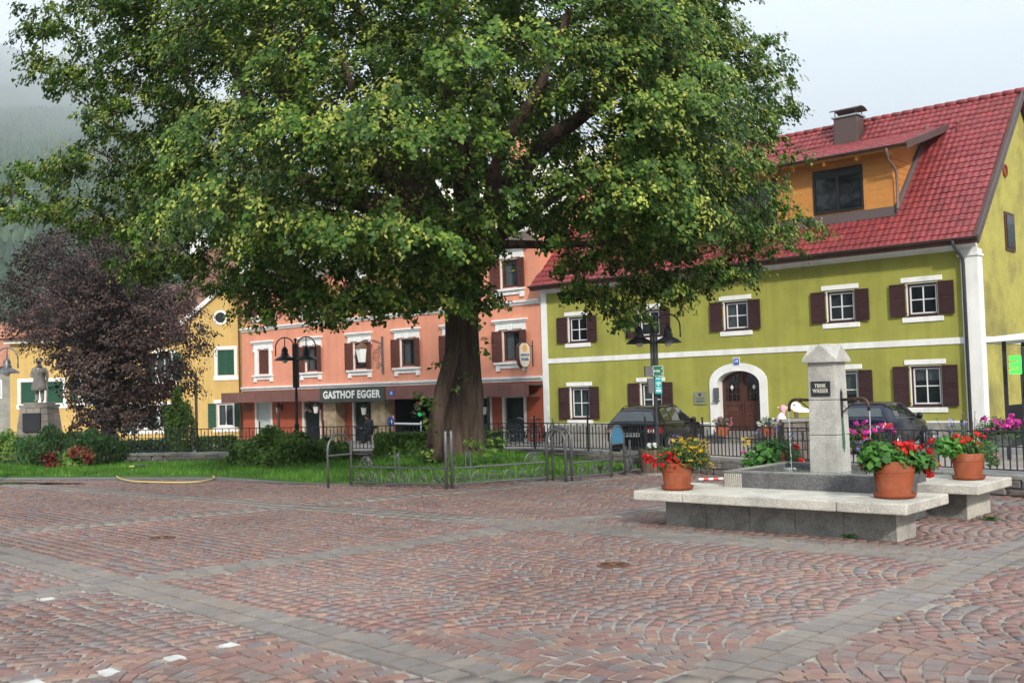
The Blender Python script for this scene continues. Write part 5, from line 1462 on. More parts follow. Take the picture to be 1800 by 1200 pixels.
# ================================================================== walls and railings
FP = [Vector((x, y)) for x, y in FL[1:9]]           # from right to left behind the square
def along(pts, s):
    for i in range(len(pts) - 1):
        L = (pts[i+1] - pts[i]).length
        if s <= L or i == len(pts) - 2: return pts[i] + (pts[i+1] - pts[i]) * (s / L), (pts[i+1] - pts[i]).normalized()
        s -= L
FLEN = sum((FP[i+1] - FP[i]).length for i in range(len(FP) - 1))
WZ = .24
wall = thing('low_stone_wall', 'low dark rubble wall under the railing behind lawn and fountain', 'wall', (FP[3].x, FP[3].y, 0))
b = MB()
for i in range(len(FP) - 1):
    a, e = FP[i], FP[i+1]; b.bar((a.x, a.y, -.42), (e.x, e.y, -.42), .26, 1.2)
b.build('core', 'grey_plaster', wall, world=True)
s = 0; k = 0
while s < FLEN - .3:
    for row in (0, 1):
        L = random.uniform(.26, .46) if row == 0 else random.uniform(.3, .5)
        p, d = along(FP, s + (row * .17) % .4); n_ = Vector((d.y, -d.x)); n_ = n_ if n_.y < 0 else -n_
        c = p + n_ * .14
        hz = .105 * random.uniform(.85, 1.05)
        b = MB(); j = lambda: random.uniform(-.012, .012)
        q = []
        z0 = .01 + row * .115
        for zz in (z0, z0 + hz):
            for u_, v_ in ((-1, -1), (1, -1), (1, 1), (-1, 1)):
                pt = c + d * (u_ * .19 * L / .4 + j()) + n_ * (v_ * .05 + (j() if v_ > 0 else 0)); q.append((pt.x, pt.y, zz + j() * .5))
        b.hexa(q[:4], q[4:]); b.build('stone', 'rubble', wall, world=True, bevel=.012)
    s += .40; k += 1
s = 0
while s < FLEN - .05:
    L = min(.92, FLEN - s); p0, d = along(FP, s); p1, d2 = along(FP, s + L)
    b = MB(); b.bar((p0.x, p0.y, WZ + .03), (p1.x - d.x * .008, p1.y - d.y * .008, WZ + .03), .36, .07); b.build('coping', 'granite', wall, world=True, bevel=.012)
    s += .92
# railing
rail = thing('iron_railing', 'dark iron picket railing on the low stone wall', 'railing', (FP[3].x, FP[3].y, WZ + .06))
RB = WZ + .065
I = chain(rail).inverted()
for z, w in ((RB + .06, .022), (RB + .40, .02), (RB + .62, .028)):
    b = MB(); pts = [(p.x, p.y, z) for p in FP]
    for i in range(len(pts) - 1): b.bar(pts[i], pts[i+1], w, w * .8)
    b.build('rail', 'dark_iron', rail, world=True)
mt = MB(); mt.box(-.008, .008, -.008, .008, 0, .56); mt = mt.build('picket', 'dark_iron', rail).data
ms = MB(); ms.box(-.008, .008, -.008, .008, 0, .46); ms.add([(-.012, -.012, .46), (.012, -.012, .46), (.012, .012, .46), (-.012, .012, .46), (0, 0, .52)], [(0, 1, 4), (1, 2, 4), (2, 3, 4), (3, 0, 4)])
ms = ms.build('picket', 'dark_iron', rail).data
for o in list(rail.children):
    if o.name.startswith('picket'): bpy.data.objects.remove(o)
s = .1; k = 0; np_ = 0
while s < FLEN and np_ < 296:
    p, d = along(FP, s)
    mobj('picket', mt if k % 2 else ms, None, rail, loc=I @ Vector((p.x, p.y, RB + .06)), rot=(0, 0, math.atan2(d.y, d.x))); np_ += 1
    s += .105; k += 1
s = .4
while s < FLEN:
    p, d = along(FP, s)
    b = MB(); b.tube([(p.x, p.y, RB - .06), (p.x, p.y, RB + .74)], .02, 8); b.lathe([(.0, RB + .74), (.028, RB + .755), (.028, RB + .78), (0, RB + .8)], 8, (p.x, p.y, 0), capb=False, capt=False)
    for sg in (-1, 1):
        c = p + d * (sg * .07)
        b.tube([(c.x + d.x * .045 * math.cos(t), c.y + d.y * .045 * math.cos(t), RB + .02 + .045 * math.sin(t)) for t in [2 * math.pi * q / 12 for q in range(12)]], .008, 5, closed=True)
    b.build('post', 'dark_iron', rail, world=True)
    s += 1.9
# cast iron bollard at the end of the railing
p = gp(1643, 838, .1)
bo = thing('cast_bollard', 'grey cast iron bollard with ringed cap behind the right bench', 'bollard', (p.x, p.y, 0))
b = MB(); b.lathe([(.09, 0), (.09, .1), (.075, .14), (.07, .72), (.085, .74), (.085, .77), (.07, .79), (.08, .83), (.085, .86), (.04, .9), (.0, .92)], 16, capt=False); b.build('shaft', 'grey_iron', bo, smooth=True)

# ------------------------------------------------------------------ ornamental hoop barrier round the lawn
hp_ = thing('hoop_barrier', 'low grey wrought iron barrier with round hoops and scrolls before the tree', 'barrier', (-13.6, 13.6, 0))
def gpv(x, y): p = gp(x, y); return Vector((p.x, p.y))
h1a, h1b, c1, c2, h3a, h3b, h4a, h4b = gpv(577, 858), gpv(618, 853), gpv(785, 859), gpv(795, 858), gpv(962, 845), gpv(1003, 847), gpv(1075, 838), gpv(1112, 832)
h3b = h3a + (h3b - h3a).normalized() * .46; h4b = h4a + (h4b - h4a).normalized() * .5
def hoop(a, e, H, r, off=Vector((0, 0)), bar=True, plate=False):
    a, e = a + off, e + off; W = (e - a).length; d = (e - a).normalized(); R_ = W / 2; m_ = (a + e) / 2
    pts = [(a.x, a.y, 0), (a.x, a.y, H - R_)] + [(m_.x - d.x * R_ * math.cos(t), m_.y - d.y * R_ * math.cos(t), H - R_ + R_ * math.sin(t)) for t in [math.pi * k / 12 for k in range(1, 12)]] + [(e.x, e.y, H - R_), (e.x, e.y, 0)]
    b = MB(); b.tube(pts, r, 8); b.build('hoop', 'grey_iron', hp_, world=True, smooth=True)
    if bar:
        b = MB(); b.tube([(a.x, a.y, H - R_ - .1), (e.x, e.y, H - R_ - .1)], r * .8, 6); b.build('cross_bar', 'grey_iron', hp_, world=True)
    if plate:
        n_ = Vector((d.y, -d.x)) * .012
        pl = [(m_ - d * R_ * .9 * math.cos(t), H - R_ + R_ * .92 * math.sin(t)) for t in [math.pi * k / 12 for k in range(13)]]
        pl = [(pl[0][0], H - R_ - .09)] + pl + [(pl[-1][0], H - R_ - .09)]
        b = MB(); N_ = len(pl)
        b.add([(q.x - n_.x, q.y - n_.y, z) for q, z in pl] + [(q.x + n_.x, q.y + n_.y, z) for q, z in pl], [tuple(range(N_ - 1, -1, -1)), tuple(range(N_, 2 * N_))] + [(i, (i + 1) % N_, N_ + (i + 1) % N_, N_ + i) for i in range(N_)])
        po = b.build('plate', 'plate_blue', hp_, world=True)
        for u_, z in ((-.16, H - .24), (.16, H - .24), (0, H - .12), (0, H - .2), (-.19, H - .33), (.19, H - .33), (0, H - .33), (-.02, H - .27)):
            q = m_ + d * u_ + n_ * 1.0 * (1 if (n_.y < 0) else -1)
            b = MB(); b.lathe([(.014, -.012), (.014, .012)], 8, (q.x, q.y, z), 'y'); b.build('rivet', 'black_lacquer', po, world=True)
hoop(h1a, h1b, 1.0, .024)
for c in (c1, c2):
    b = MB(); b.tube([(c.x, c.y, 0), (c.x, c.y, 1.02), (c.x, c.y, 1.05)], [.03, .03, .012], 10); b.build('post', 'grey_iron', hp_, world=True, smooth=True)
hoop(h3a, h3b, .98, .026); hoop(h3a, h3b, 1.0, .026, Vector((.05, .12)), bar=False)
hoop(h4a, h4b, .98, .026, plate=True)
def low_run(a, e, zl=.07, zu=.36, scroll=True, seed=0):
    d = (e - a).normalized(); L = (e - a).length
    b = MB(); b.tube([(a.x, a.y, zl), (e.x, e.y, zl)], .016, 6); b.build('lower_rail', 'grey_iron', hp_, world=True)
    b = MB(); b.tube([(a.x, a.y, zu), (e.x, e.y, zu)], .016, 6); b.build('upper_rail', 'grey_iron', hp_, world=True)
    rs = random.Random(seed)
    def spiral(c, z, R_, sgn, turns=1.6, up=1):
        pts = []
        for k in range(22):
            t = k / 21; rr = R_ * (1 - .75 * t); an = math.pi * (1 if sgn > 0 else 0) + sgn * -1 * t * turns * 2 * math.pi
            q = c + d * (rr * math.cos(an)); pts.append((q.x, q.y, z + up * rr * math.sin(an)))
        return pts
    n = max(2, int(L / .62))
    for k in range(n):
        c = a + d * (L * (k + .5) / n)
        b = MB()
        kind = (k + seed) % 3
        if kind == 0:
            R_ = .15
            b.tube([((c + d * (R_ * math.cos(t))).x, (c + d * (R_ * math.cos(t))).y, zu + .02 + R_ * 1.15 * math.sin(t)) for t in [math.pi * q / 12 for q in range(13)]], .011, 5)
            b.tube(spiral(c, zu + .1, .085, 1), .008, 5); b.tube(spiral(c + d * .1, zu + .06, .06, -1), .008, 5)
        elif kind == 1:
            for sg in (-1, 1):
                q = c + d * (sg * .05); b.tube([(q.x, q.y, zl), (q.x, q.y, zu + .3), ], .011, 5)
            b.tube(spiral(c, zu + .22, .05, 1), .008, 5)
        for sg, off in ((1, -.16), (-1, .16)):
            b.tube(spiral(c + d * off, zl + .1, .1, sg), .009, 5)
            b.tube([((c + d * (off + .11 * math.cos(t))).x, (c + d * (off + .11 * math.cos(t))).y, zl + .0 + .2 * math.sin(t)) for t in [math.pi * q / 10 for q in range(11)]], .009, 5)
        b.build('scroll', 'grey_iron', hp_, world=True)
    for q in (.33, .66):
        c = a + d * (L * q); b = MB(); b.tube([(c.x, c.y, 0), (c.x, c.y, zu)], .012, 6); b.build('stake', 'grey_iron', hp_, world=True)
low_run(h1b, c1, seed=0); low_run(c2, h3a, seed=1); low_run(h3b, h4a, zu=.34, seed=2); low_run(h4b, h4b + Vector((-.3, .7)), seed=0)

# ================================================================== fountain and stone benches
FX, FY = -5.95, 12.57
ft = thing('stone_fountain', 'grey granite drinking fountain with square column, two spouts and water basin', 'fountain', (FX, FY, 0))
X0, X1, Y0, Y1 = -6.9, -4.96, 11.75, 13.42
b = MB()
t_ = .11
b.box(X0, X1, Y0, Y0 + t_, 0, .64); b.box(X0, X1, Y1 - t_, Y1, 0, .64); b.box(X0, X0 + t_, Y0 + t_, Y1 - t_, 0, .64); b.box(X1 - t_, X1, Y0 + t_, Y1 - t_, 0, .64); b.box(X0 + t_, X1 - t_, Y0 + t_, Y1 - t_, 0, .3)
b.build('basin', 'granite_basin', ft, world=True, bevel=.015)
b = MB()
for q_ in ((X0, X1, Y0, Y0 + t_), (X0, X1, Y1 - t_, Y1), (X0, X0 + t_, Y0 + t_, Y1 - t_), (X1 - t_, X1, Y0 + t_, Y1 - t_)): b.box(q_[0] + .004, q_[1] - .004, q_[2] + .004, q_[3] - .004, .636, .652)
b.build('basin_lit_top', 'granite', ft, world=True, bevel=.005)  # thin lighter layer: light on the basin's top put into its colour
# chiselled corner of the basin
for k in range(9):
    b = MB(); x = X0 + .02 + k * .028; b.box(x, x + .016, Y0 - .006, Y0 + .002, .45, .62); b.build('chisel_groove', 'granite_light', ft, world=True)
m = bpy.data.materials.new('fountain_water'); m.use_nodes = True; M['fountain_water'] = m
pb = m.node_tree.nodes['Principled BSDF']; pb.inputs['Base Color'].default_value = (.10, .13, .11, 1); pb.inputs['Roughness'].default_value = .04; pb.inputs['Specular IOR Level'].default_value = .6
nt = m.node_tree; g_ = nt.nodes.new('ShaderNodeNewGeometry'); tn_ = nt.nodes.new('ShaderNodeTexNoise'); tn_.inputs['Scale'].default_value = 16; tn_.inputs['Detail'].default_value = 3; bu_ = nt.nodes.new('ShaderNodeBump'); bu_.inputs['Strength'].default_value = .5; bu_.inputs['Distance'].default_value = .02
nt.links.new(g_.outputs['Position'], tn_.inputs['Vector']); nt.links.new(tn_.outputs['Fac'], bu_.inputs['Height']); nt.links.new(bu_.outputs['Normal'], pb.inputs['Normal'])
b = MB(); b.box(X0 + t_ - .005, X1 - t_ + .005, Y0 + t_ - .005, Y1 - t_ + .005, .31, .585); b.build('water', 'fountain_water', ft, world=True)
CX0, CX1, CY0, CY1 = -6.18, -5.82, 12.75, 13.09
for z0, z1 in ((.3, 1.05), (1.056, 1.5), (1.505, 1.985)):
    tp = (2.0 - z0) * .012; tq = (2.0 - z1) * .012
    b = MB(); b.hexa([(CX0 - tp, CY0 - tp, z0), (CX1 + tp, CY0 - tp, z0), (CX1 + tp, CY1 + tp, z0), (CX0 - tp, CY1 + tp, z0)], [(CX0 - tq, CY0 - tq, z1), (CX1 + tq, CY0 - tq, z1), (CX1 + tq, CY1 + tq, z1), (CX0 - tq, CY1 + tq, z1)])
    b.build('column_block', 'granite_column', ft, world=True, bevel=.008)
b = MB(); o = .055; x0, x1, y0, y1 = CX0 - o, CX1 + o, CY0 - o, CY1 + o; xm, ym = (x0 + x1) / 2, (y0 + y1) / 2; zb, zt_, zl = 1.985, 2.22, 2.02
V = [(x0, y0, zb), (x1, y0, zb), (x1, y1, zb), (x0, y1, zb), (x0, y0, zl), (x1, y0, zl), (x1, y1, zl), (x0, y1, zl), (xm, y0 + .03, zt_), (x1 - .03, ym, zt_), (xm, y1 - .03, zt_), (x0 + .03, ym, zt_), (xm, ym, zt_ + .01)]
b.add(V, [(0, 3, 2, 1), (0, 1, 5, 4), (1, 2, 6, 5), (2, 3, 7, 6), (3, 0, 4, 7), (4, 5, 8), (5, 6, 9), (6, 7, 10), (7, 4, 11), (5, 9, 12, 8), (6, 10, 12, 9), (7, 11, 12, 10), (4, 8, 12, 11)])
b.build('cap', 'granite_column', ft, world=True, bevel=.006)
b = MB(); b.box(-6.135, -5.88, CY0 - .022, CY0 - .003, 1.555, 1.745); pl = b.build('plaque', 'plaque_black', ft, world=True)
lettering('TRINK', .072, 'letter_grey', pl, (-6.007, CY0 - .024, 1.685), (1, 0, 0), (0, 0, 1), .001, 1.1, fit=.155)
lettering('WASSER', .072, 'letter_grey', pl, (-6.007, CY0 - .024, 1.62), (1, 0, 0), (0, 0, 1), .001, 1.1, fit=.21)
def spout(sx, xw, yy):
    b = MB(); b.box(xw - .012 * (sx < 0) - .0, xw + .012 * (sx > 0), yy - .025, yy + .025, 1.28, 1.6); b.add([(xw + sx * .012, yy - .03, 1.6), (xw + sx * .012, yy + .03, 1.6), (xw, yy, 1.65)], [(0, 1, 2)])
    sp_ = b.build('spout_plate', 'dark_iron', ft, world=True)
    x2 = xw + sx * .36
    pts = [(xw, yy, 1.5), (xw + sx * .26, yy, 1.515)] + [(xw + sx * (.26 + .1 * math.sin(t)), yy, 1.415 + .1 * math.cos(t)) for t in [R(15 * k) for k in range(1, 7)]] + [(x2, yy, 1.36)]
    b = MB(); b.tube(pts, .019, 10); b.build('spout', 'bronze_pipe', ft, world=True, smooth=True)
    b = MB(); b.tube([(xw, yy, 1.33), (xw + sx * .2, yy, 1.49)], .009, 6); b.lathe([(.03, -.015), (.03, .015)], 10, (xw + sx * .2, yy, 1.505), 'x'); b.build('stay', 'bronze_pipe', ft, world=True)
    pts = []; rs = []
    for k in range(60):
        z = 1.36 - (1.36 - .585) * k / 59; pts.append((x2 + sx * .012 * (1 - k / 59) + random.uniform(-.003, .003), yy + random.uniform(-.003, .003), z)); rs.append(.008 * (1.0 if k < 14 else random.choice([.35, 1.1, .6, .95])))
    b = MB(); b.tube(pts, rs, 6); b.build('water_jet', 'jet', ft, world=True, smooth=True)
    b = MB()
    for k in range(16):
        a = random.uniform(0, 6.28); r_ = random.uniform(.01, .09); b.lathe([(0, -.012), (.012, 0), (0, .014)], 6, (x2 + r_ * math.cos(a), yy + r_ * math.sin(a), .59 + random.uniform(0, .02)), capb=False, capt=False)
    o_ = b.build('splash', 'jet', ft, world=True, smooth=True); o_['kind'] = 'stuff'
m = bpy.data.materials.new('jet'); m.use_nodes = True; M['jet'] = m
pb = m.node_tree.nodes['Principled BSDF']; pb.inputs['Base Color'].default_value = (.85, .88, .9, 1); pb.inputs['Roughness'].default_value = .08; pb.inputs['Transmission Weight'].default_value = .7; pb.inputs['IOR'].default_value = 1.33
spout(-1, CX0 - .008, 12.92); spout(1, CX1 + .008, 12.9)
b = MB(); b.add([(CX1 + .0125, 12.875, 1.29), (CX1 + .0125, 12.935, 1.29), (CX1 + .0168, 12.96, .95), (CX1 + .0168, 12.93, .82), (CX1 + .0168, 12.87, .9)], [(0, 1, 2, 3, 4)]); b.build('verdigris_streak', 'verdigris', ft, world=True)
def stone_bench(label, y0, y1, by0, by1, cuts, bx=(-7.43, -4.48)):
    t = thing('stone_bench', label, 'bench', (FX, (y0 + y1) / 2, 0), group='granite benches at the fountain')
    xs = [-7.66] + cuts + [-4.23]
    for a, e in zip(xs, xs[1:]):
        b = MB(); b.box(a + .004, e - .004, y0, y1, .335, .45); b.build('seat_slab', 'granite_light', t, world=True, bevel=.014)
    n = 5; w = (bx[1] - .0 - bx[0] - .02) / n
    for k in range(n):
        b = MB(); b.box(bx[0] + k * w + .002, bx[0] + (k + 1) * w - .002, by0, by1, -.03, .334); b.build('base_block', 'granite', t, world=True, bevel=.008)
    b = MB(); b.box(bx[1] - .018, bx[1] + .003, by0 - .004, by1 + .004, -.03, .333); b.build('sunlit_end', 'granite_light', t, world=True, bevel=.004)  # paler granite on the right end only: sunlight put into the colour
    return t
stone_bench('long granite bench in front of the fountain basin with two flower pots', 10.85, 12.1, 11.22, 11.72, [-6.95, -5.0])
stone_bench('granite bench behind the fountain basin, half hidden by it', 13.1, 14.4, 13.44, 14.28, [-6.6, -5.0])
# weed tufts
for k, (x, y) in enumerate(((1493, 946), (1742, 914))):
    p = gp(x, y)
    t = thing('weed_tuft', ['small weed tuft growing at the foot of the front bench', 'small weed tuft at the foot of the rear bench'][k], 'weed', (p.x, p.y, 0), group='weeds at the benches')
    n = 90; C = np.stack([rng.normal(p.x, .05, n), rng.normal(p.y, .03, n), rng.uniform(.0, .05, n)], 1); leaf_mesh('leaves', C, rng.normal(0, .5, (n, 3)) + np.array([0, 0, .8]), rng.uniform(.02, .045, n), 'pot_leaf', t, kind='stuff')

# ================================================================== flowers in pots
def head_mesh(m, r, n, name='flower_head', petal=.35):
    """a ball-shaped cluster of small petals"""
    v = np.random.default_rng(n).normal(0, 1, (n, 3)); v /= np.linalg.norm(v, axis=1, keepdims=True); v[:, 2] = np.abs(v[:, 2]) * .9 - .15
    V = []; Q = []
    g2 = np.random.default_rng(n + 3)
    for p in v:
        p = Vector(p); a = p.orthogonal().normalized(); c = p.cross(a); th = g2.uniform(0, 6.28)
        a, c = a * math.cos(th) + c * math.sin(th), c * math.cos(th) - a * math.sin(th)
        q = p * r * g2.uniform(.8, 1.05); s = r * petal; i = len(V)
        V += [q - a * s, q - c * s + p * s * .35, q + a * s, q + c * s + p * s * .35]; Q.append((i, i+1, i+2, i+3))
    me = bpy.data.meshes.new(name); me.from_pydata([tuple(x) for x in V], [], Q); me.materials.append(M[m])
    return me
def daisy_mesh(m, r, name='flower'):
    V = []; Q = []
    for k in range(6):
        a = k * math.pi / 3; i = len(V); d = Vector((math.cos(a), math.sin(a), 0)); s = Vector((-d.y, d.x, 0))
        V += [d * r * .15, d * r * .6 + s * r * .32, d * r + Vector((0, 0, r * .15)), d * r * .6 - s * r * .32]; Q.append((i, i+1, i+2, i+3))
    me = bpy.data.meshes.new(name); me.from_pydata([tuple(x) for x in V], [], Q); me.materials.append(M[m])
    return me
HEAD = {c: head_mesh('petal_' + c, 1.0, 34) for c in ('red', 'magenta', 'pink', 'white')}
DAISY = {c: daisy_mesh('petal_' + c, 1.0) for c in ('yellow', 'blue', 'white', 'red')}
def flowerpot(label, loc, r, h, heads, leaves, group='terracotta pots with summer flowers', saucer=True, spikes=0, potmat='terracotta', name='flower_pot', rz=RZ):
    """heads: (kind, colour, x, y, z, r); leaves: (x, y, z, spread, n, size, material); local x to the right in view, y away"""
    t = thing(name, label, 'flower pot', loc, rz, group)
    if potmat:
        z0 = .035 if saucer else 0
        b = MB(); b.lathe([(r * .76, z0), (r * .76, z0), (r * .925, z0 + h * .66), (r * .925, z0 + h * .66), (r * .94, z0 + h * .665), (r * .945, z0 + h * .69), (r * .932, z0 + h * .695), (r * .932, z0 + h * .695), (r * 1.0, z0 + h * .97), (r * 1.0, z0 + h * .97), (r * 1.0, z0 + h), (r * .95, z0 + h), (r * .95, z0 + h), (r * .9, z0 + h * .82)], 36, capt=False); b.build('pot', potmat, t, smooth=True)
        b = MB(); b.lathe([(r * .9, z0 + h * .86), (0.001, z0 + h * .9)], 24, capb=False, capt=False); b.build('soil', 'soil', t)
        if saucer:
            b = MB(); b.lathe([(r * .8, 0), (r * .92, .012), (r * 1.0, .05), (r * .96, .052), (r * .86, .03)], 36, capt=True); b.build('saucer', potmat, t, smooth=True)
    groups_ = {}
    for (x, y, z, sp_, n, size, m) in leaves: groups_.setdefault(m, []).append((x, y, z, sp_, int(n * (1.5 if size > .1 else 2.2)), size * .82))
    Mx = np.array(MW[t])
    for m, L in groups_.items():
        C, S, N_ = [], [], []
        for x, y, z, sp_, n, size in L:
            e = rng.normal(0, 1, (n, 3)); e /= np.linalg.norm(e, axis=1, keepdims=True); e *= (rng.uniform(0, 1, (n, 1)) ** .4) * sp_; e[:, 2] *= .75
            C.append(e + np.array([x, y, z])); S.append(rng.uniform(.6, 1.2, n) * size); N_.append(e / sp_ * .7 + rng.normal(0, .4, (n, 3)) + np.array([0, -.25, .6]))
        C = np.concatenate(C); N_ = np.concatenate(N_)
        leaf_mesh('foliage', C @ Mx[:3, :3].T + Mx[:3, 3], N_ @ Mx[:3, :3].T, np.concatenate(S), m, t, aspect=.95 if 'dark' not in m else .5)
    b = MB(); nst = 0
    for kind, c, x, y, z, rr in heads:
        me = HEAD[c] if kind == 'head' else DAISY[c]
        o = mobj('flower_head' if kind == 'head' else 'flower', me, None, t, loc=(x, y, z), rot=(random.uniform(.1, .9), random.uniform(-.4, .4), random.uniform(0, 6)))
        o.scale = (rr,) * 3
        b.tube([(x * .3, y * .3, h * .9), (x * .8, y * .8, (z + h) * .55 if z > h else (z + h) / 2 + .04), (x, y, z)], .0035, 4); nst += 1
    for k in range(spikes):
        a = random.uniform(-.18, .18); zt = h + random.uniform(.3, .5)
        b.tube([(a * .5, 0, h * .9), (a, random.uniform(-.05, .05), zt)], .003, 4)
    if b.v:
        o = b.build('stems', 'twig', t); o['kind'] = 'stuff'
    return t
def scatter(kind, c, n, x, y, z, sx, sz, r0, r1, sy=None):
    gg = lambda s: max(-1.6 * s, min(1.6 * s, random.gauss(0, s)))
    return [(kind, c, x + gg(sx), y + gg(sy or sx * .5), z + gg(sz), random.uniform(r0, r1)) for _ in range(n)]
p = gp(1191, 860, .45)
flowerpot('terracotta pot with red geraniums and yellow marigolds on the left bench end', (p.x, p.y, .45), .205, .30,
          scatter('head', 'red', 26, -.19, -.08, .38, .12, .07, .035, .055, .1) + scatter('daisy', 'yellow', 130, .16, -.08, .46, .15, .11, .026, .04, .14) + scatter('daisy', 'yellow', 10, .38, -.05, .28, .03, .06, .02, .028) + scatter('daisy', 'blue', 5, .02, .1, .62, .05, .04, .02, .03),
          [(.14, -.03, .42, .27, 560, .05, 'pot_leaf_dark'), (-.1, 0, .36, .2, 200, .06, 'pot_leaf_dark'), (-.02, 0, .42, .16, 70, .07, 'pot_leaf'), (.3, -.03, .36, .13, 130, .045, 'pot_leaf_dark')], spikes=5)
p = gp(1573, 874, .45)
flowerpot('large terracotta pot with scarlet geraniums on the right bench end', (p.x, p.y, .45), .235, .37,
          scatter('head', 'red', 3, .08, -.12, .52, .06, .02, .06, .085) + [('head', 'red', .1, -.16, .53, .1), ('head', 'red', -.13, -.1, .56, .06), ('head', 'red', .36, -.1, .28, .075), ('head', 'red', .4, -.05, .42, .055), ('head', 'red', .38, -.08, .5, .045), ('head', 'red', .32, 0, .54, .04), ('head', 'red', .42, -.02, .6, .045), ('head', 'red', -.36, -.05, .36, .03), ('head', 'red', -.25, .1, .63, .05), ('head', 'red', .44, -.1, .36, .04)] + scatter('daisy', 'blue', 6, -.3, .05, .62, .05, .05, .025, .035) + scatter('daisy', 'red', 8, .2, 0, .6, .1, .05, .02, .03),
          [(-.2, -.05, .50, .2, 90, .13, 'pot_leaf'), (-.28, -.08, .42, .14, 40, .12, 'pot_leaf'), (.1, 0, .42, .22, 260, .075, 'pot_leaf_dark'), (.3, -.05, .38, .16, 150, .075, 'pot_leaf'), (.05, -.1, .44, .18, 110, .08, 'pot_leaf'), (-.28, -.05, .36, .12, 60, .08, 'pot_leaf_dark')], spikes=8)
p = gp(1703, 842, .45)
flowerpot('terracotta pot with mixed red and yellow flowers on the rear bench', (p.x, p.y, .45), .205, .30,
          scatter('head', 'red', 12, .0, -.08, .48, .14, .06, .03, .05) + scatter('daisy', 'yellow', 12, .06, -.1, .48, .09, .05, .025, .035) + scatter('daisy', 'blue', 14, -.1, .0, .72, .17, .1, .02, .032) + scatter('head', 'pink', 4, .32, -.05, .22, .03, .05, .025, .035),
          [(-.24, -.02, .42, .19, 260, .07, 'pot_leaf'), (.2, 0, .36, .2, 340, .05, 'pot_leaf_dark'), (0, 0, .44, .2, 200, .06, 'pot_leaf_dark'), (.3, -.05, .22, .1, 90, .05, 'pot_leaf_dark'), (-.12, .05, .62, .13, 70, .035, 'pot_leaf_dark')], spikes=12)
pz = Vector((-7.25, 13.75, .45))
flowerpot('terracotta pot with round nasturtium leaves behind the left side of the basin', tuple(pz), .19, .28,
          [('head', 'red', .33, 0, .36, .06), ('head', 'red', .36, -.04, .16, .075)] + scatter('daisy', 'yellow', 9, -.34, -.03, .42, .05, .06, .03, .04) + scatter('daisy', 'blue', 18, .04, .05, .56, .16, .07, .022, .032) + [('head', 'magenta', -.42, 0, .3, .04)],
          [(-.18, -.12, .24, .26, 150, .13, 'pot_leaf'), (-.3, -.08, .12, .18, 70, .12, 'pot_leaf'), (.1, 0, .36, .24, 330, .05, 'pot_leaf_dark'), (.25, 0, .25, .16, 140, .06, 'pot_leaf_dark'), (-.05, -.1, .36, .2, 60, .11, 'pot_leaf')], spikes=10)
# magenta geraniums in green hanging boxes on the railing
def railing_box(label, c):
    return flowerpot(label, c, .26, .2, scatter('head', 'magenta', 20, 0, -.1, .36, .25, .07, .045, .07) + scatter('daisy', 'yellow', 26, -.05, -.15, .2, .1, .06, .02, .03),
              [(0, 0, .26, .3, 420, .06, 'pot_leaf_dark'), (-.2, 0, .22, .2, 150, .06, 'pot_leaf_dark'), (.2, 0, .22, .2, 150, .06, 'pot_leaf_dark')], 'hanging boxes of magenta flowers on the railing', False, 0, 'sign_board', 'flower_box')
q1 = dp(1522, 795, 17.6); q2 = dp(1752, 787, 16.6)
railing_box('hanging box of magenta geraniums on the railing behind the fountain', (q1.x, q1.y, q1.z + .02))
railing_box('hanging box of magenta geraniums at the right edge by the bollard', (q2.x, q2.y, q2.z + .02))
# pots at the green house door
def door_pot(label, x, c):
    return flowerpot(label, (x, 33.35, street_z(x) + .01), .26, .36, scatter('head', c, 26, 0, -.05, .5, .2, .09, .05, .08), [(0, 0, .46, .3, 220, .09, 'pot_leaf_dark')], 'pots at the house door', False)
for (xx, yy), c, lb in (((1270, 762), 'pink', 'terracotta pot of pink flowers left of the arched house door'), ((1349, 770), 'white', 'terracotta pot of white flowers right of the arched house door')):
    q = yp(xx, yy, 33.2); t = door_pot(lb, q.x, c); t.location = (q.x, 33.2, -.12)
p = gp(1150, 834)
pt = thing('slatted_planter', 'round planter of weathered wooden slats with white flowers by lamp post', 'planter', (p.x, p.y, 0))
for k in range(22):
    a = 2 * math.pi * k / 22; d = Vector((math.cos(a), math.sin(a), 0)); s_ = Vector((-d.y, d.x, 0)) * .034
    b = MB(); b.hexa([d * .22 - s_ * .85, d * .24 - s_ * .85, d * .24 + s_ * .85, d * .22 + s_ * .85], [d * .27 + Vector((0, 0, .5)) - s_, d * .29 + Vector((0, 0, .5)) - s_, d * .29 + Vector((0, 0, .5)) + s_, d * .27 + Vector((0, 0, .5)) + s_])
    b.build('slat', 'wood_slat', pt)
b = MB(); b.lathe([(.27, 0), (.27, .05)], 22); b.build('foot', 'granite', pt)
b = MB(); b.lathe([(.2, .05), (.255, .46)], 20); b.build('inner_tub', 'soil', pt)
C = rng.normal(0, .1, (120, 3)) * np.array([1, 1, .4]) + np.array([p.x, p.y, .5]); leaf_mesh('foliage', C, rng.normal(0, .5, (120, 3)) + np.array([0, 0, .7]), rng.uniform(.04, .08, 120), 'pot_leaf_dark', pt)
for k in range(9):
    o = mobj('flower_head', HEAD['white'], None, pt, loc=(random.gauss(-.03, .08), random.gauss(0, .08), .55 + random.uniform(-.02, .05))); o.scale = (random.uniform(.035, .055),) * 3

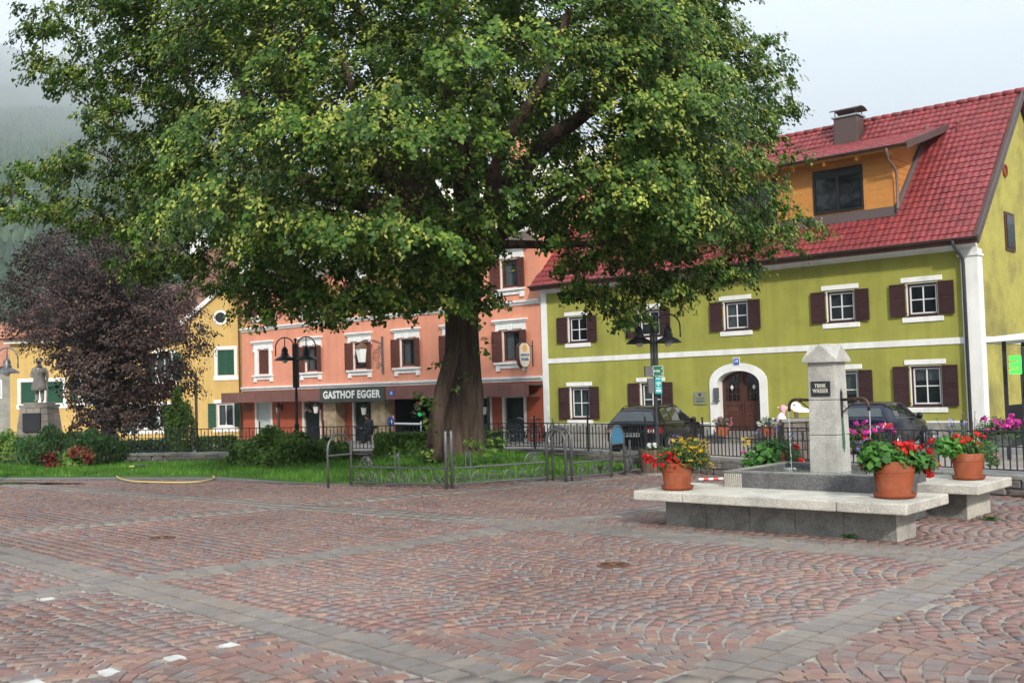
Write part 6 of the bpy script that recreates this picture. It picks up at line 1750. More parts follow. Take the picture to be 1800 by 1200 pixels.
# ================================================================== street lamps
def street_lamp(label, loc, rz, H=3.1, arms=(-1, 1), m='dark_iron'):
    t = thing('street_lamp', label, 'street lamp', loc, rz, 'double street lamps')
    b = MB(); b.tube([(0, 0, -.1), (0, 0, H * .58)], .04, 12); b.lathe([(.075, -.05), (.075, .5), (.06, .55), (.05, .95), (.062, .97), (.062, 1.02), (.045, 1.05)], 14); b.build('pole', m, t)
    b = MB()
    b.tube([(0, 0, H * .55), (0, 0, H)], .03, 10)
    for sx in (-1, 1): b.box(sx * .055 - .02, sx * .055 + .02, -.03, .03, H * .62, H - .1)
    b.lathe([(.05, H), (.03, H + .04), (0, H + .06)], 10, capt=False); b.build('mast', m, t)
    for s in arms:
        b = MB(); cxx = s * .29; zc = H - .17; R_ = .25
        b.tube([(cxx - R_ * math.cos(a), 0, zc + .0 + R_ * math.sin(a)) for a in [math.pi * k / 14 for k in range(15)]] , .016, 7)
        b.tube([(cxx + s * R_, 0, zc), (cxx + s * R_, 0, zc - .22)], .016, 7); b.tube([(cxx, 0, zc + R_), (cxx, 0, zc + .02)], .014, 6)
        ar = b.build('arm', m, t, smooth=True)
        zz = zc - .33
        b = MB(); b.lathe([(.275, zz), (.27, zz + .012), (.2, zz + .07), (.12, zz + .11), (.09, zz + .13), (.1, zz + .15), (.1, zz + .17), (.075, zz + .19), (.085, zz + .25), (.06, zz + .31), (.02, zz + .35)], 22, (cxx, 0, 0), capb=False); b.build('shade', m, t, smooth=True)
        b = MB(); b.lathe([(.0, zz - .075), (.05, zz - .06), (.07, zz - .02), (.06, zz + .03), (0, zz + .05)], 14, (cxx, 0, 0), capb=False, capt=False); b.build('bulb', 'opal', t, smooth=True)
    return t
p = gp(1157, 831)
LR = street_lamp('double street lamp carrying green and teal signs beside the flower pot', (p.x, p.y, 0), RZ, 3.1)
p = dp(523, 812, 26.5)
street_lamp('double street lamp rising from the wide bush before the guesthouse', (p.x, p.y, .0), RZ + R(-12), 3.15)
p = dp(-9, 800, 24)
street_lamp('street lamp at the left edge of the square, only one arm seen', (p.x, p.y, -.05), RZ, 3.0, (1,), 'grey_iron')
p = dp(346, 792, 47)
t = thing('thin_lamp_post', 'thin grey lamp post with small flat head before the yellow house', 'street lamp', (p.x, p.y, -.5), RZ)
zt = dp(343, 656, 47).z + .5
b = MB(); b.lathe([(.11, 0), (.11, .6), (.07, .65), (.065, zt)], 10); b.build('pole', 'pipe_brown', t)
b = MB(); b.box(-.55, .02, -.1, .1, zt - .1, zt); b.build('head', 'grey_iron', t, bevel=.02)
# signs on the right lamp
lp = Vector(LR.location); m3 = Matrix.Rotation(RZ, 3, 'Z')
def sign_at(name, label, z0, z1, x0, x1, m, y=-.06, th=.02):
    t = thing(name, label, 'sign', (lp.x, lp.y, z0), RZ, 'signs on the lamp post')
    b = MB(); b.box(x0, x1, y - th, y, 0, z1 - z0); b.build('panel', m, t, bevel=.004)
    return t
t = sign_at('direction_sign', 'green direction sign with white arrow on the lamp post', 1.94, 2.14, -.05, .15, 'sign_green', -.1, .03)
b = MB(); b.box(-.2, -.055, -.12, .1, .0, .2); b.build('housing', 'grey_iron', t)
b = MB(); ring_frame(b, -.052, .152, -.002, .202, .007, -.134, -.1305); b.build('border', 'letter_white', t)
O = chain(t)
b = MB(); b.prism([(-.035, .1), (-.012, .125), (-.012, .108), (.0, .108), (.0, .092), (-.012, .092), (-.012, .075)], -.134, -.1305, 'y'); b.build('arrow', 'letter_white', t)
lettering('Arzt', .07, 'letter_white', t, O @ Vector((.05, -.132, .1)), m3 @ Vector((1, 0, 0)), (0, 0, 1), .002, fit=.075)
b = MB()
for z in (.03, .05, .135, .155): b.box(.112, .138, -.133, -.1305, z, z + .008)
b.build('small_print', 'letter_white', t)
t = sign_at('wireless_sign', 'teal sign with white wireless symbol on the lamp post', 1.58, 1.92, -.02, .12, 'sign_teal', -.1, .02)
b = MB(); b.box(-.15, -.03, -.11, .08, .02, .32); b.build('housing', 'grey_iron', t)
b = MB()
for r_ in (.025, .045, .065): b.tube([(.05 + r_ * math.cos(a), -.122, .17 + r_ * math.sin(a)) for a in [R(35 + 110 * k / 8) for k in range(9)]], .006, 5)
b.lathe([(.012, -.124), (.012, -.12)], 10, (.05, 0, .17), 'y'); b.build('symbol', 'letter_white', t)
b = MB()
for z, w in ((.11, .04), (.07, .05), (.045, .05), (.3, .045)): b.box(.05 - w, .05 + w, -.123, -.1205, z, z + .016)
b.build('text_line', 'letter_white', t)
# ================================================================== parked cars
def car(name, label, loc, rz, L, W, H, paint, wagon, group='cars parked at the green house'):
    """x forward, origin under the middle; rear at -L/2"""
    t = thing(name, label, 'car', loc, rz, group)
    hw = W / 2
    # stations: x, sill z, belt z, belt half width, roof z, roof half width
    if wagon:
        st = [(0, .42, .80, .74, .82, .70), (.05, .36, .92, .86, .95, .82), (.14, .33, .97, .90, 1.02, .84), (.42, .3, .99, .93, 1.40, .60), (.62, .26, .99, .95, 1.47, .62), (1.2, .22, .98, .97, 1.50, .64), (2.0, .2, .96, .97, 1.50, .65), (2.6, .2, .95, .97, 1.46, .64), (3.05, .2, .94, .96, 1.28, .66), (3.5, .22, .93, .95, .99, .76), (4.0, .24, .88, .93, .92, .74), (4.5, .28, .76, .86, .79, .66), (4.72, .34, .62, .72, .64, .55), (4.78, .42, .55, .6, .56, .45)]
    else:
        st = [(0, .42, .80, .76, .82, .72), (.05, .36, .92, .86, .95, .82), (.12, .33, .97, .90, 1.02, .82), (.38, .3, .99, .93, 1.33, .62), (.58, .26, .99, .95, 1.41, .62), (1.1, .22, .98, .97, 1.44, .64), (1.8, .2, .96, .97, 1.43, .65), (2.2, .2, .95, .97, 1.37, .65), (2.6, .2, .94, .96, 1.19, .68), (2.95, .22, .92, .95, .97, .76), (3.4, .24, .86, .93, .90, .74), (3.9, .28, .74, .86, .77, .66), (4.1, .34, .6, .72, .62, .55), (4.15, .42, .54, .6, .55, .45)]
    xsn = np.array([s[0] for s in st]); st = np.array(st); L0 = st[-1, 0]; kz = H / st[:, 4].max()
    def ring(x):
        v = [np.interp(x, xsn, st[:, c]) for c in range(6)]
        sill, belt, bw, roof, rw = v[1], v[2] * kz, v[3] * hw, v[4] * kz, v[5] * hw
        X = (x / L0 - .5) * L
        mid = sill + (belt - sill) * .55
        return [(X, 0, sill), (X, bw * .86, sill), (X, bw * .98, sill + .1), (X, bw * 1.03, mid), (X, bw, belt - .01), (X, (bw + rw) / 2 + .02, (belt + roof) / 2 + .02 * (roof > belt + .1)), (X, rw, roof - .015), (X, rw * .55, roof + .012), (X, 0, roof + .018)]
    xs_ = sorted(set(list(xsn) + list((xsn[1:] + xsn[:-1]) / 2)))
    b = MB(); rows = []
    for x in xs_:
        r_ = ring(x); rows.append(r_ + [(p[0], -p[1], p[2]) for p in r_[-2::-1]])
    b.grid(rows); n = len(rows[0])
    b.f.append(tuple(range(n))); b.f.append(tuple(len(b.v) - n + k for k in range(n)))
    b.build('body', paint, t, smooth=True)
    def pane(name, x0, x1, side, m='car_glass', lo=.12, hi=.9, off=.012, x0t=None, x1t=None, parent=None, nx=6):
        bb = MB(); rows = []
        for k in range(nx + 1):
            row = []
            for j in range(4):
                f_ = lo + (hi - lo) * j / 3
                xa = x0 + ((x0t if x0t is not None else x0) - x0) * f_; xb = x1 + ((x1t if x1t is not None else x1) - x1) * f_
                r_ = ring(xa + (xb - xa) * k / nx)
                p4, p5, p6 = (Vector(r_[i]) for i in (4, 5, 6))
                p = p4.lerp(p5, f_ * 2) if f_ < .5 else p5.lerp(p6, f_ * 2 - 1)
                row.append((p.x, side * (p.y + off), p.z + off * .35))
            rows.append(row)
        bb.grid(rows); return bb.build(name, m, parent or t, smooth=True)
    for s in (-1, 1):
        if wagon: segs = [('quarter_window', .62, 1.18, .72, 1.2), ('side_window', 1.26, 2.05, 1.28, 2.02), ('side_window', 2.12, 3.1, 2.09, 2.72)]
        else: segs = [('quarter_window', .66, 1.08, .74, 1.1), ('side_window', 1.15, 1.75, 1.17, 1.72), ('side_window', 1.82, 2.62, 1.79, 2.3)]
        for nm, a, c, at_, ct_ in segs: pane(nm, a, c, s, x0t=at_, x1t=ct_)
        b = MB(); bx_ = [ring(x) for x in np.linspace(.65, segs[-1][2], 8)]
        b.tube([(r_[4][0], s * (r_[4][1] + .012), r_[4][2] + .02) for r_ in bx_], .008, 5); b.build('window_trim', 'rim', t)
    # rear window on the sloping tailgate
    xa, xb = (.16, .41) if wagon else (.14, .37)
    bb = MB(); rows = []
    for k in range(5):
        x = xa + (xb - xa) * (.05 + .85 * k / 4); r_ = ring(x); w_ = (r_[6][1] * .93)
        wl_ = r_[4][1] + (r_[6][1] - r_[4][1]) * k / 4.5
        rows.append([(r_[6][0] - .02, w_ * u, r_[6][2] + .022 - .012 * u * u) for u in np.linspace(-1, 1, 7)])
    bb.grid(rows); bb.build('rear_window', 'car_glass', t, smooth=True)
    # tail lights, plate, bumper, logo
    for s in (-1, 1):
        col = [(-.03, .50 if wagon else .66), (-.03, .74), (.01, .86), (.05, .93), (.15, .975), (.3, 1.0)]
        b = MB(); rows = []
        for i, (dx, fy) in enumerate(col):
            X = -L / 2 + dx; wy = hw * fy * .985 + .016
            zt = .88
            rows.append([(X - .012, s * wy, (.70 if wagon else .73) * kz), (X - .03, s * (wy + .004), .79 * kz), (X + .0, s * (wy - .012), zt * kz)])
        b.grid(rows); tl_ = b.build('tail_light', 'tail_red', t, smooth=True)
        for fy, z in ((.66, .77), (.8, .77)):
            b = MB(); b.lathe([(.055, .0), (.045, -.016), (.0, -.02)], 14, (-L / 2 - .05, s * hw * fy, z * kz), 'x', False, False); b.build('lens', 'lamp_clear', tl_)
    b = MB(); b.box(-L/2 - .03, -L/2 + .04, -.26, .26, .60, .71); pl_ = b.build('number_plate', 'plate_white', t, bevel=.005)
    b = MB()
    for y in (-.2, -.13, -.06, .02, .08, .14, .2): b.box(-L/2 - .034, -L/2 - .0305, y - .018, y + .018, .625, .685)
    b.build('plate_text', 'black_lacquer', pl_)
    b = MB(); b.lathe([(.05, -.012), (.05, 0)], 16, (-L/2 + .02, 0, .83 * kz), 'x'); b.build('badge', 'rim', t)
    b = MB(); r0, r1, r2 = ring(.02), ring(.14), ring(.4)
    pts = [[(q[1][0] - (.05 if i == 0 else .0), s * (q[2][1] + .025), z) for z in (.3, .42, .54)] for s in (-1,) for i, q in ((2, r2), (1, r1), (0, r0))] + [[(r0[1][0] - .05, s * (r0[2][1] + .025), z) for z in (.3, .42, .54)] for s in (0, 1)] + [[(q[1][0], (q[2][1] + .025), z) for z in (.3, .42, .54)] for q in (r1, r2)]
    b.grid(pts); b.build('rear_bumper', paint if wagon else 'blue_paint', t, smooth=True)
    b = MB(); b.box(-L/2 - .02, -L/2 + .3, -hw * .8, hw * .8, .2, .32); b.build('under_bumper', 'car_plastic', t)
    for s in (-1, 1):
        xm = ring(2.95 if wagon else 2.5); b = MB(); b.lathe([(.0, -.09), (.085, -.06), (.1, .0), (.08, .07), (0, .09)], 12, (xm[4][0], s * (xm[4][1] + .12), xm[4][2] + .07), 'y', False, False); b.bar((xm[4][0], s * xm[4][1], xm[4][2] + .02), (xm[4][0], s * (xm[4][1] + .1), xm[4][2] + .05), .05, .03); b.build('mirror', paint, t, smooth=True)
        if wagon:
            b = MB(); rr = [ring(x) for x in np.linspace(.55, 2.55, 9)]
            b.tube([(q[6][0], s * (q[6][1] - .02), q[6][2] + (.045 if 0 < i < 8 else .005)) for i, q in enumerate(rr)], .014, 6); b.build('roof_rail', 'car_plastic', t, smooth=True)
        for hx in ((1.5, 2.35) if wagon else (2.0,)):
            q = ring(hx); b = MB(); b.bar((q[3][0] - .09, s * (q[3][1] + .012), q[4][2] - .12), (q[3][0] + .09, s * (q[3][1] + .012), q[4][2] - .12), .02, .03); b.build('door_handle', paint, t)
        for xw in ((.88, 3.72) if wagon else (.75, 3.28)):
            q = ring(xw); X = q[0][0]; yw = s * (q[3][1] * 1.0)
            b = MB(); b.lathe([(.355, -.004), (.355, .014), (.33, .02)], 26, (X, yw - (.006 if s > 0 else .02 - .006), .335), 'y'); b.build('wheel_arch', 'car_plastic', t)
            b = MB(); sg = s; b.lathe([(.2, -.06), (.29, -.05), (.315, -.01), (.315, .03), (.29, .06), (.2, .06)] if s > 0 else [(.2, -.06), (.29, -.06), (.315, -.03), (.315, .01), (.29, .05), (.2, .06)], 28, (X, yw - s * .015, .31), 'y'); wh = b.build('wheel', 'rubber', t, smooth=False)
            b = MB(); y0 = yw + s * .04
            b.tube([(X + .195 * math.cos(a), y0, .31 + .195 * math.sin(a)) for a in [2 * math.pi * k / 24 for k in range(24)]], .016, 6, closed=True)
            for k in range(5 if not wagon else 7):
                a = 2 * math.pi * k / (5 if not wagon else 7) + .3; b.bar((X + .03 * math.cos(a), y0 + s * .008, .31 + .03 * math.sin(a)), (X + .19 * math.cos(a), y0, .31 + .19 * math.sin(a)), .045, .02, up=(0, 1, 0))
            b.lathe([(.05, -.01), (.05, .02)], 12, (X, y0, .31), 'y'); b.build('rim', 'rim', wh)
    if not wagon:
        q = ring(.7); b = MB(); b.tube([(q[8][0], 0, q[8][2]), (q[8][0] - .12, 0, q[8][2] + .12)], .006, 5); b.build('antenna', 'black_lacquer', t)
    return t
car('estate_car', 'black estate car with roof rails parked behind the railing', (-19.35, 29.0, street_z(-19) + .004), R(90 + 13), 4.78, 1.82, 1.5, 'black_paint', True)
car('hatchback_car', 'dark blue hatchback parked behind the fountain column', (-12.55, 30.65, street_z(-12.5) + .004), R(90 + 4), 4.15, 1.74, 1.44, 'blue_paint', False)

# ================================================================== bicycles
def bicycle(label, loc, rz, m):
    t = thing('bicycle', label, 'bicycle', loc, rz, 'bicycles parked at the guesthouse')
    for x in (-.52, .52):
        b = MB(); b.tube([(x + .33 * math.cos(a), 0, .34 + .33 * math.sin(a)) for a in [2 * math.pi * k / 26 for k in range(26)]], .017, 6, closed=True); w_ = b.build('wheel', 'rubber', t, smooth=True)
        b = MB(); b.tube([(x + .31 * math.cos(a), 0, .34 + .31 * math.sin(a)) for a in [2 * math.pi * k / 26 for k in range(26)]], .009, 5, closed=True)
        for k in range(10):
            a = math.pi * k / 5; b.tube([(x, 0, .34), (x + .31 * math.cos(a), 0, .34 + .31 * math.sin(a))], .0025, 3)
        b.lathe([(.025, -.04), (.025, .04)], 8, (x, 0, .34), 'y'); b.build('rim', 'rim', w_)
    hd, bb_, st_, rr_2 = (.38, 0, .86), (-.02, 0, .3), (-.18, 0, .84), (-.52, 0, .34)
    b = MB()
    for a, e, r_ in ((hd, bb_, .018), ((.36, 0, .8), st_, .016), (st_, bb_, .018), (bb_, rr_2, .012), (st_, rr_2, .011), (hd, (.52, 0, .34), .014), (hd, (.36, 0, 1.0), .016), (st_, (-.21, 0, .96), .014)): b.tube([a, e], r_, 7)
    b.build('frame', m, t)
    b = MB(); b.tube([(.3, -.28, 1.04), (.4, -.2, 1.06), (.4, 0, 1.0), (.4, .2, 1.06), (.3, .28, 1.04)], .013, 6); b.build('handlebar', 'rim', t)
    b = MB(); b.hexa([(-.34, -.09, .96), (-.08, -.03, .97), (-.08, .03, .97), (-.34, .09, .96)], [(-.33, -.07, 1.02), (-.08, -.02, 1.0), (-.08, .02, 1.0), (-.33, .07, 1.02)]); b.build('saddle', 'rubber', t, bevel=.015)
    b = MB(); b.lathe([(.09, -.012), (.09, .012)], 16, (-.02, 0, .3), 'y'); b.tube([(-.02, .05, .3), (.1, .06, .16)], .01, 5); b.tube([(-.02, -.05, .3), (-.14, -.06, .44)], .01, 5); b.build('crank', 'dark_iron', t)
    b = MB(); b.bar((-.72, 0, .72), (-.3, 0, .74), .12, .02); b.build('carrier', 'dark_iron', t)
    return t
for (px_, py_), rz_, m, lb in (((1005 - 47, 796), R(20), 'dark_iron', 'dark bicycle with pale wheel nearest the green house'), ((925, 796), R(55), 'blue_paint', 'dark blue bicycle in the middle of the parked bicycles'), ((905, 797), R(70), 'black_lacquer', 'black bicycle with bright handlebar beside the clipped hedge')):
    q = yp(px_, py_, 32.6); bicycle(lb, (q.x, q.y, street_z(q.x) + .005), rz_, m)

# barrier with round signs in front of the passage
q = yp(692, 770, 31.5)
t = thing('cycle_barrier', 'white rail on two posts with blue round sign and green lamp', 'barrier', (q.x, q.y, street_z(q.x)))
zt = yp(692, 744, 31.5).z - street_z(q.x); L = yp(740, 744, 31.5).x - q.x
b = MB(); b.tube([(0, 0, 0), (0, 0, zt + .35)], .03, 8); b.tube([(L, 0, 0), (L, 0, zt + .1)], .03, 8); b.build('post', 'plate_white', t)
b = MB(); b.tube([(0, 0, zt), (L, 0, zt - .02)], .04, 8); b.build('rail', 'plate_white', t)
b = MB(); b.lathe([(.22, -.06), (.22, -.04)], 22, (-.12, 0, zt + .08), 'y'); dk = b.build('blue_disc', 'sign_blue', t)
b = MB(); b.prism([(-.2, zt + .14), (-.06, zt + .14), (-.06, zt + .18), (.03, zt + .08), (-.06, zt - .02), (-.06, zt + .03), (-.2, zt + .03)], -.068, -.061, 'y'); b.build('arrow', 'letter_white', dk)
b = MB(); b.lathe([(0, -.1), (.07, -.07), (.1, 0), (.07, .07), (0, .1)], 14, (L, -.05, zt + .4), 'z', False, False); b.build('green_lamp', 'signal_green', t, smooth=True)
# pots of flowers hanging in the passage
q = yp(735, 712, 33.2)
flowerpot('hanging pot with red flowers at the passage of the guesthouse', (q.x, 33.2, q.z - .25), .16, .2, scatter('head', 'red', 6, 0, -.05, .3, .12, .05, .05, .07) + scatter('head', 'white', 3, .1, -.05, .3, .06, .04, .05, .06), [(0, 0, .22, .22, 130, .09, 'pot_leaf_dark')], 'hanging flower pots', False, potmat='sign_board')
q = yp(546, 716, 33.6)
flowerpot('hanging pot with pink flowers in the second guesthouse door', (q.x, 33.6, q.z - .25), .16, .2, scatter('head', 'pink', 5, 0, -.05, .3, .2, .12, .09, .12), [(0, 0, .25, .25, 80, .09, 'pot_leaf_dark')], 'hanging flower pots', False, potmat='sign_board')

# ================================================================== seated person (dark jacket, seen from the side)
def skinned(name, joints, edges, m, parent, sub=2, root=0):
    me = bpy.data.meshes.new(name)
    me.from_pydata([j[0] for j in joints], edges, [])
    o = mobj(name, me, m, parent)
    sk = o.modifiers.new('skin', 'SKIN'); sk.use_smooth_shade = True
    me.skin_vertices[0].data
    for i, j in enumerate(joints):
        v = me.skin_vertices[0].data[i]; v.radius = (j[1], j[1] if len(j) < 3 else j[2]); v.use_root = i == root
    s = o.modifiers.new('sub', 'SUBSURF'); s.levels = sub; s.render_levels = sub
    return o
q = yp(652, 790, 32.0)
gz = street_z(q.x)
pe = thing('person', 'person in dark jacket sitting bent forward before the guesthouse', 'person', (q.x, 32.0, gz), R(180))
J = [((0, 0, .52), .15, .17), ((.04, 0, .72), .15, .17), ((.1, 0, .95), .15, .19), ((.14, 0, 1.08), .1, .14), ((.18, 0, 1.16), .055), 
     ((.08, .19, 1.03), .075), ((.16, .24, .80), .055), ((.38, .14, .72), .042), ((.08, -.19, 1.03), .075), ((.16, -.24, .80), .055), ((.38, -.14, .72), .042),
     ((.05, .1, .5), .1), ((.45, .12, .52), .075), ((.42, .12, .1), .05), ((.55, .12, .05), .04), ((.05, -.1, .5), .1), ((.45, -.13, .52), .075), ((.5, -.13, .1), .05), ((.63, -.13, .05), .04)]
Ed = [(0, 1), (1, 2), (2, 3), (3, 4), (2, 5), (5, 6), (6, 7), (2, 8), (8, 9), (9, 10), (0, 11), (11, 12), (12, 13), (13, 14), (0, 15), (15, 16), (16, 17), (17, 18)]
skinned('body', J, Ed, 'dark_cloth', pe)
b = MB(); b.lathe([(.0, -.13), (.06, -.11), (.085, -.05), (.095, .02), (.085, .08), (.05, .12), (0, .13)], 16, (.24, 0, 1.25), capb=False, capt=False); hd_ = b.build('head', 'skin', pe, smooth=True)
b = MB(); b.lathe([(.0, .08), (.03, .0), (.035, -.03), (0, -.05)], 8, (.32, 0, 1.22), capb=False, capt=False)
for s in (-1, 1): b.lathe([(0, -.03), (.02, 0), (0, .03)], 8, (.22, s * .095, 1.23), capb=False, capt=False)
b.build('face', 'skin', hd_, smooth=True)
b = MB(); b.lathe([(.098, -.03), (.108, .03), (.095, .09), (.055, .13), (0, .145)], 16, (.22, 0, 1.25), capb=False, capt=False); b.build('hair', 'hair', pe, smooth=True)
def hand(parent, c, s):
    b = MB(); c = Vector(c); b.hexa([c + Vector((-.03, -.035, -.012)), c + Vector((.05, -.035, -.012)), c + Vector((.05, .035, -.012)), c + Vector((-.03, .035, -.012))], [c + Vector((-.03, -.035, .014)), c + Vector((.05, -.035, .014)), c + Vector((.05, .035, .014)), c + Vector((-.03, .035, .014))])
    for k, l in enumerate((.06, .075, .07, .055)):
        y = -.028 + k * .019; b.tube([c + Vector((.045, y, 0)), c + Vector((.045 + l * .6, y, -.008)), c + Vector((.045 + l * .8, y, -.04))], .009, 6)
    b.tube([c + Vector((-.01, s * -.035, 0)), c + Vector((.03, s * -.06, -.005)), c + Vector((.055, s * -.055, -.015))], .01, 6)
    b.build('hand', 'skin', parent, smooth=True)
hand(pe, (.43, .13, .72), 1); hand(pe, (.43, -.13, .72), -1)
ch_ = thing('bistro_chair', 'dark metal chair under the sitting person', 'chair', (q.x, 32.0, gz), R(180))
b = MB(); b.box(-.22, .24, -.22, .22, .4, .43); b.build('seat', 'dark_iron', ch_)
for x in (-.2, .22):
    for y in (-.2, .2):
        b = MB(); b.tube([(x * 1.1, y * 1.1, 0), (x, y, .41)], .015, 6); b.build('leg', 'dark_iron', ch_)
b = MB(); b.tube([(-.2, -.2, .42), (-.26, -.2, .88), (-.26, .2, .88), (-.2, .2, .42)], .015, 6); b.bar((-.25, -.2, .74), (-.25, .2, .74), .02, .1); b.build('backrest', 'dark_iron', ch_)
q2 = q + Vector((-1.9, .3, 0))
bt = thing('bistro_table', 'small round dark table beside the sitting person', 'table', (q2.x + .9, 32.3, gz))
b = MB(); b.lathe([(.36, .7), (.36, .73)], 22); b.build('top', 'dark_iron', bt)
b = MB(); b.tube([(0, 0, 0), (0, 0, .7)], .03, 8); b.lathe([(.2, 0), (.2, .02)], 16); b.build('stand', 'dark_iron', bt)

# ================================================================== war memorial statue
sp0 = dp(70, 765, 45)
sb0 = -.45
me_ = thing('memorial_statue', 'weathered stone statue of a standing figure on tapering stone pedestal', 'statue', (sp0.x, sp0.y, sb0), RZ)
zf = dp(70, 707, 45).z - sb0
n_row = 7; ph0 = zf - .22
for r_ in range(n_row):
    z0, z1 = ph0 * r_ / n_row, ph0 * (r_ + 1) / n_row
    w0, w1 = .78 - .2 * z0 / ph0, .78 - .2 * z1 / ph0
    ncol = 3 if r_ % 2 else 4
    for c in range(ncol):
        for face in range(2):
            f0, f1 = c / ncol * 2 - 1 + .008, (c + 1) / ncol * 2 - 1 - .008
            b = MB(); y0, y1 = (-1, -.02) if face == 0 else (.02, 1)
            j = random.uniform(0, .025)
            b.hexa([(w0 * f0, w0 * y0 - j * (face == 0), z0 + .004), (w0 * f1, w0 * y0 - j * (face == 0), z0 + .004), (w0 * f1, w0 * y1, z0 + .004), (w0 * f0, w0 * y1, z0 + .004)], [(w1 * f0, w1 * y0 - j * (face == 0), z1 - .004), (w1 * f1, w1 * y0 - j * (face == 0), z1 - .004), (w1 * f1, w1 * y1, z1 - .004), (w1 * f0, w1 * y1, z1 - .004)])
            b.build('block', 'statue_block', me_, bevel=.015)
b = MB(); b.box(-.36, .36, -.82, -.7, ph0 - 1.0, ph0 - .22); b.build('plaque', 'plaque_black', me_)
b = MB(); b.box(-.62, .62, -.62, .62, ph0, ph0 + .12); b.box(-.5, .5, -.45, .45, ph0 + .12, zf); b.build('capping', 'statue_stone', me_, bevel=.02)
k_ = 1.0; hgt = dp(70, 632, 45).z - sb0 - zf; k_ = hgt / 1.8
def sv(x, y, z): return (x * k_, y * k_, zf + z * k_)
J = [(sv(0, 0, .95), .19 * k_, .15 * k_), (sv(0, 0, 1.15), .18 * k_, .15 * k_), (sv(0, 0, 1.35), .21 * k_, .15 * k_), (sv(0, 0, 1.47), .12 * k_), (sv(0, 0, 1.55), .07 * k_), (sv(0, -.01, 1.67), .105 * k_), (sv(0, 0, 1.76), .06 * k_),
     (sv(-.25, 0, 1.4), .085 * k_), (sv(-.33, -.02, 1.13), .07 * k_), (sv(-.16, -.2, 1.1), .05 * k_), (sv(.25, 0, 1.4), .085 * k_), (sv(.34, 0, 1.12), .07 * k_), (sv(.34, -.05, .86), .05 * k_),
     (sv(-.1, 0, .75), .15 * k_), (sv(-.11, 0, .48), .1 * k_), (sv(-.11, 0, .1), .075 * k_), (sv(-.13, -.14, .04), .055 * k_), (sv(.1, 0, .75), .15 * k_), (sv(.12, -.02, .48), .1 * k_), (sv(.13, 0, .1), .075 * k_), (sv(.16, -.14, .04), .055 * k_)]
Ed = [(0, 1), (1, 2), (2, 3), (3, 4), (4, 5), (5, 6), (2, 7), (7, 8), (8, 9), (2, 10), (10, 11), (11, 12), (0, 13), (13, 14), (14, 15), (15, 16), (0, 17), (17, 18), (18, 19), (19, 20)]
skinned('figure', J, Ed, 'statue_stone', me_)
b = MB(); b.lathe([(.34 * k_, zf + .5 * k_), (.3 * k_, zf + .75 * k_), (.23 * k_, zf + 1.0 * k_), (.25 * k_, zf + 1.2 * k_), (.27 * k_, zf + 1.36 * k_), (.15 * k_, zf + 1.48 * k_)], 20); b.build('coat', 'statue_stone', me_, smooth=True)
b = MB(); b.lathe([(.15 * k_, zf + 1.70 * k_), (.13 * k_, zf + 1.74 * k_), (.1 * k_, zf + 1.8 * k_), (0, zf + 1.83 * k_)], 16); b.build('helmet', 'statue_stone', me_, smooth=True)
b = MB(); b.tube([sv(.36, -.1, .02), sv(.36, -.1, 1.0)], .03 * k_, 8); b.build('rifle', 'statue_stone', me_)

# ================================================================== stone pier, stork sign
pp = dp(1402, 800, 19.3)
pr_ = thing('stone_pier', 'short dark rubble stone pier behind the fountain carrying the stork', 'pier', (pp.x, pp.y, 0), RZ)
zt = dp(1402, 741, 19.3).z
for r_ in range(6):
    z0, z1 = zt * r_ / 6, zt * (r_ + 1) / 6
    cs = [-.3, -.1 + random.uniform(-.05, .05), .12 + random.uniform(-.05, .05), .32] if r_ % 2 else [-.3, .02 + random.uniform(-.06, .06), .32]
    for a, e in zip(cs, cs[1:]):
        j = random.uniform(0, .02); b = MB(); b.box(a + .005, e - .005, -.24 - j, .24, z0 + .004, z1 - .004); b.build('stone', 'rubble', pr_, bevel=.016)
b = MB(); b.box(-.34, .36, -.28, .28, zt, zt + .06); b.build('coping', 'granite', pr_, bevel=.015)
sk_ = thing('stork_board', 'painted wooden stork board, white head with yellow beak, on the stone pier', 'stork sign', (pp.x, pp.y, zt + .06), RZ)
q = lambda x, y: ((x - 1402) * 19.3 / F, (741 - y) * 19.3 / F)
head = [(1393, 722), (1394, 716), (1398, 712), (1404, 712), (1409, 715), (1413, 721), (1418, 723), (1428, 724), (1440, 726), (1450, 732), (1452, 740), (1436, 738), (1424, 731), (1404, 730), (1398, 728)]
b = MB(); b.prism([q(x, y) for x, y in head], -.02, .02, 'y'); b.build('head', 'stork_white', sk_)
b = MB(); b.prism([q(1394, 719.5), q(1369, 719.6), q(1369, 721.2), q(1394, 725)], -.015, .015, 'y'); b.build('beak', 'stork_beak', sk_)
ex, ez = q(1399, 717.5); b = MB(); b.lathe([(.016, -.026), (.016, -.021)], 12, (ex, 0, ez), 'y'); b.build('eye', 'black_lacquer', sk_)
b = MB(); b.box(-.02, .04, -.03, .03, -.0, .12); b.box(.28, .34, -.03, .03, 0, .06); b.build('foot_block', 'wood_slat', sk_)
bn = thing('pink_bundle', 'pink cloth baby bundle hanging from the stork beak', 'bundle', (pp.x, pp.y, zt), RZ)
def bl(x, y, r_): a = q(x, y); return ((a[0], -.03, a[1] + .0), r_)
b = MB(); x0, z0 = q(1375, 735); b.lathe([(0, -.13), (.07, -.11), (.1, -.03), (.085, .04), (.04, .09), (.025, .11)], 14, (x0, -.03, z0), capb=False); b.build('sack', 'pink_pale', bn, smooth=True)
b = MB(); x1, z1 = q(1379, 724); b.lathe([(.03, -.04), (.035, .0), (.07, .06), (.05, .12), (.015, .14)], 8, (x1, -.03, z1), capb=False); b.build('knot', 'pink_cloth', bn, smooth=True)

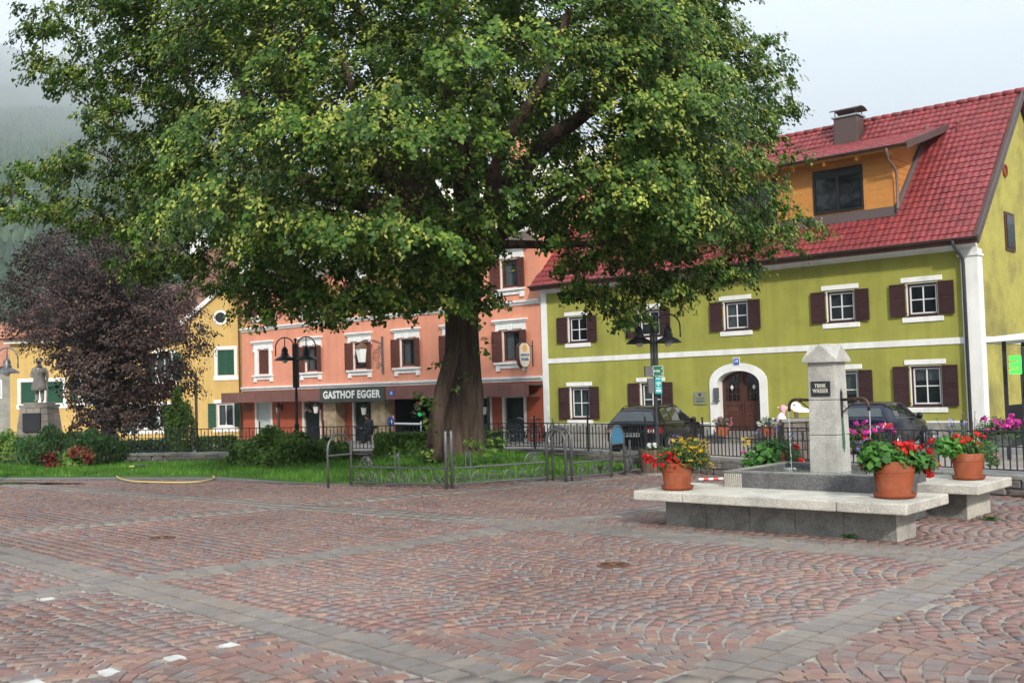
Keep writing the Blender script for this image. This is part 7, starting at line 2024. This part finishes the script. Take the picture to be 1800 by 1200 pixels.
# ================================================================== shelter and neon sign at the right edge
q = yp(1774, 740, 28); zr = yp(1774, 600, 28).z
gz = street_z(q.x)
sh = thing('bus_shelter', 'small shelter with white roof cut off by the right edge', 'shelter', (q.x, 28, gz))
b = MB(); b.hexa([(-.35, -.6, zr - gz - .02), (3.2, -.6, zr - gz + .1), (3.2, 1.6, zr - gz + .1), (-.35, 1.6, zr - gz - .02)], [(-.2, -.5, zr - gz + .12), (3.2, -.5, zr - gz + .35), (3.2, 1.5, zr - gz + .35), (-.2, 1.5, zr - gz + .12)]); b.build('roof', 'white_roof', sh, bevel=.02)
for x in (.05, 2.8):
    for y in (-.3, 1.3):
        b = MB(); b.box(x - .04, x + .04, y - .04, y + .04, 0, zr - gz + .05); b.build('post', 'dark_iron', sh)
b = MB(); b.box(.0, 2.8, 1.25, 1.28, .4, zr - gz - .1); b.build('rear_panel', 'car_glass', sh)
b = MB(); b.box(.0, .04, -.25, 1.25, .3, 1.35); b.build('side_panel', 'dark_iron', sh)
ng = yp(1785, 641, 27.4)
ns = thing('neon_sign', 'bright green block sign shaped like a figure three', 'sign', (ng.x, 27.4, ng.z), R(20))
b = MB(); w, h = .13, .22
b.box(.06, w, -.03, .03, -h, h); b.box(-w, .06, -.03, .03, h - .11, h); b.box(-w, .06, -.03, .03, -.055, .055); b.box(-w, .06, -.03, .03, -h, -h + .11); b.build('figure', 'neon_green', ns)
b = MB(); b.tube([(.12, .05, -h), (.12, .05, -ng.z + gz)], .02, 6); b.tube([(.12, .05, -h), (.12, .05, h)], .02, 6); b.build('mount', 'dark_iron', ns)

# ================================================================== garden hose, power lines, bits
pts = [gp(x, y, .03) for x, y in ((205, 836), (212, 841), (235, 845.5), (270, 847), (310, 847.5), (345, 846.5), (368, 843), (377, 839), (372, 836), (350, 835.2), (331, 834.6))]
P_ = []
for i in range(len(pts) - 1):
    for k in range(6):
        t = k / 6; p0 = pts[max(i-1, 0)]; p1 = pts[i]; p2 = pts[i+1]; p3 = pts[min(i+2, len(pts)-1)]
        P_.append(.5 * ((2*p1) + (p2 - p0)*t + (2*p0 - 5*p1 + 4*p2 - p3)*t*t + (3*p1 - p0 - 3*p2 + p3)*t**3))
b = MB(); b.tube([(p.x, p.y, .03) for p in P_], .017, 8); tag(b.build('garden_hose', 'hose_yellow', smooth=True), 'yellow garden hose lying in a curve along the lawn edge', 'hose')
hn = gp(240, 822, .07); t = thing('hose_nozzle', 'dark hose spray nozzle lying on the grass', 'nozzle', (hn.x, hn.y, .1), RZ)
b = MB(); b.tube([(-.2, 0, 0), (-.05, .02, .01)], .02, 8); b.build('tip', 'hose_yellow', t); b = MB(); b.tube([(-.05, .02, .01), (.2, .04, .02), (.28, .05, .0)], [.035, .03, .02], 8); b.build('grip', 'car_plastic', t)
hn = gp(1228, 845); t = thing('marking_stick', 'red and white striped stick lying at the foot of the wall', 'stick', (hn.x, hn.y, .03), RZ)
for k in range(5):
    b = MB(); b.tube([(k * .09, 0, 0), (k * .09 + .088, 0, 0)], .022, 8); b.build('segment', 'hard_plastic_red' if k % 2 else 'plate_white', t)
for k, (y0, y1) in enumerate(((325, 304), (331, 311), (346, 330), (353, 338))):
    a, e = dp(-120, y0 + 7, 75), dp(520, y1 - 22, 105)
    b = MB(); b.tube([a.lerp(e, u / 14) - Vector((0, 0, 1.0 * math.sin(math.pi * u / 14))) for u in range(15)], .016, 5)
    tag(b.build('power_line', 'rim', smooth=True), ['topmost', 'second from top', 'third from top', 'lowest'][k] + ' of the four pale power lines left of the tree', 'power line', 'overhead power lines')
# fallen petals and a leaf on the paving
for k, (x, y) in enumerate(((1457, 956), (1545, 960), (1657, 953), (1668, 957), (1662, 963), (1633, 979), (1590, 975), (1040, 876))):
    p = gp(x, y); b = MB(); b.add([(-.014, 0, 0), (0, -.01, .006), (.014, 0, 0), (0, .011, .008)], [(0, 1, 2, 3)])
    o_ = b.build('fallen_petal', 'petal_red', loc=(p.x, p.y, .012), rot=(0, 0, k)); tag(o_, 'small red petal lying on the cobbles near the benches', 'petal', 'fallen petals on the cobbles')
p = gp(1578, 1090); b = MB(); b.add([(-.035, 0, 0), (-.01, -.018, .012), (.03, -.004, .004), (.0, .016, .01)], [(0, 1, 2, 3)]); tag(b.build('fallen_leaf', 'stork_beak', loc=(p.x, p.y, .012)), 'single pale orange leaf lying on the grey slab band', 'leaf')

# ================================================================== morning haze over the valley
HAZE = 0.00035
b = MB(); b.box(-7000, 6500, -4500, 7000, -3.0, 2080)
hz = b.build('haze', None); tag(hz, 'thin pale morning haze filling the valley', 'haze', kind='stuff')
m = bpy.data.materials.new('haze_air'); m.use_nodes = True
n = m.node_tree.nodes; n.remove(n['Principled BSDF'])
pv_ = n.new('ShaderNodeVolumePrincipled'); pv_.inputs['Color'].default_value = (.88, .94, 1.0, 1); pv_.inputs['Density'].default_value = HAZE
m.node_tree.links.new(pv_.outputs['Volume'], n['Material Output'].inputs['Volume'])
hz.data.materials.append(m)
